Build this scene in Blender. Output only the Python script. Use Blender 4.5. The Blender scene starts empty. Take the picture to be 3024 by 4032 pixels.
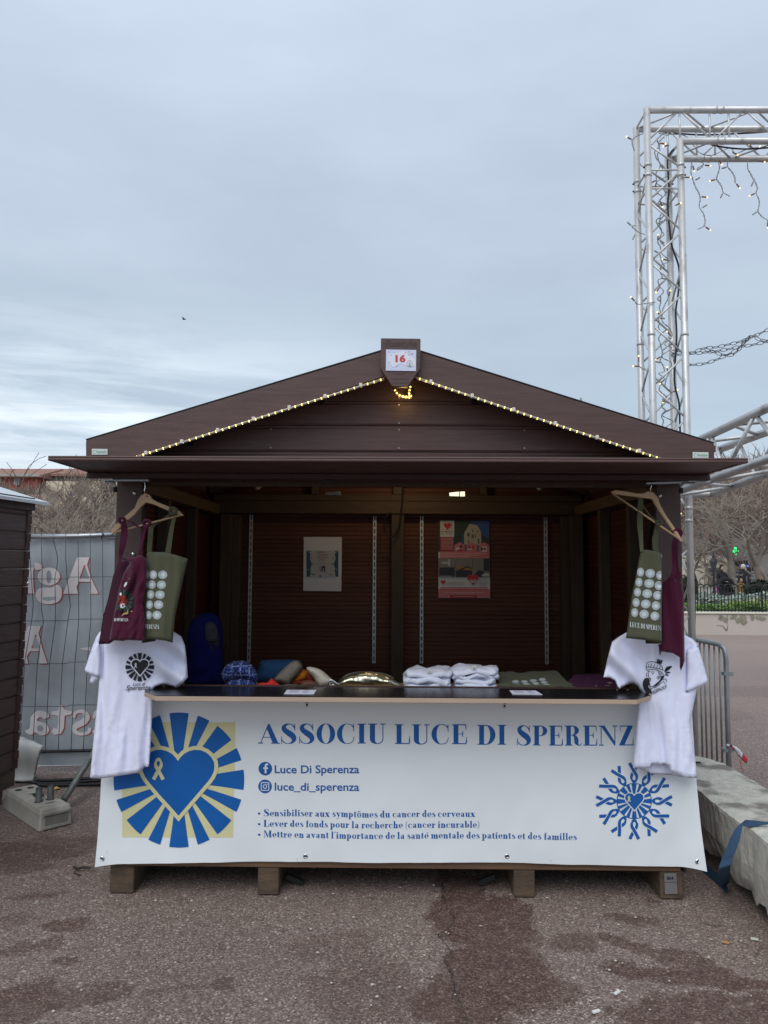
import bpy, bmesh, math, random
from mathutils import Vector, Matrix, noise
from mathutils.geometry import delaunay_2d_cdt
random.seed(7)
R = math.radians
SC = bpy.context.scene
COL = SC.collection

# ------------------------------------------------------------------ camera
CAM = Vector((0, 0, 1.63)); FPX = 2912.0
cd = bpy.data.cameras.new('camera'); cam = bpy.data.objects.new('camera', cd); COL.objects.link(cam)
RM = Matrix.Rotation(R(0.7), 3, 'Z') @ Matrix.Rotation(R(94.1), 3, 'X') @ Matrix.Rotation(R(0.3), 3, 'Z')
cam.location = CAM; cam.rotation_euler = RM.to_euler()
cd.sensor_fit = 'VERTICAL'; cd.sensor_height = 36; cd.lens = 26; cd.clip_end = 2000; cd.clip_start = .05
SC.camera = cam

# ------------------------------------------------------------------ world (overcast sky)
SUN_EL, SUN_AZ = 50, 200
w = bpy.data.worlds.new('World'); SC.world = w; w.use_nodes = True
nt = w.node_tree; N = nt.nodes; L = nt.links; N.clear()
out = N.new('ShaderNodeOutputWorld'); bg = N.new('ShaderNodeBackground'); L.new(bg.outputs[0], out.inputs[0])
sky = N.new('ShaderNodeTexSky'); sky.sky_type = 'NISHITA'; sky.sun_disc = False
sky.sun_elevation = R(SUN_EL); sky.sun_rotation = R(SUN_AZ)
tc = N.new('ShaderNodeTexCoord'); sx = N.new('ShaderNodeSeparateXYZ'); L.new(tc.outputs['Generated'], sx.inputs[0])
def wmath(op, a, b=None, c=None, clamp=False):
    n = N.new('ShaderNodeMath'); n.operation = op; n.use_clamp = clamp
    for i, v in enumerate((a, b, c)):
        if v is None: continue
        if isinstance(v, (int, float)): n.inputs[i].default_value = v
        else: L.new(v, n.inputs[i])
    return n.outputs[0]
def wnoise(sc, scale, detail, rough=.55, dist=0.0):
    m = N.new('ShaderNodeMapping'); m.inputs['Scale'].default_value = sc; L.new(tc.outputs['Generated'], m.inputs[0])
    n = N.new('ShaderNodeTexNoise'); n.inputs['Scale'].default_value = scale; n.inputs['Detail'].default_value = detail
    n.inputs['Roughness'].default_value = rough; n.inputs['Distortion'].default_value = dist
    L.new(m.outputs[0], n.inputs[0]); return n.outputs['Fac']
ramp = N.new('ShaderNodeValToRGB'); e = ramp.color_ramp.elements
stops = [(0.0, (.50, .575, .665)), (.10, (.47, .56, .655)), (.22, (.385, .475, .575)), (.36, (.42, .50, .605)), (.55, (.485, .565, .69)), (.75, (.52, .60, .72)), (1.0, (.56, .63, .74))]
e[0].position, e[0].color = stops[0][0], (*stops[0][1], 1); e[1].position, e[1].color = stops[-1][0], (*stops[-1][1], 1)
for p, c in stops[1:-1]:
    q = e.new(p); q.color = (*c, 1)
n1 = wnoise((1, 1, 3.2), 1.6, 5); n2 = wnoise((1, 1, 7), 3.0, 6, .6, .4)
zz = wmath('ADD', sx.outputs['Z'], wmath('MULTIPLY', wmath('SUBTRACT', n1, .5), .22)); L.new(zz, ramp.inputs[0])
mixc = N.new('ShaderNodeMix'); mixc.data_type = 'RGBA'
# streaks of brighter cloud low in the sky, strongest towards the left
low = wmath('SUBTRACT', 1.0, wmath('MULTIPLY', wmath('ABSOLUTE', wmath('SUBTRACT', sx.outputs['Z'], .16)), 6.0), clamp=True)
left = wmath('MULTIPLY_ADD', sx.outputs['X'], -2.2, .30, clamp=True)
st = wmath('MULTIPLY_ADD', n2, 4.5, -1.55, clamp=True)
fac = wmath('MULTIPLY', wmath('MULTIPLY', wmath('MULTIPLY', low, left), st), 1.25, clamp=True)
L.new(fac, mixc.inputs['Factor']); L.new(ramp.outputs[0], mixc.inputs['A']); mixc.inputs['B'].default_value = (.72, .80, .88, 1)
var = N.new('ShaderNodeMix'); var.data_type = 'RGBA'; var.blend_type = 'MULTIPLY'; var.inputs['Factor'].default_value = 1
g1 = wmath('MULTIPLY_ADD', n1, .46, .77); comb = N.new('ShaderNodeCombineColor')
L.new(g1, comb.inputs[0]); L.new(g1, comb.inputs[1]); L.new(wmath('MULTIPLY_ADD', n1, .38, .80), comb.inputs[2])
L.new(mixc.outputs['Result'], var.inputs['A']); L.new(comb.outputs[0], var.inputs['B'])
fin = N.new('ShaderNodeMix'); fin.data_type = 'RGBA'; fin.inputs['Factor'].default_value = .06
skm = N.new('ShaderNodeMix'); skm.data_type = 'RGBA'; skm.blend_type = 'MULTIPLY'; skm.inputs['Factor'].default_value = 1
L.new(sky.outputs[0], skm.inputs['A']); skm.inputs['B'].default_value = (.1, .1, .1, 1)
L.new(var.outputs['Result'], fin.inputs['A']); L.new(skm.outputs['Result'], fin.inputs['B'])
L.new(fin.outputs['Result'], bg.inputs[0]); bg.inputs[1].default_value = 0.98

sd = bpy.data.lights.new('sun', 'SUN'); sd.energy = 1.3; sd.angle = R(50); sd.color = (1, .985, .96)
sun = bpy.data.objects.new('sun', sd); COL.objects.link(sun)
sun.rotation_euler = (R(90 - SUN_EL), 0, R(-20))      # light travels towards +Y, from behind the camera
SC.view_settings.view_transform = 'Standard'; SC.view_settings.look = 'None'
SC.view_settings.exposure = 0.35; SC.view_settings.gamma = 1; SC.view_settings.use_curve_mapping = False
SC.render.engine = 'CYCLES'

# ------------------------------------------------------------------ helpers
def ray(px, py): return RM @ Vector(((px - 1512) / FPX, (2016 - py) / FPX, -1))
def P(px, py, Y): d = ray(px, py); return CAM + d * (Y / d.y)
def PX(px, py, X): d = ray(px, py); return CAM + d * (X / d.x)
def G(px, py, z=0.0): d = ray(px, py); return CAM + d * ((z - 1.63) / d.z)

def tagit(o, label=None, cat=None, group=None, kind=None):
    if label: o['label'] = label
    if cat: o['category'] = cat
    if group: o['group'] = group
    if kind: o['kind'] = kind
    return o
def winv(p):
    # world matrix inverse of a parent (things are pure translations, parts sit in world coordinates)
    if p.type == 'EMPTY': return Matrix.Translation(-p.location)
    return Matrix.Identity(4)
def mk(name, vs, fs, mat, parent=None, smooth=False, **k):
    me = bpy.data.meshes.new(name); me.from_pydata([tuple(v) for v in vs], [], fs); me.update()
    if isinstance(mat, (list, tuple)):
        for m in mat: me.materials.append(m)
    elif mat: me.materials.append(mat)
    if smooth: me.polygons.foreach_set('use_smooth', [True] * len(me.polygons))
    return link(name, me, parent, **k)
def link(name, me, parent=None, **k):
    o = bpy.data.objects.new(name, me); COL.objects.link(o)
    if parent: o.parent = parent; o.matrix_parent_inverse = winv(parent)
    return tagit(o, **k)
def thing(name, loc, label, cat, group=None):
    o = bpy.data.objects.new(name, None); COL.objects.link(o); o.location = loc; o.empty_display_size = .1
    return tagit(o, label, cat, group)
def copy_tree(o, parent=None):
    c = o.copy(); COL.objects.link(c); c.parent = parent
    for ch in list(o.children): copy_tree(ch, c)
    return c

class MB:
    def __init__(s): s.v = []; s.f = []
    def add(s, vs, fs):
        n = len(s.v); s.v += [tuple(v) for v in vs]; s.f += [tuple(i + n for i in f) for f in fs]; return s
    def box(s, x0, x1, y0, y1, z0, z1):
        return s.add([(x0,y0,z0),(x1,y0,z0),(x1,y1,z0),(x0,y1,z0),(x0,y0,z1),(x1,y0,z1),(x1,y1,z1),(x0,y1,z1)],
              [(0,3,2,1),(4,5,6,7),(0,1,5,4),(1,2,6,5),(2,3,7,6),(3,0,4,7)])
    def beam(s, a, b, wd, hd, up=Vector((0, 0, 1))):
        a = Vector(a); b = Vector(b); d = (b - a).normalized(); x = d.cross(up).normalized() * wd / 2; z = x.cross(d).normalized() * hd / 2
        vs = [a - x - z, a + x - z, a + x + z, a - x + z, b - x - z, b + x - z, b + x + z, b - x + z]
        return s.add(vs, [(0,1,2,3),(4,7,6,5),(0,4,5,1),(1,5,6,2),(2,6,7,3),(3,7,4,0)])
    def tube(s, pts, r, n=8, cap=True):
        pts = [Vector(p) for p in pts]; m = len(pts)
        rs = r if isinstance(r, (list, tuple)) else [r] * m
        vs = []; up = None
        for i, p in enumerate(pts):
            d = (pts[min(i + 1, m - 1)] - pts[max(i - 1, 0)])
            d = d.normalized() if d.length > 1e-9 else Vector((0, 0, 1))
            if up is None: up = Vector((0, 0, 1)) if abs(d.z) < .9 else Vector((1, 0, 0))
            x = d.cross(up)
            if x.length < 1e-5: x = d.cross(Vector((1, 0.3, 0)))
            x.normalize(); y = x.cross(d).normalized(); up = y
            for k in range(n):
                a = 2 * math.pi * k / n; vs.append(p + (x * math.cos(a) + y * math.sin(a)) * rs[i])
        fs = [(i * n + k, i * n + (k + 1) % n, (i + 1) * n + (k + 1) % n, (i + 1) * n + k) for i in range(m - 1) for k in range(n)]
        if cap: fs += [tuple(range(n - 1, -1, -1)), tuple((m - 1) * n + k for k in range(n))]
        return s.add(vs, fs)
    def prism(s, poly, a, b, f):
        """poly of 2D points; f(u,v,d) -> 3D; d from a to b"""
        n = len(poly); vs = [f(u, v, a) for u, v in poly] + [f(u, v, b) for u, v in poly]
        tv, tf = tri(poly)
        if len(tv) == n:
            fs = [t for t in tf] + [tuple(i + n for i in reversed(t)) for t in tf]
        else: fs = [tuple(range(n)), tuple(range(2 * n - 1, n - 1, -1))]
        fs += [(i, (i + 1) % n, n + (i + 1) % n, n + i) for i in range(n)]
        return s.add(vs, fs)
    def blob(s, c, r, nu=10, nv=7):
        c = Vector(c); rx, ry, rz = r if isinstance(r, (tuple, list)) else (r, r, r)
        vs = [c + Vector((0, 0, rz))]
        for i in range(1, nv):
            t = math.pi * i / nv
            for k in range(nu):
                a = 2 * math.pi * k / nu; vs.append(c + Vector((rx * math.sin(t) * math.cos(a), ry * math.sin(t) * math.sin(a), rz * math.cos(t))))
        vs.append(c - Vector((0, 0, rz))); fs = []
        for k in range(nu): fs.append((0, 1 + k, 1 + (k + 1) % nu)); fs.append((len(vs) - 1, 1 + (nv - 2) * nu + (k + 1) % nu, 1 + (nv - 2) * nu + k))
        for i in range(nv - 2):
            for k in range(nu): fs.append((1 + i * nu + k, 1 + (i + 1) * nu + k, 1 + (i + 1) * nu + (k + 1) % nu, 1 + i * nu + (k + 1) % nu))
        return s.add(vs, fs)
    def go(s, name, mat, parent=None, smooth=False, bevel=0, **k):
        o = mk(name, s.v, s.f, mat, parent, smooth, **k)
        bm = bmesh.new(); bm.from_mesh(o.data); bmesh.ops.recalc_face_normals(bm, faces=bm.faces)
        if bevel: bmesh.ops.bevel(bm, geom=[e for e in bm.edges if len(e.link_faces) == 2 and e.calc_face_angle() > .5], offset=bevel, segments=1, affect='EDGES', clamp_overlap=True)
        bm.to_mesh(o.data); bm.free()
        return o
def box(name, x0, x1, y0, y1, z0, z1, mat, parent=None, bevel=.002, **k):
    return MB().box(min(x0,x1), max(x0,x1), min(y0,y1), max(y0,y1), min(z0,z1), max(z0,z1)).go(name, mat, parent, bevel=bevel, **k)

def tri(poly, step=0):
    """triangulate an outline; step>0 resamples it and adds inner points"""
    pts = [Vector((p[0], p[1])) for p in poly]
    if step:
        q = []
        for i, a in enumerate(pts):
            b = pts[(i + 1) % len(pts)]; n = max(1, round((b - a).length / step))
            q += [a.lerp(b, k / n) for k in range(n)]
        pts = q
    n = len(pts); vs = list(pts)
    if step:
        x0 = min(p.x for p in pts); x1 = max(p.x for p in pts); y0 = min(p.y for p in pts); y1 = max(p.y for p in pts)
        rr = random.Random(3); y = y0 + step * .5; row = 0
        while y < y1:
            x = x0 + step * (.5 if row % 2 else 1.0)
            while x < x1:
                c = Vector((x + rr.uniform(-.12, .12) * step, y + rr.uniform(-.12, .12) * step))
                if inside(c, pts) and edist(c, pts) > step * .45: vs.append(c)
                x += step
            y += step * .87; row += 1
    r = delaunay_2d_cdt(vs, [(i, (i + 1) % n) for i in range(n)], [], 1, 1e-6)
    return [(v.x, v.y) for v in r[0]], [tuple(f) for f in r[2]]
def inside(c, pts):
    ins = False; j = len(pts) - 1
    for i in range(len(pts)):
        a = pts[i]; b = pts[j]
        if (a[1] > c[1]) != (b[1] > c[1]) and c[0] < (b[0] - a[0]) * (c[1] - a[1]) / (b[1] - a[1]) + a[0]: ins = not ins
        j = i
    return ins
def edist(c, pts):
    m = 1e9
    for i in range(len(pts)):
        a = pts[i]; b = pts[(i + 1) % len(pts)]; dx = b[0] - a[0]; dy = b[1] - a[1]; l = dx * dx + dy * dy
        t = 0 if l == 0 else max(0, min(1, ((c[0] - a[0]) * dx + (c[1] - a[1]) * dy) / l))
        ex = c[0] - a[0] - t * dx; ey = c[1] - a[1] - t * dy; d = ex * ex + ey * ey
        if d < m: m = d
    return math.sqrt(m)
def crv(pts, n=6, closed=True):
    """Catmull-Rom through 2D/3D points"""
    pts = [Vector(p) for p in pts]; m = len(pts); o = []
    rng = range(m if closed else m - 1)
    for i in rng:
        if closed: a, b, c, d = pts[i - 1], pts[i], pts[(i + 1) % m], pts[(i + 2) % m]
        else: a, b, c, d = pts[max(i - 1, 0)], pts[i], pts[i + 1], pts[min(i + 2, m - 1)]
        for k in range(n):
            t = k / n; o.append(.5 * ((2 * b) + (c - a) * t + (2 * a - 5 * b + 4 * c - d) * t * t + (3 * b - a - 3 * c + d) * t ** 3))
    if not closed: o.append(pts[-1])
    return o
def nz(x, y, z=0): return noise.noise(Vector((x, y, z)))

# ------------------------------------------------------------------ materials
def M(name, col, rough=.6, metal=0, var=.0, vscale=8, stretch=(1, 1, 1), bump=0, bscale=60, bstretch=None, spec=.4, col2=None, c2scale=5, c2w=(.45, .6), emit=None, es=1, objvar=0, trans=0, detail=5, sheen=0):
    m = bpy.data.materials.new(name); m.use_nodes = True; t = m.node_tree; n = t.nodes; l = t.links
    b = n['Principled BSDF']; b.inputs['Roughness'].default_value = rough; b.inputs['Metallic'].default_value = metal
    b.inputs['Specular IOR Level'].default_value = spec
    if sheen: b.inputs['Sheen Weight'].default_value = sheen
    if trans: b.inputs['Transmission Weight'].default_value = trans
    b.inputs['Base Color'].default_value = (*col, 1)
    co = n.new('ShaderNodeTexCoord')
    def tex(scale, st, det=5):
        mp = n.new('ShaderNodeMapping'); mp.inputs['Scale'].default_value = st; l.new(co.outputs['Object'], mp.inputs[0])
        q = n.new('ShaderNodeTexNoise'); q.inputs['Scale'].default_value = scale; q.inputs['Detail'].default_value = det; l.new(mp.outputs[0], q.inputs[0]); return q.outputs['Fac']
    cur = None
    if col2:
        f = tex(c2scale, stretch, detail); mr = n.new('ShaderNodeMapRange'); mr.inputs[1].default_value, mr.inputs[2].default_value = c2w; l.new(f, mr.inputs[0])
        mx = n.new('ShaderNodeMix'); mx.data_type = 'RGBA'; l.new(mr.outputs[0], mx.inputs['Factor']); mx.inputs['A'].default_value = (*col, 1); mx.inputs['B'].default_value = (*col2, 1); cur = mx.outputs['Result']
    if var or objvar:
        hs = n.new('ShaderNodeHueSaturation'); hs.inputs['Color'].default_value = (*col, 1)
        if cur: l.new(cur, hs.inputs['Color'])
        v = None
        if var:
            f = tex(vscale, stretch, 6); ma = n.new('ShaderNodeMath'); ma.operation = 'MULTIPLY_ADD'; l.new(f, ma.inputs[0]); ma.inputs[1].default_value = 2 * var * 1.6; ma.inputs[2].default_value = 1 - var * 1.6; v = ma.outputs[0]
        if objvar:
            oi = n.new('ShaderNodeObjectInfo'); mb = n.new('ShaderNodeMath'); mb.operation = 'MULTIPLY_ADD'; l.new(oi.outputs['Random'], mb.inputs[0]); mb.inputs[1].default_value = 2 * objvar; mb.inputs[2].default_value = 1 - objvar
            if v: mc = n.new('ShaderNodeMath'); mc.operation = 'MULTIPLY'; l.new(v, mc.inputs[0]); l.new(mb.outputs[0], mc.inputs[1]); v = mc.outputs[0]
            else: v = mb.outputs[0]
        l.new(v, hs.inputs['Value']); cur = hs.outputs[0]
    if cur: l.new(cur, b.inputs['Base Color'])
    if bump:
        f = tex(bscale, bstretch or stretch, 6); bp = n.new('ShaderNodeBump'); bp.inputs['Strength'].default_value = bump; bp.inputs['Distance'].default_value = .01; l.new(f, bp.inputs['Height']); l.new(bp.outputs[0], b.inputs['Normal'])
    if emit: b.inputs['Emission Color'].default_value = (*emit, 1); b.inputs['Emission Strength'].default_value = es
    return m

m_brown = M('brown_paint', (.098, .055, .050), .5, var=.2, vscale=6, col2=(.082, .044, .039), c2scale=5, c2w=(.42, .72), stretch=(1, 6, 14), bump=.12, bscale=40, bstretch=(1, 8, 12), objvar=.05)
m_brownY = M('brown_paint_along', (.090, .054, .050), .5, var=.2, vscale=6, col2=(.060, .035, .032), c2scale=5, c2w=(.42, .72), stretch=(6, 1, 14), bump=.15, bscale=40, bstretch=(8, 1, 12), objvar=.08)
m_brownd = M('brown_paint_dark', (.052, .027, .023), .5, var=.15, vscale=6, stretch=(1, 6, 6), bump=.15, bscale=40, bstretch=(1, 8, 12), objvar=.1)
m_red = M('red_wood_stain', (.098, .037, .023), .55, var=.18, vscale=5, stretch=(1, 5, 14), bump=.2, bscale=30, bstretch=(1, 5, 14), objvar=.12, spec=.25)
m_post = M('bare_timber', (.065, .043, .027), .7, var=.25, vscale=7, stretch=(5, 5, .7), bump=.25, bscale=30, bstretch=(6, 6, .6), col2=(.065, .045, .03), c2scale=4, c2w=(.5, .75), objvar=.12)
m_beamw = M('bare_timber_along', (.065, .043, .027), .7, var=.25, vscale=7, stretch=(.7, 5, 5), bump=.25, bscale=30, bstretch=(.6, 6, 6), col2=(.065, .045, .03), c2scale=4, c2w=(.5, .75), objvar=.12)
m_sill = M('sill_timber', (.16, .090, .052), .65, var=.25, vscale=8, stretch=(.5, 5, 7), bump=.2, bscale=30, bstretch=(.5, 6, 8), col2=(.13, .075, .045), c2scale=3, c2w=(.55, .8))
m_foot = M('foot_timber', (.105, .070, .044), .75, var=.3, vscale=12, stretch=(1, 1, 3), bump=.4, bscale=25, col2=(.07, .05, .035), c2scale=9)
m_counter = M('black_laminate', (.012, .012, .014), .22, spec=.5, var=.1, bump=.02, bscale=6)
m_ply = M('plywood_edge', (.46, .34, .25), .6, var=.12, vscale=6, stretch=(1, 1, 60))
m_table = M('tan_tabletop', (.42, .29, .17), .5, var=.12, vscale=6, stretch=(1, 8, 8))
m_steel = M('galvanised_steel', (.42, .44, .46), .38, .85, var=.2, vscale=14, bump=.06)
m_alu = M('aluminium_tube', (.62, .62, .61), .42, .45, var=.14, vscale=9, stretch=(1, 1, .5), bump=.06, bscale=40, col2=(.40, .39, .38), c2scale=14, c2w=(.56, .72))
m_black = M('black_rubber', (.012, .012, .013), .5)
m_dkmetal = M('dark_metal', (.03, .03, .032), .4, .4)
m_banner = M('white_pvc', (.80, .835, .85), .36, var=.025, vscale=2, bump=.06, bscale=3.5, spec=.3)
m_blue = M('print_blue', (.008, .115, .40), .4, var=.03, spec=.3)
m_blue2 = M('print_blue_text', (.014, .115, .38), .4, spec=.3)
m_yel = M('print_pale_yellow', (.70, .66, .37), .42, spec=.3)
m_wprint = M('print_white', (.75, .77, .78), .42, spec=.3)
m_eyelet = M('eyelet_metal', (.7, .7, .7), .2, 1)
m_shirt = M('white_cotton', (.80, .82, .99), .85, var=.02, bump=.15, bscale=24, bstretch=(1.6, 1, .5), spec=.1, sheen=.1)
m_shirt2 = M('white_cotton_folded', (.80, .82, .94), .85, var=.03, bump=.4, bscale=50, spec=.1)
m_ink = M('black_print', (.012, .013, .018), .6)
m_burg = M('burgundy_cotton', (.070, .009, .030), .85, var=.15, vscale=12, bump=.15, bscale=500, spec=.1, sheen=.15)
m_green = M('olive_cotton', (.090, .094, .056), .85, var=.10, vscale=12, bump=.15, bscale=500, spec=.1, sheen=.1)
m_tprint = M('pale_print', (.62, .68, .70), .7)
m_tring = M('grey_print', (.22, .27, .29), .7)
m_hang = M('beech_wood', (.52, .36, .21), .42, var=.12, vscale=14, stretch=(1, 1, 1), bump=.04)
m_conc = M('concrete', (.42, .40, .35), .85, var=.14, vscale=9, bump=.35, bscale=45, col2=(.23, .22, .19), c2scale=4, c2w=(.5, .72))
m_hole = M('dark_recess', (.03, .029, .027), .9)
m_mesh = M('fence_wire', (.06, .075, .09), .5, .3)
m_fbase = M('dark_blue_strap', (.035, .075, .135), .75, var=.12, vscale=30, bump=.3, bscale=300, spec=.2)
m_skin = M('skin', (.5, .32, .24), .6)
# ------------------------------------------------------------------ ground
def ground_mat():
    m = bpy.data.materials.new('red_brown_asphalt'); m.use_nodes = True; t = m.node_tree; n = t.nodes; l = t.links; b = n['Principled BSDF']
    co = n.new('ShaderNodeTexCoord')
    def mp(sc, loc=(0, 0, 0), rot=0, src=None):
        q = n.new('ShaderNodeMapping'); q.vector_type = 'TEXTURE' if src == 'T' else 'POINT'
        q.inputs['Scale'].default_value = sc; q.inputs['Location'].default_value = loc; q.inputs['Rotation'].default_value = (0, 0, rot); l.new(co.outputs['Object'], q.inputs[0]); return q
    def noi(scale, det=5, ro=.55, st=(1, 1, 1)):
        q = n.new('ShaderNodeTexNoise'); q.inputs['Scale'].default_value = scale; q.inputs['Detail'].default_value = det; q.inputs['Roughness'].default_value = ro; l.new(mp(st).outputs[0], q.inputs[0]); return q.outputs['Fac']
    def ma(op, a, b_=0, c=0, cl=False):
        q = n.new('ShaderNodeMath'); q.operation = op; q.use_clamp = cl
        for i, v in enumerate((a, b_, c)):
            if isinstance(v, (int, float)): q.inputs[i].default_value = v
            else: l.new(v, q.inputs[i])
        return q.outputs[0]
    def mix(f, a, b_, mode='MIX'):
        q = n.new('ShaderNodeMix'); q.data_type = 'RGBA'; q.blend_type = mode
        if isinstance(f, (int, float)): q.inputs['Factor'].default_value = f
        else: l.new(f, q.inputs['Factor'])
        for k, v in (('A', a), ('B', b_)):
            if isinstance(v, tuple): q.inputs[k].default_value = (*v, 1)
            else: l.new(v, q.inputs[k])
        return q.outputs['Result']
    def vor(scale):
        q = n.new('ShaderNodeTexVoronoi'); q.inputs['Scale'].default_value = scale; l.new(mp((1, 1, 1)).outputs[0], q.inputs[0]); return q
    v1 = vor(165); v2 = vor(66)
    cr = n.new('ShaderNodeValToRGB'); e = cr.color_ramp.elements
    e[0].position = 0; e[0].color = (.075, .052, .046, 1); e[1].position = 1; e[1].color = (.50, .43, .36, 1)
    for p, c in ((.22, (.128, .088, .073)), (.5, (.192, .140, .118)), (.75, (.252, .190, .162)), (.90, (.335, .265, .23))):
        q = e.new(p); q.color = (*c, 1)
    sep = n.new('ShaderNodeSeparateColor'); l.new(v1.outputs['Color'], sep.inputs[0]); l.new(sep.outputs[0], cr.inputs[0])
    sep2 = n.new('ShaderNodeSeparateColor'); l.new(v2.outputs['Color'], sep2.inputs[0])
    chips = ma('GREATER_THAN', sep2.outputs[0], .972); near = ma('LESS_THAN', v2.outputs['Distance'], .42)
    base = mix(ma('MULTIPLY', chips, near), cr.outputs[0], (.50, .44, .37))
    base = mix(ma('MULTIPLY_ADD', noi(1.3, 4), 1.2, -.25, True), base, mix(.5, base, (.21, .165, .145)))
    big = ma('MULTIPLY_ADD', noi(.35, 5), .7, .68)
    hs = n.new('ShaderNodeHueSaturation'); l.new(base, hs.inputs['Color']); l.new(big, hs.inputs['Value']); base = hs.outputs[0]
    # damp patches: distorted ellipses, positions on the ground in metres
    dn = n.new('ShaderNodeTexNoise'); dn.inputs['Scale'].default_value = 3.2; dn.inputs['Detail'].default_value = 9; dn.inputs['Roughness'].default_value = .68; l.new(co.outputs['Object'], dn.inputs[0])
    ds = n.new('ShaderNodeVectorMath'); ds.operation = 'MULTIPLY_ADD'; l.new(dn.outputs['Color'], ds.inputs[0]); ds.inputs[1].default_value = (.42, .42, 0); ds.inputs[2].default_value = (-.21, -.21, 0)
    ad = n.new('ShaderNodeVectorMath'); ad.operation = 'ADD'; l.new(co.outputs['Object'], ad.inputs[0]); l.new(ds.outputs[0], ad.inputs[1])
    tot = None
    def patch(px, py, rx, ry, rot=0, k=1.0):
        nonlocal tot
        c = G(px, py); q = n.new('ShaderNodeMapping'); q.vector_type = 'TEXTURE'; q.inputs['Location'].default_value = (c.x, c.y, 0); q.inputs['Rotation'].default_value = (0, 0, rot); q.inputs['Scale'].default_value = (rx, ry, 1e3); l.new(ad.outputs[0], q.inputs[0])
        ln = n.new('ShaderNodeVectorMath'); ln.operation = 'LENGTH'; l.new(q.outputs[0], ln.inputs[0])
        v = ma('MULTIPLY', ma('MULTIPLY_ADD', ln.outputs['Value'], -6.0, 6.6, True), k)
        tot = v if tot is None else ma('MAXIMUM', tot, v)
    for a in ((1900, 3620, .26, .30, 0, .95), (1960, 3830, .22, .24, .3, .95), (1810, 3500, .13, .22, 0, .9), (1830, 3960, .18, .2, 0, .9), (2130, 3920, .16, .1, .4, .7), (2250, 3710, .10, .09, 0, .7),
              (2600, 3750, .28, .06, -.55, .8), (2700, 3840, .32, .07, -.15, .9), (2850, 3990, .40, .14, .1, .85), (2480, 3630, .13, .03, -.4, .7), (1450, 3900, .22, .22, .6, .45), (1330, 3720, .2, .14, 0, .35),
              (240, 3640, .10, .07, 0, .85), (130, 3720, .08, .05, .3, .7), (225, 3785, .05, .025, 0, .8), (130, 3535, .13, .04, .1, .7), (60, 3620, .1, .05, 0, .5), (90, 3940, .16, .13, 0, .8), (300, 3930, .16, .06, .5, .65),
              (60, 3360, .40, .18, .1, .8), (260, 3310, .25, .10, .1, .6), (40, 3420, .25, .07, 0, .7), (700, 3880, .15, .03, .2, .4), (880, 3880, .06, .05, 0, .6), (200, 3080, .8, .12, 0, .45),
              (2760, 2800, .5, .5, 0, .3), (2960, 2720, 1.1, .4, .2, .45), (2940, 2560, 2.5, .5, .1, .35), (2760, 3620, .05, .02, 0, .8), (2580, 3550, .04, .02, 0, .7)): patch(*a)
    wet = ma('MULTIPLY', tot, ma('MULTIPLY_ADD', noi(14, 4), 1.3, .25, True))
    h2 = n.new('ShaderNodeMix'); h2.data_type = 'RGBA'; h2.blend_type = 'MULTIPLY'; l.new(ma('MULTIPLY', wet, .9), h2.inputs['Factor']); l.new(base, h2.inputs['A']); h2.inputs['B'].default_value = (.40, .285, .26, 1)
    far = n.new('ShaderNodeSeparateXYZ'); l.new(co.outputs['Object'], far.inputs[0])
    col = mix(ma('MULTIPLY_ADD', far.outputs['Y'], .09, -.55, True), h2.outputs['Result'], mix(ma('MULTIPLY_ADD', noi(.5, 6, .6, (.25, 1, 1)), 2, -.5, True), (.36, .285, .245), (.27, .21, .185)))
    l.new(col, b.inputs['Base Color'])
    l.new(ma('MULTIPLY_ADD', wet, -.22, .88), b.inputs['Roughness']); b.inputs['Specular IOR Level'].default_value = .3
    bp = n.new('ShaderNodeBump'); bp.inputs['Strength'].default_value = .7; bp.inputs['Distance'].default_value = .006; l.new(ma('MULTIPLY_ADD', noi(60, 3), .4, ma('MULTIPLY', sep.outputs[1], .5)), bp.inputs['Height']); l.new(bp.outputs[0], b.inputs['Normal'])
    return m
m_ground = ground_mat()
gv = []; gf = []; xs = [-300, -60, -20] + [i * .25 for i in range(-20, 33)] + [20, 60, 300]; ys = [-60, -10, 0] + [.5 + i * .25 for i in range(30)] + [12, 20, 35, 60, 130, 400]
for y in ys:
    for x in xs: gv.append((x, y, (nz(x * .8, y * .8) * .010 if abs(x) < 8 and 0 < y < 8 else 0) - .004))
nx = len(xs)
for j in range(len(ys) - 1):
    for i in range(nx - 1): gf.append((j * nx + i, j * nx + i + 1, (j + 1) * nx + i + 1, (j + 1) * nx + i))
mk('ground', gv, gf, m_ground, smooth=True, kind='structure')
# crack in the asphalt
cp = [(1752, 3470), (1738, 3520), (1760, 3570), (1790, 3640), (1770, 3660), (1728, 3690), (1750, 3725), (1775, 3760), (1748, 3775), (1770, 3830), (1785, 3890), (1815, 3960), (1835, 4030), (1850, 4120)]
cc = []; rr = random.Random(2)
for i in range(len(cp) - 1):
    a = G(*cp[i]); b_ = G(*cp[i + 1])
    for k in range(6): cc.append(a.lerp(b_, k / 6) + Vector((rr.uniform(-.008, .008), 0, 0)))
cv = []; cf = []
for i, p in enumerate(cc):
    ww = rr.uniform(.0008, .0032) * (1.5 if rr.random() < .25 else 1); cv += [(p.x - ww, p.y, .009), (p.x + ww, p.y, .009)]
    if i: cf.append((2 * i - 2, 2 * i - 1, 2 * i + 1, 2 * i))
mk('ground_crack', cv, cf, m_hole, kind='structure')
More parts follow.
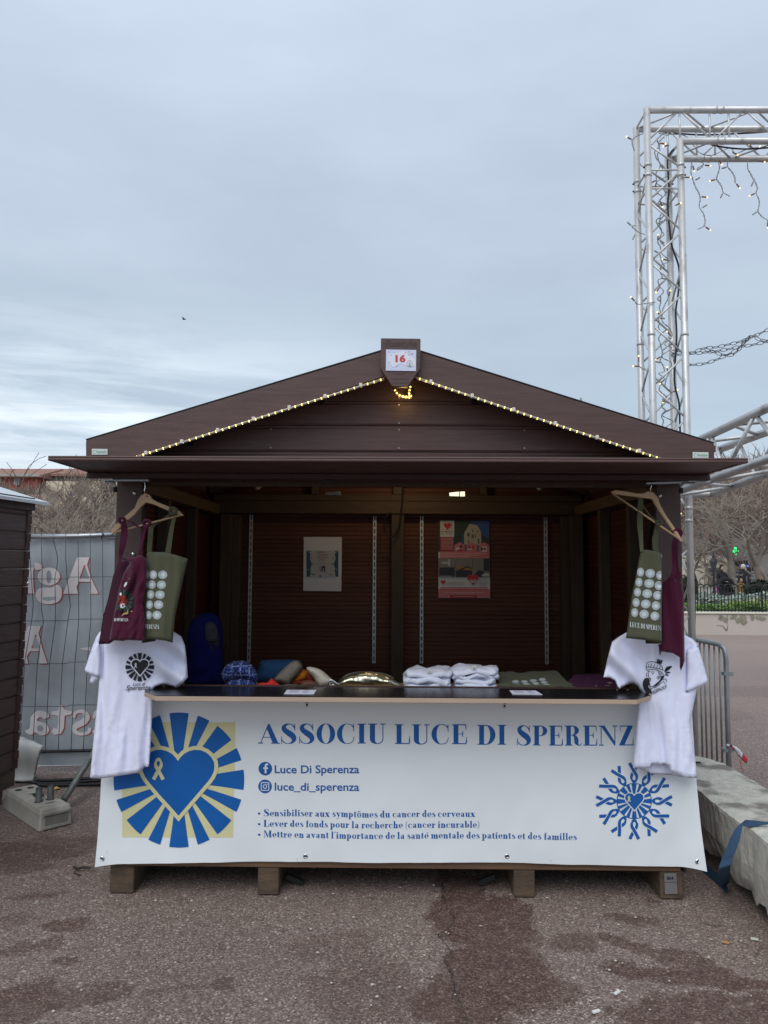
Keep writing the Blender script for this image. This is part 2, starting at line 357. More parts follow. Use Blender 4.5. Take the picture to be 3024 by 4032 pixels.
# loose chips, one scatter
ch = MB()
for i in range(150):
    x = rr.uniform(-1.8, 2.0); y = rr.uniform(2.15, 4.2); s_ = rr.uniform(.002, .0055) * (1.6 if rr.random() < .05 else 1); ch.blob((x, y, .006), (s_ * 1.4, s_ * 1.1, s_ * .6), 5, 4)
ch.go('gravel_chips', M('pale_chips', (.50, .46, .40), .8, objvar=.1), kind='stuff')

# ------------------------------------------------------------------ the chalet
xc = .028; HW = 1.44; YF = 3.78; YB = 5.60
stall = thing('market_chalet', (xc, YF, 0), 'brown wooden market chalet with open serving hatch and white banner on its front', 'market stall')
def mirror(x): return 2 * xc - x
# roof slabs
ridge = P(1578, 1362, 3.60); eL = P(338, 1734, 3.60); slope = (ridge.z - eL.z) / (ridge.x - eL.x)
def roof(side):
    s = -1 if side == 0 else 1
    x1 = ridge.x + s * (ridge.x - eL.x) ; z1 = eL.z - .012; z0 = ridge.z - .012
    v = [(ridge.x, 3.63, z0), (x1, 3.63, z1), (x1, 5.85, z1), (ridge.x, 5.85, z0)]
    v += [(a, b_, c - .03) for a, b_, c in v]
    return MB().add(v, [(0,1,2,3),(7,6,5,4),(0,4,5,1),(1,5,6,2),(2,6,7,3),(3,7,4,0)]).go('roof_panel', m_brownY, stall)
roof(0); roof(1)
# verge boards
def plank_px(name, poly, Y0, th, mat, parent, bevel=.002, **k):
    pts = [(lambda q: (q.x, q.z))(P(a, b_, Y0)) for a, b_ in poly]
    return MB().prism(pts, 0, th, lambda u, v, d: Vector((u, Y0 + d, v))).go(name, mat, parent, bevel=bevel, **k)
plank_px('verge_board', [(338, 1734), (338, 1812), (505, 1812), (1500, 1486), (1578, 1462), (1576, 1362)], 3.60, .026, m_brown, stall)
plank_px('verge_board', [(1579, 1362), (1580, 1462), (1650, 1488), (2636, 1822), (2813, 1826), (2812, 1747)], 3.60, .026, m_brown, stall)
# dark capping strips on top of the verge
for a, b_ in (((336, 1732), (1502, 1380)), ((1656, 1382), (2814, 1745))):
    pa = P(*a, 3.595); pb = P(*b_, 3.595); MB().beam(pa + Vector((0, .06, .003)), pb + Vector((0, .06, .003)), .11, .005, Vector((0, 0, 1))).go('roof_edge_strip', m_dkmetal, stall)
# gable boards, bevelled weatherboards between roof and flap
def zP(py, Y): return P(1512, py, Y).z
zb = [2.052, zP(1779, YF), zP(1676, YF), zP(1580, YF)]; zb.append(zb[3] + .13); zb.append(zb[4] + .05)
def under(z): # half width below the roof at z
    return min(HW - .02, max(.03, (ridge.z - .045 - z) / slope))
hole_c = P(1612, 1545, YF)
for i in range(len(zb) - 1):
    z0, z1 = zb[i] + .001, zb[i + 1] - .001
    w0, w1 = under(z0), under(z1); y = YF
    prof = [(0, z0 + .010), (.006, z0), (.02, z0), (.02, z1 + .006), (.010, z1), (.010, z1 - .012), (0, z1 - .018)]
    vs = []
    for s in (-1, 1):
        for d, z in prof: vs.append((ridge.x + s * (w0 + (w1 - w0) * (z - z0) / (z1 - z0)), y + d, z))
    n_ = len(prof); fs = [tuple(range(n_)), tuple(range(2 * n_ - 1, n_ - 1, -1))] + [(k, (k + 1) % n_, n_ + (k + 1) % n_, n_ + k) for k in range(n_)]
    MB().add(vs, fs).go('gable_board', m_brown, stall)
# nails of the gable
for px, py in ((1571, 1594), (1571, 1666), (1571, 1692), (1571, 1764), (2065, 1694), (2065, 1764), (1066, 1690), (1066, 1762), (1572, 1567), (1066, 1808), (2066, 1810), (1567, 1812)):
    p = P(px, py, YF - .002); MB().tube([p, p + Vector((0, .004, 0))], .0035, 8).go('nail_head', m_steel, stall)
for px, py in ((750, 1745), (1266, 1581), (1868, 1583), (2388, 1752)):
    p = P(px, py, YF - .008); MB().tube([p, p + Vector((0, .010, 0))], .014, 14).tube([p - Vector((0, .004, 0)), p], .006, 8).go('bolt_head', m_dkmetal, stall)
hp = hole_c
MB().tube([hp + Vector((0, -.0035, 0)), hp + Vector((0, .004, 0))], .031, 20).go('cable_hole_rim', m_brownd, stall)
MB().tube([hp + Vector((0, -.006, 0)), hp + Vector((0, .002, 0))], .026, 20).go('cable_hole', m_hole, stall)

# flap: hinged shutter held up as an awning
ZF = 2.079; fx0, fx1 = P(190, 1812, 3.2).x, P(2945, 1822, 3.2).x
for k in range(4):
    y0 = 3.235 + k * .1; box('flap_board', fx0 + .004, fx1 - .004, y0, y0 + .098, ZF + .003, ZF + .019, m_brown, stall)
fr = MB()
fr.prism([(3.197, ZF + .003), (3.200, ZF), (3.234, ZF), (3.234, ZF + .0215), (3.200, ZF + .0215), (3.197, ZF + .017), (3.1995, ZF + .012), (3.197, ZF + .008)], fx0, fx1, lambda u, v, d: Vector((d, u, v))).go('flap_front_rail', m_brown, stall)
for s in (0, 1):
    x = fx0 if s == 0 else fx1 - .02
    box('flap_side_rail', x, x + .02, 3.236, 3.63, ZF, ZF + .022, m_brownY, stall)
# header beam under the flap
bx0, bx1 = P(340, 1870, 3.60).x, P(2797, 1870, 3.60).x
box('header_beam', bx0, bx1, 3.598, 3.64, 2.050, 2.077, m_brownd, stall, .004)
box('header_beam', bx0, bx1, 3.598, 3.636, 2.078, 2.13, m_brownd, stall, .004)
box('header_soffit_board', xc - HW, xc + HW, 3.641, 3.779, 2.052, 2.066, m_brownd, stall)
box('header_lintel', xc - HW + .03, xc + HW - .03, YF + .021, YF + .07, 2.035, 2.30, m_post, stall)
# corner panels beside the opening
lx0, lx1 = P(459, 1950, YF).x, P(560, 1950, YF).x; rx0, rx1 = P(2582, 1950, YF).x, P(2680, 1950, YF).x
for a, b_ in ((lx0, lx1), (rx0, rx1)):
    box('corner_board', a, b_, YF, YF + .022, .19, 2.051, M('corner_paint', (.080, .047, .044), .5, var=.10, vscale=5, stretch=(6, 6, 1), bump=.1, bscale=30, bstretch=(6, 6, .8)) if a == lx0 else bpy.data.materials['corner_paint'], stall)
# front wall under the counter
for i in range(7):
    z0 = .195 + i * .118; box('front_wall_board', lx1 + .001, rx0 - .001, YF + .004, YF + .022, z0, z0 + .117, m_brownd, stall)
# floor frame and feet
box('sill_beam', xc - HW + .03, xc + HW - .045, YF - .012, YF + .03, .135, .188, m_sill, stall, .003)
box('sill_strip', xc - HW + .02, xc + HW + .0, YF - .004, YF + .05, .189, .194 + .0, m_red, stall, .001)
box('floor_panel', xc - HW + .04, xc + HW - .04, YF + .05, YB + .05, .13, .16, m_post, stall)
for px0, px1 in ((433, 527), (1015, 1098), (2022, 2106), (2598, 2690)):
    a = P(px0, 3480, YF).x; b_ = P(px1, 3480, YF).x
    box('foot_beam', a, b_, YF - .005, YF + 1.7, .0, .134, m_foot, stall, .005)
for s, px in ((-1, 1160), (1, 1915)):
    p = P(px, 3462, 3.9); MB().box(-.045, .045, -.012, .012, -.012, .012).go('floor_bracket', m_dkmetal, stall).location = (0, 0, 0)
    o = bpy.data.objects[[k for k in bpy.data.objects.keys() if k.startswith('floor_bracket')][-1]]
    for v in o.data.vertices: v.co = Matrix.Rotation(-s * .4, 3, 'Y') @ v.co + p
# metal number plate on the last foot (its printed square code is left out)
pl = plank_px('number_plate', [(2615, 3440), (2663, 3439), (2668, 3520), (2619, 3521)], YF - .012, .002, m_steel, stall, .0005)

# side walls: horizontal profiled boards, posts
def prof_board(axis, a0, a1, fixed, z0, h, inward, mat, parent, name):
    """double-groove matchboard; axis 'x' runs along X at Y=fixed facing -Y, axis 'y' along Y at X=fixed facing inward sign"""
    t = .016; g = .0035
    pr = [(0, z0 + .003), (0, z0 + h * .5 - .004), (g, z0 + h * .5 - .001), (0, z0 + h * .5 + .003), (0, z0 + h - .006), (g, z0 + h - .001), (t, z0 + h - .001), (t, z0), (g * .6, z0)]
    n_ = len(pr); vs = []
    for a in (a0, a1):
        for d, z in pr: vs.append((a, fixed + d, z) if axis == 'x' else (fixed + inward * d, a, z))
    return MB().add(vs, [tuple(range(n_)), tuple(range(2 * n_ - 1, n_ - 1, -1))] + [(k, (k + 1) % n_, n_ + (k + 1) % n_, n_ + k) for k in range(n_)]).go(name, mat, parent)
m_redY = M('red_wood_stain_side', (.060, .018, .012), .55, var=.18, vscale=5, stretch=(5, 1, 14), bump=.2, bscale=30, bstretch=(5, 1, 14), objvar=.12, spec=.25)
bh = .066
for i in range(38):
    z0 = .17 + i * bh
    wdt = HW - .03
    if z0 > 2.15: wdt = min(wdt, (ridge.z - .03 - z0 - bh * .5) / slope)
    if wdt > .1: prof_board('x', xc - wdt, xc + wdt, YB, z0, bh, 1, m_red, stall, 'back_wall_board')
for i in range(30):
    z0 = .17 + i * bh
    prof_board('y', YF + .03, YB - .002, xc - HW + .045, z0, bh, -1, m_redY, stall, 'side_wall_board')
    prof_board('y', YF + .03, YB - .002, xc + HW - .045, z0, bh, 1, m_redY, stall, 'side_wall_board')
for s in (-1, 1): # outer cladding of the sides
    for i in range(17):
        z0 = .115 + i * .125; x = xc + s * (HW - .012); box('side_cladding_board', x - .008 - .0008 * (i % 2), x + .008 + .0008 * (i % 2), YF + .023, YB + .02, z0 - .001, z0 + .125, m_brownY, stall)
for i in range(20):
    z0 = .115 + i * .125; wdt = HW - .01 if z0 < 2.1 else min(HW - .01, (ridge.z - .03 - z0 - .06) / slope)
    if wdt > .1: box('back_cladding_board', xc - wdt, xc + wdt, YB + .0175 + .001 * (i % 2), YB + .032, z0 - .001, z0 + .125, m_brown, stall)
# the posts
def vpost(px0, px1, Y, d, z0=.16, z1=2.0, name='post', mat=None):
    a = P(px0, 2300, Y).x; b_ = P(px1, 2300, Y).x; return box(name, a, b_, Y, Y + d, z0, z1, mat or m_post, stall, .004)
vpost(1540, 1591, 5.50, .09, z1=2.045)
vpost(862, 905, 5.42, .1); vpost(905, 942, 5.50, .09)
vpost(2212, 2250, 5.50, .09); vpost(2252, 2300, 5.38, .1)
SP = [(4.85, .06), (4.25, .06)]
for s in (-1, 1):
    for y, d in SP:
        x = xc + s * (HW - .046); box('post', x, x - s * .07, y, y + .055, .16, 2.0, m_post, stall, .004)
    x = xc + s * (HW - .046); box('post', x, x - s * .06, YF + .05, YF + .10, .16, 2.0, m_post, stall, .004)
    box('wall_plate_beam', x, x - s * .075, YF + .03, 5.48, 2.001, 2.075, M('timber_y', (.10, .066, .04), .7, var=.25, vscale=7, stretch=(5, .7, 5), bump=.25) if s < 0 else bpy.data.materials['timber_y'], stall, .004)
z2020 = zP(2022, 5.45); z1977 = zP(1972, 5.45)
box('back_beam', xc - HW + .06, xc + HW - .06, 5.485, 5.58, z2020, z1977, m_beamw, stall, .004)
box('back_beam', xc - HW + .06, xc + HW - .06, 5.50, 5.59, z1977 + .002, z1977 + .05, m_beamw, stall, .004)
for px0, px1 in ((1221, 1250), (1546, 1582), (1893, 1921)): vpost(px0, px1, 5.53, .06, z1977 + .052, 2.5, 'gable_stud')
for s in (-1, 1): # rafters
    for y in (4.35, 4.95, 5.5):
        MB().beam((ridge.x, y, ridge.z - .085), (ridge.x + s * (HW - .03), y, ridge.z - .085 - slope * (HW - .03)), .045, .08).go('rafter', m_beamw, stall)
box('ridge_beam', xc - .02, xc + .02, 3.82, 5.58, ridge.z - .19, ridge.z - .075, m_post, stall)
# slotted shelf rails
m_zinc = M('zinc_rail', (.50, .52, .52), .5, .35)
for px, y0, y1, dx in ((985, 2030, 2660, -5), (1474, 2033, 2660, 0), (1660, 2032, 2660, 1), (2150, 2035, 2660, 5)):
    Y = 5.588; x = P(px, 2340, Y).x; zt = zP(y0, Y); zbm = .9
    r0 = MB(); r0.box(x - .013, x - .0045, Y - .014, Y, zbm, zt); r0.box(x + .0045, x + .013, Y - .014, Y, zbm, zt)
    z = zbm
    while z < zt - .02: r0.box(x - .0044, x + .0044, Y - .0138, Y - .0002, z, z + .018); z += .05
    r0.go('shelf_rail', m_zinc, stall)
# counter and inner table
cy0 = 3.45; zc = 1.024
cl, cr_ = P(568, 2742, 3.56).x, P(2562, 2748, 3.56).x; fl, frr = P(612, 2750, cy0).x, P(2508, 2758, cy0).x
cpoly = [(fl, cy0), (frr, cy0), (cr_, 3.56), (cr_ - .0, 3.60), (rx0, 3.715), (lx1, 3.715), (cl, 3.60), (cl, 3.56)]
ply = MB().prism(cpoly, zc - .024, zc - .003, lambda u, v, d: Vector((u, v, d))).go('counter_board', m_ply, stall, bevel=.001)
top = MB().prism([(xc + (u - xc) * .9995, v + (.0008 if v < 3.5 else 0)) for u, v in cpoly], zc - .0028, zc, lambda u, v, d: Vector((u, v, d))).go('counter_top', m_counter, stall)
box('inner_table', lx1 + .01, rx0 - .01, YF + .023, 4.47, .905, .93, m_table, stall)
for px in (1070, 2040):
    pass
for px, py in ((645, 2705), (690, 2706), (1240, 2706), (1280, 2708), (1826, 2716), (1872, 2716), (2430, 2720), (2472, 2722)):
    p = P(px, py, 3.70); p.z = zc + .002; MB().blob(p, (.005, .005, .003), 8, 5).go('screw_head', m_steel, stall)
# strap hinges under the roof, window stays and gas struts
def strapb(name, poly, Y, mat): return plank_px(name, poly, Y, .006, mat, stall, .001)
strapb('strap_hinge', [(1281, 1939), (1324, 1936), (1324, 1950), (1282, 1949)], 5.05, m_steel)
strapb('strap_hinge', [(1322, 1934), (1340, 1935), (1340, 1951), (1322, 1951)], 5.04, m_steel)
for px, py in ((1013, 1918), (2125, 1920)):
    p = P(px, py, 5.2); MB().blob(p, (.022, .02, .022), 12, 8).tube([p, p + Vector((0, .3, .05))], .012, 8).go('roof_lamp_socket', M('socket_white%d' % px, (.35, .35, .34), .5), stall)
for a in (((415, 1893), (590, 1893)), ((2540, 1905), (2790, 1898))):
    p0 = P(*a[0], 3.66); p1 = P(*a[1], 3.66); MB().beam(p0, p1, .04, .008).go('stay_plate', m_steel, stall)
for pts, mm in (([(415, 1899), (440, 1898), (451, 1906), (453, 1930)], 0), ([(2735, 1903), (2698, 1903), (2684, 1912), (2682, 1934)], 0)):
    MB().tube(crv([P(a, b_, 3.62) for a, b_ in pts], 4, False), .0065, 8).go('window_stay', m_steel, stall)
    a, b_ = pts[-1]; MB().tube([P(a, b_ - 12, 3.62), P(a, b_ + 8, 3.62)], .0105, 10).go('stay_grip', m_black, stall)
for a, b_, Y0, Y1 in (((560, 1905), (600, 2290), 3.70, 4.0), ((2590, 1910), (2548, 2160), 3.70, 3.95)):
    p0, p1 = P(*a, Y0), P(*b_, Y1); q = p0.lerp(p1, .55)
    MB().tube([p0, q], .005, 8).tube([q, p1], .0105, 10).go('gas_strut', m_dkmetal, stall)
for px, py in ((530, 1942), (524, 2182), (2598, 1952), (2600, 2190)):
    p = P(px, py, YF - .006); MB().blob(p, (.010, .006, .010), 12, 8).go('dome_bolt', m_eyelet, stall)
for px in (1290, 1845): # flap latches
    p = P(px, 1897, 3.70); MB().box(p.x - .05, p.x + .05, p.y - .01, p.y + .02, p.z + .002, p.z + .01).tube([p - Vector((.02, 0, 0)), p + Vector((.02, 0, 0))], .008, 8).go('latch', m_dkmetal, stall)
# ridge sign
sg = plank_px('ridge_sign', [(1500, 1331), (1656, 1333), (1655, 1452), (1606, 1523), (1545, 1523), (1498, 1451)], 3.555, .028, m_brown, stall, .003)
# maker plates on the eaves
m_plate = M('plate_white', (.62, .68, .65), .4)
for x0, x1, y0, y1 in ((361, 423, 1767, 1791), (2728, 2790, 1780, 1804)):
    plank_px('maker_plate', [(x0, y0), (x1, y0 + 1), (x1, y1), (x0, y1)], 3.594, .005, m_plate, stall, .001)
# cream strap fitting at the rear, glow put into its material
m_lit = M('glowing_cream', (.9, .9, .7), .5, emit=(1, .97, .72), es=.85)
lamp = thing('cream_fitting', P(1790, 1950, 5.0), 'small glowing cream fitting on the beam above the pink poster', 'lamp')
plank_px('fitting_plate', [(1770, 1940), (1808, 1936), (1808, 1953), (1771, 1952)], 5.0, .02, m_lit, lamp, .001)
plank_px('fitting_end', [(1811, 1936), (1830, 1935), (1831, 1953), (1811, 1953)], 5.0, .03, m_lit, lamp, .001)
plank_px('fitting_band', [(1808, 1934), (1811, 1934), (1811, 1955), (1808, 1955)], 4.995, .03, m_dkmetal, lamp, 0)
# black cable inside
cab = MB().tube(crv([P(1588, 1880, 5.44), P(1586, 1950, 5.44), P(1580, 2010, 5.44), P(1572, 2070, 5.44), P(1556, 2105, 5.44), P(1535, 2116, 5.44), P(1520, 2100, 5.44), P(1512, 2070, 5.44), P(1520, 2035, 5.44), P(1540, 2016, 5.46)], 5, False), .006, 8).go('power_cable', m_black, label='black cable looped on the beam above the centre post', cat='cable')
pl_ = bpy.data.lights.new('added_rope_glow', 'POINT'); pl_.energy = 3.6; pl_.color = (1, .72, .38); pl_.shadow_soft_size = .08  # added warm light without a lamp body, stands in for rope-light glow inside
po = bpy.data.objects.new('added_rope_glow', pl_); COL.objects.link(po); po.location = (xc + .05, 4.95, 2.32)

# ------------------------------------------------------------------ rope lights
m_rope = M('clear_rope', (.42, .38, .30), .25, spec=.6)
m_bulb = M('warm_bulb', (1, .8, .3), .5, emit=(1, .74, .16), es=2.6)
m_clip = M('clear_clip', (.75, .68, .60), .3)
bulb_me = None
def rope(label, path, Y, nb, ncl):
    pts = [P(a, b_, Y) for a, b_ in path]; root = thing('rope_light', pts[0], label, 'rope light')
    MB().tube(pts, .0062, 8).go('tube', m_rope, root, smooth=True)
    tot = sum((pts[i + 1] - pts[i]).length for i in range(len(pts) - 1))
    def at(s):
        for i in range(len(pts) - 1):
            l_ = (pts[i + 1] - pts[i]).length
            if s <= l_: return pts[i].lerp(pts[i + 1], s / l_)
            s -= l_
        return pts[-1]
    global bulb_me
    for k in range(nb):
        p = at(tot * (k + .5) / nb)
        if bulb_me is None:
            o = MB().blob((0, 0, 0), (.006, .0072, .0062), 8, 6).go('bulb', m_bulb, root); bulb_me = o.data; o.location = p; 
        else: o = link('bulb', bulb_me, root); o.location = p
    for k in range(ncl):
        p = at(tot * (k + .35) / ncl); box('clip', p.x - .008, p.x + .008, p.y - .010, p.y + .012, p.z - .005, p.z + .014, m_clip, root, .002)
rope('yellow rope light along the left slope of the gable', [(526, 1803), (800, 1716), (1100, 1621), (1300, 1558), (1512, 1492)], 3.585, 38, 7)
rope('yellow rope light along the right slope of the gable', [(1640, 1488), (1900, 1576), (2200, 1676), (2450, 1758), (2624, 1814)], 3.585, 38, 6)
loop = [(1552, 1532), (1562, 1548), (1575, 1558), (1595, 1563), (1618, 1565), (1619, 1560), (1612, 1555), (1613, 1535), (1618, 1518)]
rope('loop of glowing rope light dangling below the number sign', [tuple(p) for p in crv(loop, 4, False)], 3.70, 10, 0)
glo = bpy.data.lights.new('loop_glow', 'POINT'); glo.energy = .25; glo.color = (1, .62, .2); glo.shadow_soft_size = .03
go_ = bpy.data.objects.new('loop_glow', glo); COL.objects.link(go_); go_.location = P(1595, 1560, 3.68)
# ------------------------------------------------------------------ lettering
def rect(x0, x1, y0, y1): return [(x0, y0), (x1, y0), (x1, y1), (x0, y1)]
def rib(pts, n=5):
    """pts: (x, y, width) centre line -> outline"""
    c = crv([(a, b_, w_) for a, b_, w_ in pts], n, False); Lf = []; Rt = []
    for i, p in enumerate(c):
        d = Vector((c[min(i + 1, len(c) - 1)].x - c[max(i - 1, 0)].x, c[min(i + 1, len(c) - 1)].y - c[max(i - 1, 0)].y))
        d = d.normalized() if d.length else Vector((1, 0)); nn = Vector((-d.y, d.x)) * max(p.z, .01) / 2
        Lf.append((p.x + nn.x, p.y + nn.y)); Rt.append((p.x - nn.x, p.y - nn.y))
    return Lf + Rt[::-1]
def cres(cx, cy, ro, ri, ryo, ryi, side, n=14):
    """half ring, bold at its side (-1 left, 1 right)"""
    a = [(cx + side * ro * math.sin(t), cy + ryo * math.cos(t)) for t in [math.pi * i / n for i in range(n + 1)]]
    b_ = [(cx + side * ri * math.sin(t), cy + ryi * math.cos(t)) for t in [math.pi * i / n for i in range(n, -1, -1)]]
    return a + b_
T = .05; B = .20
def stem(x, y0, y1, sl=.07, sr=.07, b=B, top=True, bot=True):
    o = [rect(x, x + b, y0, y1)]
    if bot: o.append(rect(x - sl, x + b + sr, y0, y0 + T))
    if top: o.append(rect(x - sl, x + b + sr, y1 - T, y1))
    return o
def gO(): return [cres(.40, .5, .38, .17, .515, .49, -1), cres(.40, .5, .38, .17, .515, .49, 1)], .80
def gC(): return [cres(.42, .5, .40, .19, .515, .49, -1), rib([(.42, .995, .03), (.56, .97, .035), (.66, .88, .05), (.70, .78, .035)]), rect(.685, .715, .62, 1.0), rib([(.42, .003, .03), (.56, .03, .035), (.67, .14, .03), (.715, .36, .02)])], .80
def gS(): return [rib([(.585, .76, .03), (.53, .90, .05), (.40, .985, .035), (.25, .955, .10), (.155, .83, .17), (.20, .68, .22), (.35, .54, .27), (.50, .40, .26), (.57, .22, .19), (.49, .06, .10), (.34, .01, .035), (.18, .05, .045), (.09, .20, .03)], 5), rect(.585, .615, .66, 1.0), rect(.05, .08, .0, .36)], .70
def gA(): return [[(.05, .02), (.085, .02), (.375, .86), (.40, 1.0), (.375, 1.0)], [(.375, 1.0), (.435, 1.0), (.80, .02), (.57, .02), (.335, .72)], rect(.17, .50, .30, .335), rect(-.04, .17, 0, T), rect(.50, .86, 0, T)], .83
def gI(): return stem(.09, 0, 1), .40
def gU(): return [rect(.09, .30, .28, 1), rect(.02, .37, 1 - T, 1), rect(.52, .73, 1 - T, 1), rect(.605, .64, .28, 1), rib([(.195, .29, .21), (.21, .14, .19), (.30, .03, .10), (.40, .0, .04), (.53, .04, .045), (.605, .14, .04), (.622, .29, .035)])], .76
def gL(): return stem(.09, 0, 1) + [rect(.29, .62, 0, T), [(.60, T), (.64, T), (.64, .42), (.625, .42), (.59, .15)]], .67
def gE(): return stem(.09, 0, 1, sr=0) + [rect(.29, .62, 0, T), rect(.29, .60, 1 - T, 1), rect(.29, .48, .50, .53), [(.58, T), (.64, T), (.64, .36), (.625, .36)], [(.57, 1 - T), (.61, 1 - T), (.61, .70), (.597, .70)], [(.46, .37), (.48, .37), (.48, .66), (.46, .66), (.43, .52)]], .68
def gD(): return stem(.09, 0, 1, sr=0) + [cres(.36, .5, .40, .18, .5, .465, 1), rect(.29, .365, 0, T), rect(.29, .365, 1 - T, 1)], .80
def gP(): return stem(.09, 0, 1) + [cres(.36, .74, .30, .11, .26, .232, 1), rect(.29, .365, .48, .51), rect(.29, .365, 1 - T, 1)], .68
def gR(): return stem(.09, 0, 1) + [cres(.36, .755, .29, .10, .245, .218, 1), rect(.29, .365, .51, .54), rect(.29, .365, 1 - T, 1), rib([(.36, .525, .03), (.48, .46, .12), (.53, .30, .19), (.54, .14, .17), (.62, .03, .06), (.72, .03, .04), (.76, .14, .02)])], .79
def gN(): return [rect(.09, .125, 0, 1 - T), rect(.0, .22, 0, T), [(.0, 1.0), (.26, 1.0), (.74, .16), (.74, .0), (.70, .0), (.12, .98 - T), (.0, 1 - T)], rect(.705, .74, 0, 1), rect(.62, .84, 1 - T, 1)], .86
def gZ(): return [[(.40, 1 - T), (.63, 1 - T), (.27, T), (.03, T)], rect(.06, .63, 1 - T, 1), rect(.03, .66, 0, T), [(.06, 1 - T), (.09, 1 - T), (.075, .70), (.06, .70)], [(.62, T), (.66, T), (.66, .36), (.645, .36)]], .70
def gM(): return [rect(.09, .125, 0, 1), rect(0, .21, 0, T), [(.0, 1), (.24, 1), (.50, .30), (.44, .0), (.10, .97)], [(.44, 0), (.475, 0), (.74, .95), (.70, .95)]] + stem(.68, 0, 1, .05, .06), .98
x_ = .62; bl = .17
def bowl(cx, s=1, side=-1): return cres(cx, x_ / 2, .24 * s, .09 * s, x_ / 2 + .01, x_ / 2 - .02, side)
def la(): return [rect(.26, .26 + bl, .05, .46), rib([(.10, .44, .09), (.15, .55, .07), (.26, .60, .035), (.345, .50, .15), (.345, .42, .17)]), cres(.27, .17, .24, .08, .17, .14, -1, 8), rib([(.36, .08, .14), (.42, .02, .05), (.50, .03, .03)])], .52
def lb(): return [rect(.07, .07 + bl, 0, 1), rect(.0, .1, .965, 1), cres(.24, .31, .30, .12, .32, .29, 1)], .58
def lc(): return [cres(.28, .31, .26, .10, .32, .29, -1), rib([(.28, .60, .03), (.38, .56, .05)]), rect(.36, .46, .42, .54), rib([(.28, .01, .03), (.40, .05, .035), (.47, .17, .02)])], .50
def ld(): return [rect(.32, .32 + bl, 0, 1), rect(.25, .35, .965, 1), cres(.34, .31, .32, .14, .32, .29, -1), rect(.48, .54, 0, T)], .57
def le(): return [cres(.28, .31, .26, .10, .32, .29, -1), cres(.28, .42, .22, .06, .20, .17, 1, 8), rect(.16, .49, .29, .32), rib([(.28, .01, .03), (.40, .05, .035), (.48, .17, .02)])], .52
def lf(): return [rect(.10, .10 + bl, 0, .80), rect(.03, .34, 0, T), rect(.02, .36, .59, .62), rib([(.185, .78, .17), (.21, .93, .10), (.30, .985, .04), (.36, .93, .08)])], .36
def lh(): return [rect(.07, .07 + bl, 0, 1), rect(.0, .1, .965, 1), rect(.01, .31, 0, T), rib([(.24, .45, .03), (.33, .58, .06), (.42, .50, .16), (.43, .38, .17)]), rect(.345, .345 + bl, 0, .42), rect(.29, .57, 0, T)], .59
def li(): return [rect(.07, .07 + bl, 0, x_), rect(.0, .1, x_ - T, x_), rect(.01, .31, 0, T), rect(.07, .07 + bl, .76, .92)], .32
def ll(): return [rect(.07, .07 + bl, 0, 1), rect(.0, .1, .965, 1), rect(.01, .31, 0, T)], .32
def ln(): return [rect(.07, .07 + bl, 0, x_), rect(.0, .1, x_ - T, x_), rect(.01, .31, 0, T), rib([(.24, .45, .03), (.33, .58, .06), (.42, .50, .16), (.43, .38, .17)]), rect(.345, .345 + bl, 0, .42), rect(.29, .57, 0, T)], .59
def lm():
    g, a = ln(); return g + [rib([(.51, .45, .03), (.60, .58, .06), (.69, .50, .16), (.70, .38, .17)]), rect(.615, .615 + bl, 0, .42), rect(.56, .84, 0, T)], .86
def lo(): return [bowl(.27), bowl(.27, 1, 1)], .54
def lp(): return [rect(.07, .07 + bl, -.33, x_), rect(.0, .1, x_ - T, x_), rect(.01, .31, -.33, -.33 + T), cres(.24, .31, .30, .12, .32, .29, 1)], .58
def lr(): return [rect(.07, .07 + bl, 0, x_), rect(.0, .1, x_ - T, x_), rect(.01, .33, 0, T), rib([(.24, .42, .03), (.31, .57, .06), (.37, .58, .06)]), rect(.32, .43, .46, .60)], .44
def ls(): return [rib([(.36, .46, .03), (.30, .58, .04), (.20, .60, .05), (.12, .52, .12), (.16, .41, .15), (.27, .31, .17), (.36, .20, .15), (.33, .07, .09), (.20, .01, .04), (.09, .06, .04), (.05, .18, .03)], 3)], .43
def lt(): return [rect(.08, .08 + bl, .08, .80), rect(.01, .33, .59, .62), rib([(.165, .12, .16), (.20, .02, .08), (.29, .02, .03), (.34, .12, .02)])], .36
def lu(): return [rect(.07, .07 + bl, .18, x_), rect(0, .1, x_ - T, x_), rib([(.155, .20, .17), (.18, .04, .12), (.27, .01, .04), (.36, .12, .03)]), rect(.345, .345 + bl, 0, x_), rect(.28, .36, x_ - T, x_), rect(.50, .57, 0, T)], .59
def lv(): return [[(.04, x_), (.25, x_), (.38, .17), (.32, .0), (.28, .0)], [(.30, 0), (.33, 0), (.50, x_), (.46, x_)], rect(-.01, .30, x_ - T, x_), rect(.40, .57, x_ - T, x_)], .55
def lx(): return [[(.04, x_), (.26, x_), (.53, 0), (.30, 0)], [(.03, 0), (.07, 0), (.50, x_), (.46, x_)], rect(0, .32, x_ - T, x_), rect(.40, .56, x_ - T, x_), rect(-.02, .16, 0, T), rect(.25, .58, 0, T)], .57
def ly(): return [[(.04, x_), (.25, x_), (.38, .17), (.32, .0), (.28, .0)], rib([(.48, x_, .035), (.33, .05, .035), (.22, -.25, .05), (.10, -.30, .10)], 3), rect(-.01, .30, x_ - T, x_), rect(.40, .57, x_ - T, x_)], .55
def bul(): return [[(.16 + .16 * math.cos(i * .7), .38 + .16 * math.sin(i * .7)) for i in range(9)]], .40
def apo(): return [rib([(.10, .96, .13), (.13, .88, .10), (.08, .76, .02)], 3)], .20
def par(s): return [rib([(.22 if s > 0 else .06, 1.0, .02), (.10 if s > 0 else .18, .7, .06), (.10 if s > 0 else .18, .1, .06), (.22 if s > 0 else .06, -.22, .02)], 3)], .28
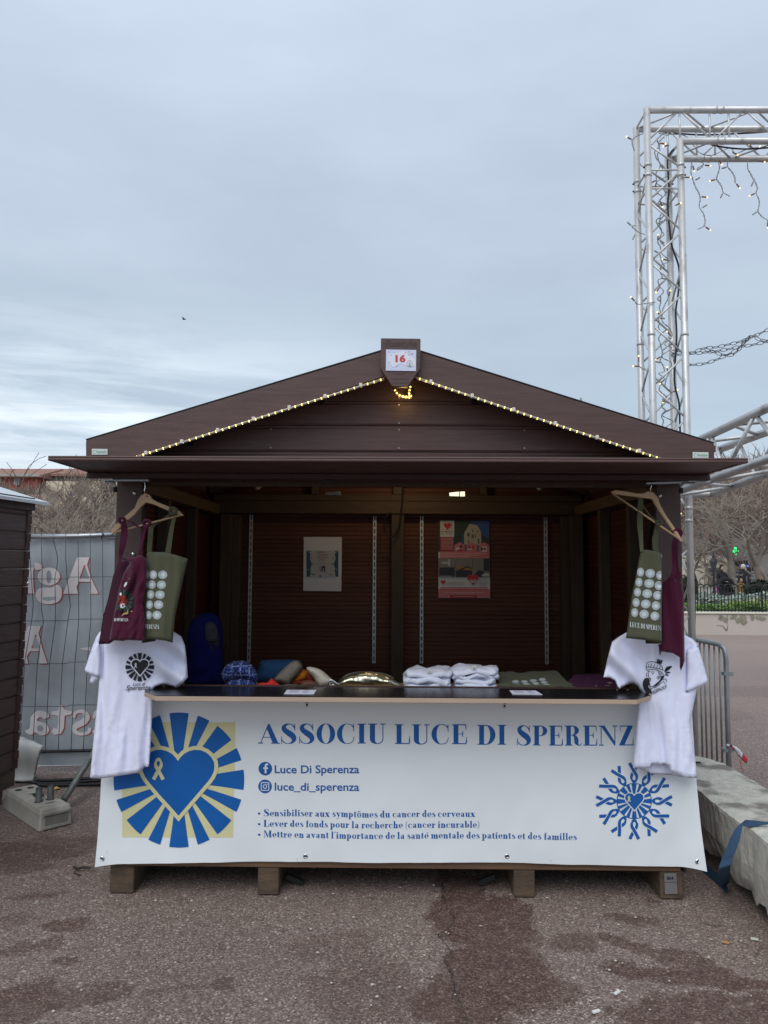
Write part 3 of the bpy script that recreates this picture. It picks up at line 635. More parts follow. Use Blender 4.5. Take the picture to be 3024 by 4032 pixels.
def eac():
    g, a = le(); return g + [[(.28, .70), (.34, .70), (.44, .90), (.32, .90)]], a
def oci():
    g, a = lo(); return g + [[(.08, .70), (.14, .70), (.27, .86), (.40, .70), (.46, .70), (.32, .93), (.22, .93)]], a
GL = dict(A=gA, S=gS, O=gO, C=gC, I=gI, U=gU, L=gL, E=gE, D=gD, P=gP, R=gR, N=gN, Z=gZ, M=gM, a=la, b=lb, c=lc, d=ld, e=le, f=lf, h=lh, i=li, l=ll, m=lm, n=ln, o=lo, p=lp, r=lr, s=ls, t=lt, u=lu, v=lv, x=lx, y=ly)
GL.update({'•': bul, "'": apo, '(': lambda: par(1), ')': lambda: par(-1), 'é': eac, 'ô': oci})
GC = {}
def glyph(ch):
    if ch not in GC:
        g, a = GL[ch](); GC[ch] = ([tri(p) for p in g], a)
    return GC[ch]
def serif_text(s, sp=.02, space=.26):
    """-> list of (verts, faces, layer), total advance; cap height 1"""
    x = 0; o = []
    for ch in s:
        if ch == ' ': x += space; continue
        g, a = glyph(ch)
        for k, (v, f) in enumerate(g): o.append(([(p[0] + x, p[1]) for p in v], f, k))
        x += a + sp
    return o, x
def sans_text(s, bold=.0, shear=0):
    c = bpy.data.curves.new('t', 'FONT'); c.body = s; c.size = 1; c.offset = bold; c.shear = shear; c.resolution_u = 4
    o = bpy.data.objects.new('t', c); me = bpy.data.meshes.new_from_object(o)
    v = [(p.co.x, p.co.y) for p in me.vertices]; f = [tuple(p.vertices) for p in me.polygons]
    bpy.data.objects.remove(o); bpy.data.meshes.remove(me); bpy.data.curves.remove(c)
    x0 = min(p[0] for p in v); x1 = max(p[0] for p in v)
    return [([((p[0] - x0), p[1] / .70) for p in v], f, 0)], x1 - x0
def fit(parts, adv, x0, x1, ybase, cap, slope_=0.0):
    """place unit text into photo-like plane coordinates (x right, y down)"""
    k = (x1 - x0) / adv
    return [([(x0 + p[0] * k, ybase - p[1] * cap + (p[0] * k) * slope_) for p in v], f, l_) for v, f, l_ in parts]
def lay(name, parts, mapf, mat, parent, base=.0006, dl=.00016, **kk):
    """mapf(x, y, lift) -> 3D point; every part lies on its own thin layer"""
    mb = MB()
    for v, f, l_ in parts: mb.add([mapf(a, b_, base + dl * l_) for a, b_ in v], f)
    return mk(name, mb.v, mb.f, mat, parent, **kk)

# ------------------------------------------------------------------ emblem shapes
def heart(cx, cy, s, off=0.0):
    h = [(0, .61), (.07, .71), (.17, .81), (.30, .88), (.46, .92), (.62, .91), (.78, .84), (.91, .72), (.985, .58), (1.0, .46), (.985, .32), (.92, .18), (.84, .06), (.42, -.43), (0, -.92)]
    h = h + [(-a, b_) for a, b_ in reversed(h[1:-1])]
    pts = [Vector(p) for p in h]; n_ = len(pts)
    if off:
        q = []
        for i in range(n_):
            a, b_, c = pts[i - 1], pts[i], pts[(i + 1) % n_]; d1 = (b_ - a).normalized(); d2 = (c - b_).normalized()
            n1_ = Vector((-d1.y, d1.x)); n2_ = Vector((-d2.y, d2.x)); m_ = (n1_ + n2_); m_.normalize(); cs = max(.5, m_.dot(n1_)); q.append(b_ + m_ * off / cs)
        pts = q
    return [(cx + p.x * s, cy - p.y * s) for p in pts]
def rays(cx, cy, r0, r1, sx_=1, sy_=1):
    o = []
    for k in range(16):
        a = k * 22.5; h1 = 8.6 if k % 2 == 0 else 5.6; h0 = h1 * 1.1
        pts = [(r0, a - h0)] + [(r1, a - h1 + 2 * h1 * i / 5) for i in range(6)] + [(r0, a + h0)]
        o.append([(cx + r * math.sin(R(t)) * sx_, cy - r * math.cos(R(t)) * sy_) for r, t in pts])
    return o
def disc(cx, cy, r, n=28, ry=None): return [(cx + r * math.cos(2 * math.pi * i / n), cy + (ry or r) * math.sin(2 * math.pi * i / n)) for i in range(n)]
def ribbon_sign(cx, cy, h, ang=0, wd=.2, forked=True):
    """awareness ribbon, loop up; returns 3 polygons in stacking order"""
    def tr(p):
        a = R(ang); x, y = p[0] * h, p[1] * h; return (cx + x * math.cos(a) + y * math.sin(a), cy - (-x * math.sin(a) + y * math.cos(a)))
    def tail(pl, sgn):
        return pl
    A = rib([(.46, -.98, wd), (.22, -.50, wd), (-.02, -.08, wd), (-.24, .30, wd * .95), (-.27, .62, wd * .7), (-.15, .86, wd * .5)], 4)
    Bk = rib([(-.46, -.98, wd), (-.22, -.50, wd), (.02, -.08, wd), (.24, .30, wd * .95), (.27, .62, wd * .7), (.15, .86, wd * .5)], 4)
    C_ = rib([(-.23, .76, wd * .5), (-.12, .90, wd * .85), (0, .94, wd), (.12, .90, wd * .85), (.23, .76, wd * .5)], 4)
    return [[tr(p) for p in q] for q in (Bk, C_, A)]
def polys(lst, layer0=0): return [(*tri(p), layer0 + i) for i, p in enumerate(lst)]

# ------------------------------------------------------------------ sign on the ridge, plates
def plane(Y): return lambda x, y, d: P(x, y, Y) - Vector((0, d, 0))
m_engr = M('engraved_dark', (.060, .038, .038), .6)
pr, ad = sans_text('Rustyle', .025); lay('engraved_name', fit(pr, ad, 1519, 1642, 1364, 24), plane(3.5549), m_engr, sg)
pr, ad = sans_text('02 28 18 26 07', .005); lay('engraved_number', fit(pr, ad, 1543, 1611, 1496, 7), plane(3.5549), m_engr, sg)
pr, ad = sans_text('www.rustyle.fr', .005); lay('engraved_number', fit(pr, ad, 1543, 1611, 1510, 7), plane(3.5549), m_engr, sg)
lay('engraved_arc', polys([rib([(1553, 1464, 1.5), (1565, 1472, 1.5), (1579, 1475, 1.5), (1593, 1472, 1.5), (1604, 1464, 1.5)])]), plane(3.5549), m_engr, sg)
m_gtxt = M('green_print', (.12, .38, .18), .5); m_gry = M('pale_grey_print', (.40, .45, .44), .5)
for x0, y0 in ((361, 1767), (2728, 1780)):
    pr, ad = sans_text('Rustyle', .02); host = [o for o in bpy.data.objects if o.name.startswith('maker_plate')][0 if x0 < 1000 else 1]
    lay('plate_name', fit(pr, ad, x0 + 19, x0 + 58, y0 + 15, 8), plane(3.5938), m_gtxt, host)
    lay('plate_mark', polys([rib([(x0 + 16, y0 + 8, 1.6), (x0 + 9, y0 + 6, 2), (x0 + 4, y0 + 12, 2), (x0 + 8, y0 + 19, 2), (x0 + 15, y0 + 18, 1.6)]), rect(x0 + 21, x0 + 58, y0 + 18.5, y0 + 19.5)]), plane(3.5938), m_gry, host)
card = thing('number_card', P(1579, 1460, 3.553), 'white card with a red 16 on the ridge sign', 'card')
cb = plank_px('card_sheet', [(1520, 1376), (1639, 1378), (1638, 1461), (1519, 1459)], 3.551, .0015, M('card_lilac', (.64, .67, .86), .5), card, 0)
m_card2 = M('card_white', (.74, .77, .88), .5); m_redt = M('card_red', (.55, .06, .055), .5); m_navy = M('card_navy', (.10, .12, .25), .5)
CP = plane(3.5508)
lay('card_cloud', polys([[tuple(p) for p in crv([(1530, 1395), (1560, 1390), (1590, 1382), (1612, 1400), (1632, 1412), (1634, 1440), (1600, 1440), (1575, 1432), (1550, 1446), (1530, 1425)], 4)]]), CP, m_card2, card)
pr, ad = sans_text('16', .045); lay('card_number', fit(pr, ad, 1557, 1597, 1425, 26), CP, m_redt, card, base=.0012)
def star(cx, cy, r): return [(cx + (r if i % 2 == 0 else r * .35) * math.cos(i * math.pi / 4), cy + (r if i % 2 == 0 else r * .35) * math.sin(i * math.pi / 4)) for i in range(8)]
lay('card_stars', polys([star(1532, 1386, 3), star(1541, 1398, 3), star(1533, 1427, 3), star(1562, 1442, 3), star(1611, 1385, 3), star(1610, 1397, 3), star(1553, 1389, 2)], 0), CP, m_navy, card, base=.0012)
lay('card_red_stars', polys([star(1622, 1393, 4.5), star(1596, 1388, 3)], 0), CP, m_redt, card, base=.0012)
lay('card_tree', polys([[(1613, 1424), (1620, 1445), (1607, 1445)]]), CP, M('card_green', (.22, .40, .38), .5), card, base=.0012)
lay('card_arch', polys([rib([(1603, 1445, 3), (1603, 1432, 3), (1606, 1424, 3), (1613, 1420, 3), (1620, 1424, 3), (1624, 1432, 3), (1625, 1445, 3)])]), CP, M('card_pink', (.66, .42, .44), .5), card, base=.0010)

# number plate text
pr, ad = sans_text('864', .02); lay('plate_number', fit(pr, ad, 2625, 2651, 3464, 13), plane(YF - .0122), m_ink, pl)
lay('plate_line', polys([rect(2618, 2664, 3473, 3474.6)]), plane(YF - .0122), m_ink, pl)

# ------------------------------------------------------------------ banner
YBN = 3.745
ban = thing('banner', P(1570, 3400, YBN), 'long white charity banner with blue heart emblem across the front of the chalet', 'banner')
def bdep(x, y):
    # the sheet hangs nearly flat, curls a little at its lower corners and between eyelets
    v = max(0, (y - 2765) / 630); d = .005 * math.sin((x - 420) / 2300 * math.pi * 5 + .6) * v + .009 * nz(x / 230, y / 260) + .003 * nz(x / 60, y / 120, 4) * (.4 + v)
    d += .03 * max(0, 1 - (x - 400) / 90) ** 2 * v ** 2 + .05 * max(0, 1 - (2762 - x) / 110) ** 2 * v ** 2
    return d + .004
def BM(x, y, d=0):
    # grid coordinates are the photo's; the sheet is a plane YBN in front of the wall
    return P(x, y, YBN) - Vector((0, bdep(x, y) + d, 0))
bo = [(424, 2756), (1000, 2760), (1570, 2764), (2200, 2768), (2722, 2772), (2738, 3060), (2765, 3414), (2400, 3405), (1990, 3397), (1570, 3394), (1190, 3393), (800, 3395), (388, 3400), (402, 3060)]
v, f = tri(bo, 24)
sheet = MB().add([BM(a, b_) for a, b_ in v], f).go('banner_sheet', m_banner, ban, smooth=True)
md = sheet.modifiers.new('s', 'SOLIDIFY'); md.thickness = .0012; md.use_rim = False; md.offset = -1 if sheet.data.polygons[0].normal.y < 0 else 1
def bput(name, parts, mat, base=.0012, parent=ban): return lay(name, parts, lambda x, y, d: BM(x, y, d), mat, parent, base=base, dl=.00018)
def dense(lst, st=22, l0=0): return [(*tri(p, st), l0 + i) for i, p in enumerate(lst)]
bput('yellow_square', dense([[(485, 2843), (928, 2843), (918, 3296), (482, 3296)]], 30), m_yel, .0010)
bput('ray', dense(rays(706, 3070, 90, 265, .965, 1), 24, 0), m_blue, .0014)
bput('heart_band', dense([heart(704, 3080, 142, .105)], 26), m_yel, .0048)
bput('heart', dense([heart(704, 3080, 142)], 26), m_blue, .0052)
bput('ribbon_mark', polys(ribbon_sign(627, 3026, 41, 0, .34)), m_yel, .0056)
for wd_, x0, x1, yb in (('ASSOCIU', 1020, 1521, 2927), ('LUCE', 1553, 1842, 2929), ('DI', 1878, 1996, 2932), ('SPERENZA', 2031, 2572, 2934)):
    s_, a_ = serif_text(wd_, .035); bput('headline_word', fit(s_, a_ - .035, x0, x1, yb, 78), m_blue2)
for s, x1, yb, y1 in (("• Sensibiliser aux symptômes du cancer des cerveaux", 1872, 3213, 3216), ("• Lever des fonds pour la recherche (cancer incurable)", 1890, 3255, 3259), ("• Mettre en avant l'importance de la santé mentale des patients et des familles", 2270, 3297, 3304)):
    s_, a_ = serif_text(s, .03, .24); bput('text_line', fit(s_, a_, 1015, x1, yb, 27, (y1 - yb) / (x1 - 1015)), m_blue2)
for s, yb in (('Luce Di Sperenza', 3043), ('luce_di_sperenza', 3112)):
    s_, a_ = sans_text(s, .018); bput('text_line', fit(s_, a_, 1082, 1415, yb, 31), m_blue2)
bput('social_icon', polys([disc(1045, 3026, 27)]), m_blue2); bput('social_icon', polys([disc(1044, 3096, 27)]), m_blue2)
bput('icon_mark', polys([rib([(1056, 3010, 7), (1049, 3009, 7), (1046, 3016, 7), (1046, 3044, 7)], 3), rect(1037, 1056, 3021, 3027)]), m_wprint, .0020)
SQP = ((-1, -.6), (-.95, -.95), (-.6, -1), (.6, -1), (.95, -.95), (1, -.6), (1, .6), (.95, .95), (.6, 1), (-.6, 1), (-.95, .95), (-1, .6), (-1, -.6))
sq = lambda r0, r1: [rib([(1044 + a * r0, 3096 + b_ * r0, r1) for a, b_ in SQP[i0:i1]], 2) for i0, i1 in ((0, 7), (6, 13))]
ring = lambda cx, cy, r, w_: [rib([(cx + r * math.cos(i * math.pi / 8), cy + r * math.sin(i * math.pi / 8), w_) for i in range(j * 8, j * 8 + 9)], 2) for j in (0, 1)]
bput('icon_mark', polys(sq(15, 3.2) + ring(1044, 3096, 7, 3.2) + [disc(1052.5, 3087.5, 2, 8)]), m_wprint, .0020)
# small emblem ringed by ribbons
ecx, ecy = 2495, 3152
bput('emblem_ring', polys(ring(ecx, ecy, 69, 3.4)), m_blue2); bput('emblem_ray', polys(rays(ecx, ecy, 25, 69.5)), m_blue2, .0013)
bput('emblem_heart_band', polys([heart(ecx, ecy + 2, 36, .11)]), m_wprint, .0044); bput('emblem_heart', polys([heart(ecx, ecy + 2, 36)]), m_blue2, .0047)
bput('emblem_mark', polys(ribbon_sign(ecx - 21, ecy - 9, 11, 0, .4)), m_yel, .0050)
for k in range(12):
    a = k * 30; cx_, cy_ = ecx + 112 * math.sin(R(a)), ecy - 112 * math.cos(R(a))
    bb, c_, aa = ribbon_sign(cx_, cy_, 38, a + 180, .33)
    bput('ribbon', polys([bb, c_]), m_blue2, .0013); g2 = ribbon_sign(cx_, cy_, 38, a + 180, .45)[2]
    nn = len(g2) // 2; cut = g2[2:nn - 6] + g2[nn + 6:-2]
    bput('ribbon_gap', polys([cut]), m_banner, .0020); bput('ribbon', polys([aa]), m_blue2, .0023)
# eyelets
def eyelet(px, py):
    c = BM(px, py, .001); mb = MB(); n_ = 20; rr_ = [(.0055, -.0010), (.0075, -.0028), (.0105, -.0022), (.0125, .0004)]
    for r_, d_ in rr_:
        for k in range(n_): mb.v.append((c.x + r_ * math.cos(k * 2 * math.pi / n_), c.y + d_, c.z + r_ * math.sin(k * 2 * math.pi / n_)))
    for j in range(3):
        for k in range(n_): mb.f.append((j * n_ + k, j * n_ + (k + 1) % n_, (j + 1) * n_ + (k + 1) % n_, (j + 1) * n_ + k))
    mb.go('eyelet', m_eyelet, ban, smooth=True)
    MB().tube([c + Vector((0, -.0012, 0)), c + Vector((0, .0008, 0))], .006, 12).go('eyelet_hole', m_hole, ban)
for p in ((410, 3372), (1203, 3371), (1997, 3372), (2738, 3384), (1209, 2775), (1987, 2779)): eyelet(*p)
for px, py in ((426, 3350), (1170, 3385), (2165, 3386), (2640, 2960)):
    bput('crease_mark', polys([rib([(px, py - 6, .8), (px + 2, py, 1.6), (px + 4, py + 6, .6)], 3)]), m_gry)
# ------------------------------------------------------------------ cloth
def cloth(name, outline, Y0, t, fold, mat, parent, step=10, rad=22, smooth_n=0, backY=None, **k):
    """closed cloth volume with the given outline; Y0 number or f(x,y); fold(x,y) shifts depth"""
    ol = [tuple(p) for p in crv(outline, smooth_n)] if smooth_n else outline
    v, f = tri(ol, step); yf = Y0 if callable(Y0) else (lambda x, y: Y0)
    bound = set(); cnt = {}
    for a in f:
        for i in range(3):
            e_ = tuple(sorted((a[i], a[(i + 1) % 3]))); cnt[e_] = cnt.get(e_, 0) + 1
    for e_, c in cnt.items():
        if c == 1: bound.update(e_)
    def pr_(x, y): return math.sqrt(max(0, 1 - (1 - min(1, edist((x, y), ol) / rad)) ** 2))
    front = []; back = []; bi = {}
    vs = []
    for i, (x, y) in enumerate(v):
        p_ = 0 if i in bound else pr_(x, y); vs.append(P(x, y, yf(x, y) + fold(x, y) - t * p_))
    for i, (x, y) in enumerate(v):
        if i in bound: bi[i] = i
        else: bi[i] = len(vs); vs.append(P(x, y, yf(x, y) + fold(x, y) * .6 + (backY or t) * pr_(x, y)))
    fs = list(f) + [tuple(bi[i] for i in reversed(a)) for a in f]
    o = MB().add(vs, fs).go(name, mat, parent, smooth=True, **k)
    fr = lambda x, y, d=0: P(x, y, yf(x, y) + fold(x, y) - t * pr_(x, y) - d)
    return o, fr
def printc(name, lst, fr, mat, parent, lift=.003, st=0, l0=0):
    pts = dense(lst, st) if st else polys(lst); return lay(name, pts, lambda x, y, d: fr(x, y, d), mat, parent, base=lift + l0 * .0008, dl=.00015)
def folds(seed, ax=38, ay=260, amp=.02, slant=0):
    def f_(x, y):
        a = nz((x + slant * y) / ax, y / ay, seed); b = abs(nz((x + slant * y) / (ax * 1.1) + .3 * nz(x / 60, y / 60, 2), y / ay * 1.4, seed + 5)) * 2 - .5
        return amp * (a + .5 * b + .35 * nz((x + slant * y) / (ax * .4), y / ay * 2, seed + 9) + .14 * abs(nz(x / 16, y / 22, seed + 3)))
    return f_

# ---- T-shirt on the left
ts = thing('hanging_tshirt', P(470, 3060, 3.64), 'white T-shirt with black heart emblem hanging at the left counter end', 'T-shirt', 'T-shirts hung out at the counter ends')
base1 = folds(1.3, 42, 420, .020, .05)
def f1(x, y):
    k = min(1, max(.25, (y - 2470) / 420)); d = base1(x, y) * k
    # drag folds running from the emblem to the sleeve resting on the counter
    if x > 575 and y < 2745: d += .02 * math.sin((x * .55 + (2745 - y) * .8) / 15.0) * min(1, (x - 575) / 60)
    d += .018 * math.exp(-((x - 402) / 9.0) ** 2) * (1 if y < 2720 else max(0, 1 - (y - 2720) / 300)) 
    d += .03 * math.exp(-((x - (585 - (y - 2760) * .06)) / 9.0) ** 2) * min(1, max(0, (y - 2755) / 90))
    return d
so = [(393, 2488), (420, 2470), (560, 2462), (640, 2466), (683, 2486), (714, 2506), (728, 2540), (735, 2600), (740, 2667), (720, 2690), (697, 2708), (668, 2700), (640, 2694), (612, 2703), (597, 2716), (602, 2756), (597, 2860), (592, 2950), (586, 3019), (568, 3022), (560, 3034), (526, 3046), (452, 3057), (396, 3066), (354, 3064), (360, 3000), (366, 2930), (376, 2832), (385, 2750), (389, 2694), (390, 2669), (372, 2686), (362, 2694), (352, 2687), (356, 2668), (358, 2655), (330, 2646), (345, 2600), (362, 2550), (378, 2510)]
_, fr1 = cloth('shirt_body', so, 3.64, .016, f1, m_shirt, ts, 8, 11)
m_seam = M('seam_thread', (.50, .50, .60), .9)
printc('hem_seam', [rib([(356, 3051, 1), (396, 3053, 1), (452, 3044, 1), (526, 3033, 1), (558, 3024, 1)], 4), rib([(402, 2490, 1.2), (408, 2560, 1.2), (404, 2640, 1.2), (392, 2672, 1.2)], 4), rib([(337, 2636, 1), (360, 2645, 1), (386, 2662, 1)], 3), rib([(735, 2654, 1), (716, 2680, 1), (694, 2698, 1)], 3)], fr1, m_seam, ts, .002, st=14)
printc('ray', rays(550, 2627, 18, 56, 1, 1), fr1, m_ink, ts, .005, st=14)
printc('heart_band', [heart(551, 2628, 33, .13)], fr1, m_shirt2, ts, .0075, st=12); printc('heart', [heart(551, 2628, 33)], fr1, m_ink, ts, .0085, st=12)
printc('ribbon_mark', ribbon_sign(534, 2620, 9, 0, .35), fr1, m_wprint, ts, .0095)
for s, x0, x1, yb, cap in (('Luce di', 522, 572, 2700, 13), ('Sperenza', 494, 592, 2718, 20)):
    s_, a_ = sans_text(s, .004, .5); lay('script_word', fit(s_, a_, x0, x1, yb, cap, -.02), lambda x, y, d: fr1(x, y, d), m_ink, ts, base=.0055)
0 and printc('script_word', [rib([(512, 2704, 3.4), (500, 2707, 3), (503, 2716, 3), (508, 2722, 3), (498, 2727, 2.4), (489, 2727, 1)])], fr1, m_ink, ts, .0056)

# ---- T-shirt on the right
t2 = thing('hanging_tshirt', P(2620, 3060, 3.64), 'white T-shirt printed with a man in a headband hanging at the right counter end', 'T-shirt', 'T-shirts hung out at the counter ends')
base2 = folds(5.1, 44, 420, .022, -.04)
def f2(x, y):
    k = min(1, max(.25, (y - 2500) / 400)); d = base2(x, y) * k
    if x < 2560 and y < 2745: d += .02 * math.sin(((2560 - x) * .5 - (2745 - y) * .55) / 12.0) * min(1, (2560 - x) / 60)
    for x0_, sl in ((2545, .10), (2566, .085), (2590, .09)):
        d += .016 * min(1, max(0, (y - 2755) / 90)) * math.exp(-((x - (x0_ + (y - 2760) * sl)) / 8.0) ** 2)
    d += .016 * math.exp(-((x - (2706 - (y - 2700) * .05)) / 9.0) ** 2) * (1 if y < 2730 else 0)
    return d
so2 = [(2376, 2667), (2390, 2600), (2410, 2526), (2438, 2506), (2465, 2491), (2540, 2478), (2640, 2480), (2694, 2498), (2726, 2515), (2747, 2538), (2770, 2612), (2789, 2685), (2770, 2699), (2750, 2707), (2744, 2714), (2729, 2788), (2717, 2847), (2722, 2890), (2729, 2920), (2738, 2990), (2744, 3064), (2697, 3063), (2665, 3048), (2640, 3038), (2632, 3016), (2612, 3013), (2600, 3014), (2590, 3010), (2566, 3010), (2562, 3022), (2540, 3026), (2492, 3024), (2497, 2960), (2503, 2905), (2510, 2810), (2513, 2764), (2540, 2742), (2526, 2723), (2510, 2700), (2497, 2692), (2479, 2692), (2458, 2702), (2438, 2713), (2430, 2700), (2423, 2682), (2403, 2670)]
_, fr2 = cloth('shirt_front', so2, 3.64, .016, f2, m_shirt, t2, 8, 11)
cloth('shirt_back', [(2500, 3006), (2600, 3000), (2738, 3010), (2743, 3062), (2697, 3062), (2644, 3052), (2570, 3047), (2520, 3029)], 3.69, .006, lambda x, y: .01 * nz(x / 30, y / 90, 3), m_shirt, t2, 10, 14)
cloth('sleeve', [(2704, 2560), (2748, 2542), (2789, 2685), (2750, 2707), (2703, 2727), (2700, 2720), (2706, 2690)], 3.615, .012, lambda x, y: .008 * nz(x / 16, y / 60, 7), m_shirt, t2, 8, 9)
cloth('sleeve', [(330, 2646), (362, 2556), (392, 2520), (396, 2600), (391, 2660), (388, 2668)], 3.615, .010, lambda x, y: .008 * nz(x / 16, y / 60, 2), m_shirt, ts, 8, 8)
printc('hem_seam', [rib([(2496, 3008, 1), (2556, 3008, 1)], 2), rib([(2640, 3024, 1), (2700, 3046, 1), (2742, 3050, 1)], 3)], fr2, m_seam, t2, .002, st=14)
q = lambda u, v: (2350 + u * .2939, 2450 + v * .2939)
def strokes(lst, wd_=2.2): return [rib([(*q(a, b_), wd_) for a, b_ in s], 3) for s in lst]
face = strokes([[(685, 650), (690, 700), (700, 740), (722, 770), (700, 800), (712, 830), (720, 860), (770, 850), (820, 800)], [(665, 640), (662, 570), (690, 535), (760, 530), (840, 560), (880, 610), (885, 650)],
  [(665, 600), (740, 605), (820, 620), (885, 640)], [(665, 640), (740, 632), (810, 642), (880, 680)], [(700, 560), (690, 600)], [(740, 550), (720, 600)], [(780, 560), (760, 605)], [(820, 575), (800, 610)], [(850, 590), (840, 620)],
  [(820, 660), (850, 690), (880, 690)], [(830, 690), (860, 720), (890, 720)], [(880, 680), (900, 720), (880, 760)], [(690, 660), (715, 655)], [(730, 665), (775, 668)], [(735, 688), (765, 692)], [(700, 745), (725, 755)], [(665, 680), (665, 715), (680, 730)],
  [(705, 845), (720, 900), (735, 960)], [(720, 900), (790, 850), (880, 800)], [(880, 770), (930, 760), (935, 800)], [(890, 790), (920, 830)], [(770, 880), (850, 830)]], 2.4)
face += strokes([[(802, 548), (820, 490), (832, 520), (845, 495), (852, 525), (876, 500), (862, 555), (802, 545)]], 1.8)
printc('drawing', face, fr2, m_ink, t2, .0055)
printc('drawing', [[q(*p) for p in crv([(905, 660), (935, 600), (1008, 588), (980, 625), (930, 660)], 4)], [q(*p) for p in crv([(915, 680), (950, 662), (990, 672), (950, 685)], 4)], [q(*p) for p in crv([(910, 700), (940, 695), (965, 715), (930, 712)], 4)],
  [q(*p) for p in crv([(700, 755), (650, 750), (618, 800), (625, 880), (660, 940), (722, 958), (722, 915), (690, 860), (705, 830)], 4)], [q(*p) for p in [(860, 720), (900, 715), (880, 765), (860, 790), (790, 850), (740, 862), (800, 820), (850, 770)]]], fr2, m_ink, t2, .0056)
printc('drawing', [disc(*q(827, 738), 6, 12)], fr2, M('grey_drawing', (.25, .25, .3), .7), t2, .0062)
s_, a_ = sans_text('PASSIPAOLI!!', .018); c0, c1 = q(728, 975), q(935, 880)
lay('drawing_word', [([(c0[0] + p[0] / a_ * (c1[0] - c0[0]), c0[1] + p[0] / a_ * (c1[1] - c0[1]) - p[1] * 13.5) for p in s_[0][0]], s_[0][1], 0)], lambda x, y, d: fr2(x, y, d), m_ink, t2, base=.0058)

# ---- hangers
def hanger(label, poly, bar, hook, Y, tilt, screw=None):
    yf = lambda x, y: Y + tilt * (x - poly[0][0]) / 300
    root = thing('clothes_hanger', P(*poly[0], Y), label, 'hanger', 'wooden hangers hooked on the flap')
    v, f = tri(poly, 0); n_ = len(poly)
    vs = [P(a, b_, yf(a, b_)) for a, b_ in v] + [P(a, b_, yf(a, b_)) + Vector((0, .014, 0)) for a, b_ in v]
    fs = list(f) + [tuple(i + len(v) for i in reversed(a)) for a in f] + [(i, (i + 1) % n_, len(v) + (i + 1) % n_, len(v) + i) for i in range(n_)]
    MB().add(vs, fs).go('hanger_arm', m_hang, root, bevel=.0025)
    MB().tube([P(a, b_, yf(a, b_)) + Vector((0, .007, 0)) for a, b_ in bar], .0048, 10).go('trouser_bar', m_hang, root, smooth=True)
    MB().tube([P(a, b_, yf(a, b_)) + Vector((0, .007, 0)) for a, b_ in hook], .0022, 8).go('hook', m_eyelet, root, smooth=True)
    if screw: p = P(*screw, yf(*screw)); MB().tube([p - Vector((0, .002, 0)), p], .005, 10).go('screw', M('brass_dark', (.20, .10, .05), .5), root)
    return root
h = lambda l: [(320 + a * .2983, 1900 + b_ * .2983) for a, b_ in l]
hL = h([(390, 680), (395, 640), (450, 560), (560, 460), (700, 335), (745, 230), (790, 165), (845, 138), (900, 160), (930, 210), (1000, 255), (1200, 335), (1290, 368), (1350, 435), (1320, 442), (1240, 412), (1100, 352), (950, 287), (850, 262), (780, 325), (700, 425), (560, 545), (480, 625), (402, 690)])
hanger('pale wooden clothes hanger holding two tote bags on the left corner post', hL, h([(440, 655), (1320, 425)]), h([(828, 140), (826, 100), (836, 70), (834, 10), (815, -25)]), 3.48, .08, h([(866, 183)])[0])
g_ = lambda l: [(2350 + a * .3391, 1900 + b_ * .3391) for a, b_ in l]
hR = g_([(160, 110), (210, 85), (330, 100), (470, 125), (545, 125), (600, 98), (660, 115), (710, 170), (740, 260), (800, 370), (930, 560), (995, 670), (985, 692), (940, 650), (850, 510), (720, 320), (640, 190), (470, 168), (200, 132)])
hanger('wooden clothes hanger turned edge-on holding two tote bags on the right corner post', hR, g_([(190, 125), (945, 640)]), g_([(628, 105), (628, 70), (640, 40), (640, 10)]), 3.62, -.20)

# ---- tote bags
def strap(name, pts, Yf, mat, parent, yaw=.0):
    """flat strap: pts (x, y, width px)"""
    c = crv([Vector(p) for p in pts], 5, False); vs = []; fs = []
    for i, p in enumerate(c):
        Y = Yf(p.x, p.y) if callable(Yf) else Yf; tw = yaw * math.sin(i * .5) * p.z
        vs += [P(p.x - p.z / 2, p.y, Y - .002 - tw * .001), P(p.x + p.z / 2, p.y, Y - .002 + tw * .001), P(p.x + p.z / 2, p.y, Y + .002 + tw * .001), P(p.x - p.z / 2, p.y, Y + .002 - tw * .001)]
        if i:
            b_ = 4 * i
            for k in range(4): fs.append((b_ - 4 + k, b_ - 4 + (k + 1) % 4, b_ + (k + 1) % 4, b_ + k))
    fs += [(0, 1, 2, 3), (len(vs) - 1, len(vs) - 2, len(vs) - 3, len(vs) - 4)]
    return MB().add(vs, fs).go(name, mat, parent, smooth=False)
def knot(p, Y, r, mat, parent): 
    c = P(*p, Y); rr_ = random.Random(int(p[0]))
    return MB().tube([c + Vector((r * 1.1 * math.cos(a), -.6 * r * math.sin(a * 1.3), r * .9 * math.sin(a))) for a in [i * .7 for i in range(11)]], r * .55, 7).go('knot', mat, parent, smooth=True)
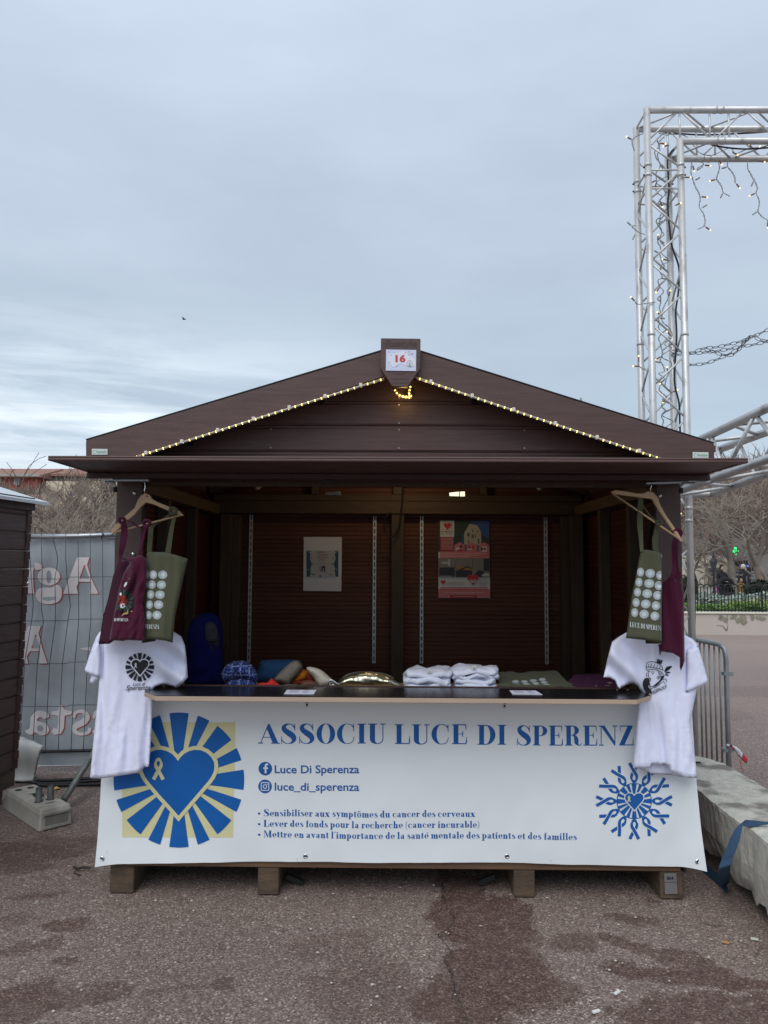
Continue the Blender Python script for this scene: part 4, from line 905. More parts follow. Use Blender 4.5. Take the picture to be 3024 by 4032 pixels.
def medal(cx, cy, rx, ry, clip=None, n=20):
    def cl(p): return (min(max(p[0], clip[0]), clip[1]), p[1]) if clip else p
    o = []
    for k in range(n):
        a0 = 2 * math.pi * (k + .18) / n; a1 = 2 * math.pi * (k + .82) / n; am = (a0 + a1) / 2
        pts = [(cx + rx * .68 * math.cos(a0), cy + ry * .68 * math.sin(a0)), (cx + rx * .95 * math.cos(a0), cy + ry * .95 * math.sin(a0)), (cx + rx * math.cos(am), cy + ry * math.sin(am)), (cx + rx * .95 * math.cos(a1), cy + ry * .95 * math.sin(a1)), (cx + rx * .68 * math.cos(a1), cy + ry * .68 * math.sin(a1))]
        if clip and (cx + rx * math.cos(am) < clip[0] or cx + rx * math.cos(am) > clip[1]): continue
        o.append([cl(p) for p in pts])
    return o, [cl(p) for p in disc(cx, cy, rx * .72, 24, ry * .72)], [cl(p) for p in disc(cx, cy, rx * .60, 20, ry * .60)], [cl(p) for p in disc(cx, cy, rx * .52, 20, ry * .52)]
def cdisc_ok(poly): 
    xs_ = [p[0] for p in poly]; return max(xs_) - min(xs_) > 1.0
def uniq(poly):
    o = []
    for p in poly:
        if not o or abs(p[0] - o[-1][0]) + abs(p[1] - o[-1][1]) > .05: o.append(p)
    return o
def medals(lst, fr, parent, clip):
    for (cx, cy, rx, ry) in lst:
        te, d1, d2, d3 = medal(cx, cy, rx, ry, clip)
        d1, d2, d3 = uniq(d1), uniq(d2), uniq(d3)
        if cdisc_ok(d1):
            mb = []
            root = printc('printed_medallion', [d1] + [t_ for t_ in te], fr, m_tprint, parent, .003)
            if cdisc_ok(d2): printc('medallion_ring', [d2], fr, m_tring, root, .0046)
            if cdisc_ok(d3): printc('medallion_centre', [d3], fr, m_tprint, root, .0054)
# burgundy, left
b1 = thing('tote_bag', P(480, 2530, 3.42), 'burgundy tote bag with a red heart and flower print on the left hanger', 'tote bag', 'tote bags on the hangers')
bf = folds(11, 26, 110, .022, .25)
cloth('bag_back', h([(480, 1075), (620, 1010), (700, 1100), (640, 1600), (560, 2000), (372, 2128), (230, 2135), (290, 1750), (350, 1550), (420, 1230)]), 3.50, .008, lambda x, y: .06 * max(0, (470 - x) / 80), M('burgundy_shaded', (.050, .008, .024), .9), b1, 9, 12)  # darker copy of the burgundy, shade inside the bag put into the colour
bY = lambda x, y: 3.44 - .05 * max(0, min(1, (x - 430) / 140))
_, frb = cloth('bag_body', h([(525, 1000), (700, 985), (790, 955), (860, 1010), (856, 1300), (812, 1600), (842, 1850), (832, 2090), (600, 2078), (555, 2092), (370, 2080), (400, 1900), (450, 1650), (500, 1400), (560, 1200), (640, 1060)]), bY, .014, bf, m_burg, b1, 7, 16)
strap('handle', [(486, 2052, 20), (490, 2085, 26), (486, 2130, 28), (478, 2170, 20), (474, 2200, 12), (470, 2226, 16)], 3.455, m_burg, b1, .3)
strap('handle', [(574, 2068, 16), (566, 2100, 12), (556, 2150, 12), (551, 2192, 16)], 3.40, m_burg, b1, .2)
strap('handle', [(490, 2046, 12), (520, 2056, 13), (545, 2075, 13), (572, 2078, 13)], 3.475, m_burg, b1)
knot((481, 2050), 3.465, .014, m_burg, b1); knot((578, 2060), 3.43, .015, m_burg, b1)
hh = lambda a, b_: (320 + a * .2983, 1900 + b_ * .2983)
m_pg = M('print_green', (.03, .07, .055), .8); m_pr = M('print_red', (.25, .035, .02), .8); m_pgold = M('print_gold', (.40, .27, .10), .8)
printc('print_leaves', [[hh(555 + r_ * math.cos(a), 1560 + r_ * 1.15 * math.sin(a)) for r_, a in ((70, t_ - .16), (130, t_ - .15), (130, t_ + .15), (70, t_ + .16))] for t_ in [i * .42 - 1.9 for i in range(11)]], frb, m_pg, b1, .0045, st=7)
printc('print_heart', [disc(*hh(552, 1560), 19, 18, 23)], frb, m_pr, b1, .0065, st=7)
printc('print_flower', [[hh(547 + (42 if i % 2 else 27) * math.cos(i * .349), 1628 + (42 if i % 2 else 27) * math.sin(i * .349)) for i in range(18)], [hh(*p) for p in ((560, 1370), (580, 1320), (605, 1310), (603, 1345), (575, 1380))], [hh(*p) for p in ((505, 1465), (520, 1445), (535, 1465), (525, 1495), (508, 1485))]], frb, m_wprint, b1, .0095)
printc('print_flower_eye', [disc(*hh(548, 1624), 3, 10)], frb, m_ink, b1, .0105)
printc('print_deer', [[hh(*p) for p in ((540, 1745), (560, 1722), (600, 1712), (610, 1685), (622, 1690), (618, 1735), (590, 1740), (560, 1745), (530, 1768))], disc(*hh(634, 1268), 2, 8), disc(*hh(664, 1700), 3, 8)], frb, m_pgold, b1, .008)
s_, a_ = serif_text('DI SPERENZA', .01); lay('print_word', fit(s_, a_, 449, 505, 2446, 12), lambda x, y, d: frb(x, y, d), m_wprint, b1, base=.007)
# green, left
b2 = thing('tote_bag', P(620, 2530, 3.42), 'olive tote bag with pale medallions on the left hanger beside the burgundy bag', 'tote bag', 'tote bags on the hangers')
gf_ = lambda x, y: .012 * nz(x / 30, y / 160, 21) + .030 * max(0, (x - 645) / 90)
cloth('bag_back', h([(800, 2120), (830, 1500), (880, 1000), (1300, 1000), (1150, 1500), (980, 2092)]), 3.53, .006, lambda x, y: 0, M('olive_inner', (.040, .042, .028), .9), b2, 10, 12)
_, frg = cloth('bag_body', h([(862, 935), (900, 915), (1100, 920), (1250, 955), (1408, 1008), (1330, 1350), (1240, 1750), (1205, 2115), (1100, 2085), (960, 2068), (830, 2060), (845, 1500)]), 3.43, .014, gf_, m_green, b2, 8, 14)
strap('handle', [(685, 2040, 15), (676, 2080, 17), (668, 2130, 20), (660, 2182, 22)], 3.50, m_green, b2, .1)
strap('handle', [(595, 2070, 20), (592, 2110, 20), (589, 2150, 20), (588, 2180, 18)], 3.52, m_green, b2, .1)
strap('handle', [(668, 2026, 14), (640, 2046, 14), (615, 2060, 18), (596, 2076, 20)], 3.545, m_green, b2)
knot((682, 2012), 3.535, .016, m_green, b2)
cL = (575.5, 720)
medals([(*hh(a, b_), rx * .2983, 58 * .2983) for a, b_, rx in ((950, 1217, 52), (1075, 1218, 62), (932, 1348, 52), (1057, 1350, 62), (915, 1478, 50), (1038, 1480, 65), (902, 1613, 44), (1020, 1612, 64), (890, 1750, 42), (998, 1750, 62), (868, 1215, 22), (862, 1345, 20))], frg, b2, cL)
s_, a_ = serif_text('PERENZA', .01); lay('print_word', fit(s_, a_, 571, 627, 2476, 17), lambda x, y, d: frg(x, y, d), m_tprint, b2, base=.003)
# green, right
b3 = thing('tote_bag', P(2535, 2530, 3.5), 'olive tote bag with fifteen pale medallions on the right hanger', 'tote bag', 'tote bags on the hangers')
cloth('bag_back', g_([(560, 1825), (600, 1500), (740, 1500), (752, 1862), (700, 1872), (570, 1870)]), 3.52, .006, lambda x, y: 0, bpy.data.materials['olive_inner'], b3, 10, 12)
_, frh = cloth('bag_body', g_([(510, 785), (560, 780), (620, 786), (752, 822), (753, 1300), (753, 1861), (560, 1830), (338, 1806), (375, 1550), (410, 1300), (470, 1000)]), 3.46, .012, lambda x, y: .01 * nz(x / 30, y / 180, 31), m_green, b3, 8, 12)
strap('handle', [(2525, 1940, 19), (2522, 1990, 21), (2520, 2060, 23), (2524, 2120, 17), (2527, 2172, 14)], lambda x, y: 3.555 - max(0, (y - 2000) / 1600), m_green, b3, .2)
strap('handle', [(2590, 2062, 14), (2584, 2100, 22), (2580, 2130, 24), (2583, 2174, 22)], 3.53, m_green, b3, .1)
strap('handle', [(2527, 1985, 8), (2545, 2010, 8), (2565, 2035, 8), (2590, 2060, 8)], 3.56, m_green, b3)
knot((2594, 2058), 3.49, .011, m_green, b3)
gg = lambda a, b_: (2350 + a * .3391, 1900 + b_ * .3391)
medals([(*gg(a, b_), rx * .3391, 53 * .3391) for a, b_, rx in ((508, 1040, 42), (620, 1055, 57), (735, 1078, 48), (490, 1158, 42), (608, 1172, 60), (722, 1197, 52), (473, 1273, 42), (585, 1290, 58), (705, 1310, 52), (457, 1393, 43), (568, 1410, 58), (688, 1430, 52), (440, 1510, 42), (550, 1528, 56), (675, 1550, 54))], frh, b3, (2400, 2604))
s_, a_ = serif_text('LUCE DI SPEREN', .01); lay('print_word', fit(s_, a_, 2480, 2603, 2468, 19, .13), lambda x, y, d: frh(x, y, d), m_tprint, b3, base=.003)
# burgundy, right
b4 = thing('tote_bag', P(2650, 2600, 3.5), 'burgundy tote bag hanging twisted to a point on the right hanger', 'tote bag', 'tote bags on the hangers')
r4 = lambda x, y: .02 * abs(nz(x / 30, y / 200, 41)) + .02 * max(0, 1 - abs((x - (2612 + (y - 2290) * .16)) / 26))
cloth('bag_body', g_([(765, 1150), (810, 1110), (862, 1075), (900, 1120), (930, 1130), (985, 1100), (1008, 1300), (1016, 1700), (1020, 2070), (1000, 2130), (975, 2187), (962, 2140), (962, 2030), (880, 1980), (760, 1962), (745, 1965), (738, 2012), (728, 1990), (715, 1880), (752, 1862), (752, 1400)]), 3.555, .012, r4, m_burg, b4, 7, 12)
strap('handle', [(2664, 2105, 16), (2656, 2140, 22), (2654, 2190, 18), (2655, 2240, 20), (2645, 2280, 24)], 3.545, m_burg, b4, .3)
strap('handle', [(2668, 2110, 10), (2664, 2170, 12), (2665, 2230, 12), (2672, 2280, 22)], 3.56, m_burg, b4, .2)
knot((2666, 2098), 3.46, .016, m_burg, b4)
o_ = MB().blob(P(2672, 2268, 3.57), (.018, .014, .024), 10, 8).go('gather', m_burg, b4, smooth=True)

# ------------------------------------------------------------------ goods on the table
def loft(name, outline, Y0, t, mat, parent=None, step=6, rad=None, amp=.006, sc=18, seed=0, sm=3, **k):
    xs_ = [p[0] for p in outline]; ys_ = [p[1] for p in outline]; rad = rad or min(max(xs_) - min(xs_), max(ys_) - min(ys_)) * .5
    return cloth(name, outline, Y0, t, lambda x, y: amp * nz(x / sc, y / sc, seed), mat, parent, step, rad, smooth_n=sm, **k)
e5 = lambda l: [(840 + a * .4822, 2550 + b_ * .4822) for a, b_ in l]
e6 = lambda l: [(1560 + a * .5666, 2580 + b_ * .5666) for a, b_ in l]
# hooded garment
hd = thing('hooded_jacket', P(805, 2700, 4.0), 'dark blue hooded jacket standing by the left wall behind the counter', 'jacket')
loft('jacket_body', [(733, 2706), (735, 2600), (738, 2505), (750, 2455), (775, 2426), (812, 2412), (845, 2418), (868, 2440), (877, 2480), (880, 2600), (884, 2706)], 4.02, .07, M('blue_fleece', (.003, .004, .048), .9, var=.1, bump=.2, bscale=200, spec=.1), hd, 10, 50, .012, 40, 5, 3)
loft('jacket_opening', [(803, 2470), (818, 2452), (842, 2448), (858, 2470), (864, 2520), (856, 2560), (838, 2572), (815, 2566), (804, 2520)], 3.965, .012, M('dark_lining', (.005, .006, .010), .9), hd, 8, 16)
loft('jacket_neck', [(808, 2462), (822, 2450), (842, 2452), (856, 2474), (858, 2510), (850, 2530), (815, 2528), (806, 2500)], 3.955, .02, M('charcoal_cloth', (.018, .022, .032), .9), hd, 8, 18)
for x in (828, 836): strap('drawstring', [(x, 2575, 2.2), (x + 2, 2620, 2.2), (x - 2, 2665, 2.2)], 3.935, bpy.data.materials['blue_fleece'], hd)
# tweed cap
def tweed():
    m = bpy.data.materials.new('blue_tweed'); m.use_nodes = True; t = m.node_tree; n = t.nodes; l = t.links; b = n['Principled BSDF']; b.inputs['Roughness'].default_value = .95
    co = n.new('ShaderNodeTexCoord'); v = n.new('ShaderNodeTexVoronoi'); v.inputs['Scale'].default_value = 190; l.new(co.outputs['Object'], v.inputs[0])
    s = n.new('ShaderNodeSeparateColor'); l.new(v.outputs['Color'], s.inputs[0]); cr = n.new('ShaderNodeValToRGB'); cr.color_ramp.interpolation = 'CONSTANT'; e = cr.color_ramp.elements
    e[0].color = (.006, .012, .09, 1); e[1].position = .55; e[1].color = (.015, .04, .24, 1); q_ = e.new(.80); q_.color = (.12, .17, .38, 1); l.new(s.outputs[0], cr.inputs[0])
    sx_ = n.new('ShaderNodeSeparateXYZ'); no = n.new('ShaderNodeTexNoise'); no.inputs['Scale'].default_value = 45; ad_ = n.new('ShaderNodeVectorMath'); ad_.operation = 'MULTIPLY_ADD'; l.new(co.outputs['Object'], no.inputs[0]); l.new(no.outputs['Color'], ad_.inputs[0]); ad_.inputs[1].default_value = (.010, .01, .010); l.new(co.outputs['Object'], ad_.inputs[2]); l.new(ad_.outputs[0], sx_.inputs[0])
    def line(o, per, w_):
        a = n.new('ShaderNodeMath'); a.operation = 'MODULO'; l.new(o, a.inputs[0]); a.inputs[1].default_value = per; c = n.new('ShaderNodeMath'); c.operation = 'ABSOLUTE'; l.new(a.outputs[0], c.inputs[0]); d = n.new('ShaderNodeMath'); d.operation = 'LESS_THAN'; l.new(c.outputs[0], d.inputs[0]); d.inputs[1].default_value = w_; return d.outputs[0]
    mx = n.new('ShaderNodeMath'); mx.operation = 'MAXIMUM'; l.new(line(sx_.outputs['X'], .046, .005), mx.inputs[0]); l.new(line(sx_.outputs['Z'], .046, .005), mx.inputs[1])
    gt = n.new('ShaderNodeMath'); gt.operation = 'GREATER_THAN'; l.new(s.outputs[1], gt.inputs[0]); gt.inputs[1].default_value = .3; mm = n.new('ShaderNodeMath'); mm.operation = 'MULTIPLY'; l.new(mx.outputs[0], mm.inputs[0]); l.new(gt.outputs[0], mm.inputs[1])
    mi = n.new('ShaderNodeMix'); mi.data_type = 'RGBA'; l.new(mm.outputs[0], mi.inputs['Factor']); l.new(cr.outputs[0], mi.inputs['A']); mi.inputs['B'].default_value = (.24, .30, .50, 1); l.new(mi.outputs['Result'], b.inputs['Base Color'])
    return m
cap = thing('tweed_cap', P(943, 2705, 3.86), 'blue and white tweed baseball cap at the left end of the goods', 'cap')
loft('crown', e5([(65, 235), (75, 180), (140, 120), (230, 105), (300, 130), (350, 190), (364, 250), (340, 290), (215, 262), (100, 285)]), 3.95, .075, tweed(), cap, 7, 45, .002)
loft('peak', e5([(100, 290), (150, 262), (215, 252), (290, 262), (345, 290), (358, 327), (300, 326), (240, 316), (180, 314), (90, 328)]), lambda x, y: 3.885 - (y - 2675) * .0016, .007, bpy.data.materials['blue_tweed'], cap, 7, 12, .001)
loft('cushion', e5([(368, 165), (400, 103), (560, 98), (695, 103), (728, 150), (722, 285), (362, 290)]), 4.18, .07, M('teal_blue_cloth', (.006, .045, .12), .85), None, 9, 40, .004, label='blue-green cushion behind the beanies', cat='cushion')
m_knit = lambda nm, c: M(nm, c, .95, var=.12, vscale=40, bump=.5, bscale=110, bstretch=(3, 1, .6), spec=.1)
loft('beanie', e5([(495, 265), (530, 215), (575, 168), (640, 115), (690, 108), (726, 150), (705, 205), (640, 272), (620, 305), (560, 292)]), 3.98, .05, m_knit('grey_knit', (.21, .18, .15)), None, 7, 28, .004, 14, 3, label='taupe knitted beanie leaning up against the cushion', cat='beanie')
loft('beanie', e5([(757, 166), (800, 157), (880, 182), (945, 236), (990, 282), (940, 318), (885, 328), (860, 318), (822, 250), (785, 205)]), 3.93, .05, m_knit('cream_knit', (.58, .53, .43)), None, 7, 28, .004, 14, 4, label='cream knitted beanie beside the gold belt bag', cat='beanie')
ob = thing('beanie', P(1196, 2690, 4.0), 'orange and maroon dyed beanie between the taupe and cream ones', 'beanie')
loft('orange_half', e5([(640, 292), (660, 245), (700, 192), (740, 178), (775, 200), (770, 262), (700, 285)]), 4.02, .045, m_knit('orange_knit', (.48, .15, .015)), ob, 7, 26)
loft('maroon_half', e5([(752, 262), (748, 200), (775, 186), (812, 215), (848, 268), (842, 292), (770, 285)]), 4.03, .045, m_knit('maroon_knit', (.20, .035, .025)), ob, 7, 24)
loft('folded_brim', e5([(632, 295), (690, 272), (780, 262), (845, 268), (842, 292), (760, 296), (680, 303)]), 3.985, .02, bpy.data.materials['maroon_knit'], ob, 7, 10)
loft('folded_scarf', e5([(348, 328), (378, 288), (440, 284), (474, 252), (512, 280), (562, 329), (450, 331)]), 3.88, .04, M('red_wool', (.60, .030, .022), .9, bump=.2, bscale=100), None, 7, 16, .006, 12, label='bright red folded scarf end beside the tweed cap', cat='scarf')
loft('folded_cloth', e5([(556, 330), (575, 304), (640, 302), (700, 306), (712, 330), (630, 332)]), 3.90, .03, M('sage_cloth', (.28, .33, .27), .9, var=.3, vscale=50), None, 7, 10, label='pale sage patterned cloth under the taupe beanie', cat='cloth')
loft('fur_headband', e5([(700, 328), (725, 285), (780, 268), (830, 280), (853, 310), (850, 330), (770, 331)]), 3.87, .04, M('brown_fur', (.13, .065, .045), .9, var=.4, vscale=40, stretch=(1, 1, 4), bump=.8, bscale=90), None, 6, 18, .006, 8, label='brown fur headband below the orange beanie', cat='headband')
gbag = thing('belt_bag', P(1446, 2708, 3.88), 'shiny gold belt bag in the middle of the counter', 'belt bag')
m_gold = M('gold_leather', (.78, .74, .56), .28, 1.0, var=.12, vscale=14, bump=.25, bscale=18)
m_gold.node_tree.nodes['Principled BSDF'].inputs['Roughness'].default_value = .33
loft('bag_body', e5([(1000, 322), (1025, 268), (1080, 230), (1180, 201), (1280, 196), (1380, 215), (1450, 242), (1508, 288), (1518, 322), (1450, 330), (1350, 333), (1200, 333), (1080, 331)]), 3.93, .06, m_gold, gbag, 7, 34, .012, 22, 2)
strap('zip', [(*e5([(1055, 248)])[0], 3), (*e5([(1110, 214)])[0], 4), (*e5([(1200, 196)])[0], 4), (*e5([(1290, 197)])[0], 4), (*e5([(1400, 215)])[0], 4), (*e5([(1475, 250)])[0], 3)], 3.89, m_eyelet, gbag)
strap('zip', [(*e5([(1261, 205)])[0], 2.5), (*e5([(1262, 250)])[0], 2.5), (*e5([(1262, 290)])[0], 2.5)], 3.862, m_eyelet, gbag)
MB().tube(crv([P(*e5([p])[0], 3.87) for p in ((1015, 300), (985, 275), (955, 265), (945, 285), (960, 318), (985, 300))], 4, False), .006, 8).go('clasp', m_eyelet, gbag, smooth=True)

# folded white shirts
def pile(cx, wd, nlay, y0, Yc, seed, lab, tags):
    z = .93; prev = None
    xm = P(cx, 2700, Yc).x; half = wd * Yc / FPX / 2
    for k in range(nlay):
        rg = random.Random(seed * 31 + k); hgt = y0 / nlay * rg.uniform(.9, 1.1); nu, nv = 48, 9; vs = []; ox = rg.uniform(-.014, .014); hw_ = half * rg.uniform(.86, 1.05); hdp = .105 * rg.uniform(.92, 1.05)
        for j in range(nv + 1):
            b_ = -math.pi / 2 + math.pi * j / nv
            for i in range(nu):
                a = 2 * math.pi * i / nu; se = lambda v_, e_: math.copysign(abs(v_) ** e_, v_)
                X = xm + ox + hw_ * se(math.cos(b_), .30) * se(math.cos(a), .38); Y = Yc + .09 + hdp * se(math.cos(b_), .30) * se(math.sin(a), .45); Z = hgt * .56 * se(math.sin(b_), .55)
                dn_ = nz(X * 22, Y * 22, seed + k * 3.1) * .018 + nz(X * 55, Y * 55, k) * .010
                Z += dn_ + .006 * math.sin(X * 40 + k * 2 + seed) * (1 if abs(b_) < .6 else .4); Y += nz(X * 24, k * 5, seed) * .03 + nz(X * 70, k * 9 + j, seed) * .010; X += nz(Y * 30, k * 7 + j * .6, seed) * .014
                vs.append((X, Y, z + hgt * .5 + Z))
        fs = [(j * nu + i, j * nu + (i + 1) % nu, (j + 1) * nu + (i + 1) % nu, (j + 1) * nu + i) for j in range(nv) for i in range(nu)] + [tuple(range(nu - 1, -1, -1)), tuple(nv * nu + i for i in range(nu))]
        o = MB().add(vs, fs).go('folded_tshirt', m_shirt2, None, smooth=True, label=lab[k], cat='T-shirt', group='folded white T-shirts on the counter')
        z += hgt
    for (px, py, sz) in tags:
        v = [P(px, py, Yc - .02), P(px + sz, py - 2, Yc - .02), P(px + sz + 1, py + sz * .75, Yc - .03), P(px + 2, py + sz * .8, Yc - .03)]
        t_ = MB().add(v + [p + Vector((0, .002, 0)) for p in v], [(3,2,1,0), (4,5,6,7), (0,1,5,4), (1,2,6,5), (2,3,7,6), (3,0,4,7)]).go('size_tag', M('tag_cream', (.62, .62, .56), .7), o)
        lay('tag_print', polys([rect(px + sz * .35, px + sz * .75, py + sz * .2, py + sz * .55)]), lambda x, y, d: P(x, y, Yc - .032 - d), m_gry, t_)
ordn = ['bottom', 'second from the bottom', 'middle', 'second from the top', 'top']
pile(1681, 182, 5, .150, 3.90, 1, ['folded white T-shirt, %s of the left pile by the gold bag' % s for s in ordn], [(1682, 2637, 16)])
ord6 = ['bottom', 'second from the bottom', 'third from the bottom', 'third from the top', 'second from the top', 'crumpled top']
pile(1870, 182, 6, .163, 3.90, 6, ['folded white T-shirt, %s one of the right pile by the olive bags' % s for s in ord6], [(1857, 2622, 17)])
loft('folded_jumper', e6([(155, 150), (158, 102), (210, 94), (330, 98), (470, 100), (500, 140), (480, 175), (200, 180)]), 4.20, .05, M('navy_cloth', (.010, .022, .085), .9), None, 8, 18, label='navy folded jumper behind the left pile of T-shirts', cat='jumper')
# flat piles of tote bags
gy = lambda x, y: 3.84 + max(0, (2716 - y)) / 78 * .42
fg = lambda seed, a: (lambda x, y: a * nz(x / 26, y / 14, seed))
t0_ = thing('folded_tote_bag', P(2100, 2716, 3.84), 'olive tote bag with medallions lying flat on top of its pile', 'tote bag', 'folded tote bags on the counter')
_, frt = cloth('bag_body', e6([(662, 118), (740, 112), (800, 108), (870, 118), (960, 105), (1030, 106), (1100, 98), (1132, 120), (1180, 172), (1262, 212), (1150, 228), (960, 232), (780, 226), (722, 200)]), gy, .012, fg(3, .018), m_green, t0_, 8, 12)
cloth('folded_tote_bag', e6([(716, 188), (800, 200), (960, 205), (1150, 205), (1268, 222), (1262, 240), (1150, 243), (1000, 238), (720, 241)]), lambda x, y: 3.88, .03, fg(9, .03), m_green, None, 7, 9, label='olive tote bag folded under the printed olive one', cat='tote bag', group='folded tote bags on the counter')
medals([(*e6([(a, b_)])[0], 26 * .5666, r_ * .5666) for a, b_, r_ in ((830, 183, 12), (890, 183, 10), (952, 176, 11), (1015, 168, 12), (842, 205, 7), (905, 200, 8), (968, 194, 8), (1028, 188, 10), (915, 213, 6), (980, 208, 8), (1045, 204, 7), (1060, 216, 8))], frt, t0_, (1900, 2300))
t1_ = thing('folded_tote_bag', P(2350, 2716, 3.84), 'burgundy tote bag with pale print lying in shade at the right end', 'tote bag', 'folded tote bags on the counter')
_, frt2 = cloth('bag_body', e6([(1192, 182), (1240, 130), (1330, 124), (1410, 120), (1480, 150), (1545, 190), (1580, 238), (1450, 244), (1285, 246), (1230, 210)]), gy, .015, fg(5, .02), M('plum_cloth', (.055, .010, .050), .9), t1_, 8, 12)
printc('print_patch', [[tuple(p) for p in e6(z_)] for z_ in ([(1465, 188), (1490, 184), (1502, 194), (1480, 199)], [(1450, 210), (1485, 209), (1487, 213), (1452, 214)], [(1380, 212), (1390, 208), (1400, 215), (1388, 217)], [(1525, 218), (1540, 217), (1545, 223), (1530, 223)])], frt2, M('print_pinkish', (.30, .22, .18), .8), t1_, .004)
# handwritten price notes
m_paper = M('note_paper', (.66, .66, .76), .7); m_hand = M('ballpoint', (.22, .18, .36), .7)
for pts, lab, nl in (([(1130, 2716), (1246, 2716), (1236, 2733), (1118, 2732)], 'handwritten paper price note in front of the beanies', 3), ([(2006, 2718), (2110, 2719), (2136, 2735), (2018, 2733)], 'handwritten paper price note in front of the olive tote bags', 3)):
    v = [G(a, b_, zc + .003) for a, b_ in pts]; nt_ = thing('price_note', v[0], lab, 'note', 'price notes on the counter')
    MB().add(v + [p - Vector((0, 0, .0015)) for p in v], [(0,3,2,1), (4,5,6,7), (0,1,5,4), (1,2,6,5), (2,3,7,6), (3,0,4,7)]).go('note_sheet', m_paper, nt_)
    rg = random.Random(nl)
    for k in range(3):
        t_ = (k + .8) / 4; A_, B_ = [v[0].lerp(v[3], t_), v[1].lerp(v[2], t_)]; 
        for u0, u1 in ((.12, .45), (.58, .78)):
            pp = [A_.lerp(B_, u0 + (u1 - u0) * i / 12) + Vector((0, rg.uniform(-.004, .004), .0015)) for i in range(13)]; MB().tube(pp, .0007, 4).go('handwriting', m_hand, nt_)

# ------------------------------------------------------------------ posters at the back
YP = 5.596
def poster(label, quad, name='poster'):
    root = thing(name, P(*quad[3], YP), label, 'poster'); v, f = tri(quad, 16)
    MB().add([P(a, b_, YP - .004 - .004 * nz(a / 40, b_ / 40, 3)) for a, b_ in v], f).go('sheet', M('poster_white', (.62, .62, .62), .55) if 'poster_white' not in bpy.data.materials else bpy.data.materials['poster_white'], root, smooth=True); return root
PQ = lambda x, y, d: P(x, y, YP - .009 - d)
mc = {}
def mcol(c, r_=.6):
    if c not in mc: mc[c] = M('ink_%d' % len(mc), c, r_)
    return mc[c]
def pp(root, name, c, lst, l0=0):
    if len(lst) > 1 and name.startswith(('photo_f', 'icon', 'flower', 'brush')):
        for q_ in lst: pp(root, name, c, [q_], l0 + .2 * lst.index(q_))
        return
    return lay(name, polys(lst), PQ, mcol(c), root, base=.0005 + l0 * .0012, dl=.0001)
p1 = poster('white poster with flower borders and a small portrait on the dark back wall', [(1196, 2114), (1346, 2115), (1344, 2328), (1194, 2327)])
k7 = lambda a, b_: (1170 + a * .1386, 2080 + b_ * .1386)
pp(p1, 'printed_area', (.45, .46, .44), [[k7(265, 630), k7(1175, 630), k7(1165, 1385), k7(260, 1385)]])
def edgy(x0, x1, flip):
    rg = random.Random(4); pts = [k7(x0, 630)]; 
    for i in range(14): pts.append(k7(x1 + rg.uniform(-25, 30) * (1 if not flip else -1), 640 + i * 56))
    pts.append(k7(x0, 1385)); return pts
pp(p1, 'flower_border', (.03, .09, .14), [edgy(272, 385, False), edgy(1170, 1070, True)], 1)
pp(p1, 'flower', (.55, .10, .09), [star(*k7(415, 845), 5.5), star(*k7(1022, 845), 5.5)], 2)
pp(p1, 'flower', (.6, .58, .56), [star(*k7(310, 655), 3.4), star(*k7(350, 690), 2.6), star(*k7(1135, 655), 3.4), star(*k7(1100, 690), 2.6), star(*k7(315, 1172), 3.4), star(*k7(1115, 1172), 3.4)], 2)
pp(p1, 'brush_stroke', (.09, .08, .07), [[k7(375, 1010), k7(470, 1003), k7(470, 1025), k7(375, 1032)], [k7(968, 1005), k7(1060, 1010), k7(1055, 1035), k7(970, 1025)], [k7(360, 1270), k7(505, 1310), k7(500, 1335), k7(365, 1295)], [k7(920, 1310), k7(1000, 1305), k7(985, 1325), k7(925, 1335)]], 2)
for y_, x0, x1, w1_ in ((690, 575, 770, 'Samedi'), (770, 590, 845, 'Traditions'), (840, 570, 850, 'Chants et'), (912, 615, 800, 'Concert')):
    pass
rgt = random.Random(8)
for y_, x0, x1, c in ((675, 575, 770, (.16, .10, .10)), (755, 590, 845, (.34, .13, .12)), (825, 570, 850, (.34, .13, .12)), (895, 615, 800, (.34, .13, .12)), (965, 595, 845, (.28, .26, .25)), (1005, 520, 885, (.30, .22, .22))):
    x = x0; l_ = []
    hh_ = 16 if y_ < 920 else 6
    while x < x1:
        w_ = rgt.uniform(12, 26); l_.append([k7(x, y_ - hh_ * rgt.uniform(.5, 1)), k7(x + w_, y_ - hh_ * rgt.uniform(.5, 1)), k7(x + w_, y_ + hh_), k7(x, y_ + hh_)]); x += w_ + 7
    pp(p1, 'small_print', c, l_, 2)
pp(p1, 'portrait', (.30, .29, .28), [[k7(632, 1066), k7(802, 1066), k7(802, 1240), k7(632, 1240)]], 2)
pp(p1, 'portrait_hair', (.03, .03, .04), [[k7(700, 1240), k7(695, 1110), k7(730, 1072), k7(785, 1075), k7(800, 1130), k7(800, 1240), k7(775, 1240), k7(765, 1130), k7(730, 1120), k7(725, 1200)]], 3)
pp(p1, 'stamp', (.05, .18, .36), [rect(*[k7(627, 0)[0], k7(685, 0)[0]], k7(0, 1325)[1], k7(0, 1383)[1])], 2)
p2 = poster('pink and white poster with house photo and red heart on the back wall', [(1726, 2050), (1926, 2051), (1930, 2355), (1726, 2354)])
k8 = lambda a, b_: (1700 + a * .1582, 2030 + b_ * .1582)
def r8(x0, x1, y0, y1): return [k8(x0, y0), k8(x1, y0), k8(x1, y1), k8(x0, y1)]
pp(p2, 'house_photo', (.05, .10, .28), [r8(165, 1432, 128, 900)])
rg = random.Random(5); tree_ = [k8(165, 128), k8(1000, 128)] + [k8(980 - i * 30 + rg.uniform(-50, 40), 160 + i * 55) for i in range(11)] + [k8(830, 890), k8(165, 890)]
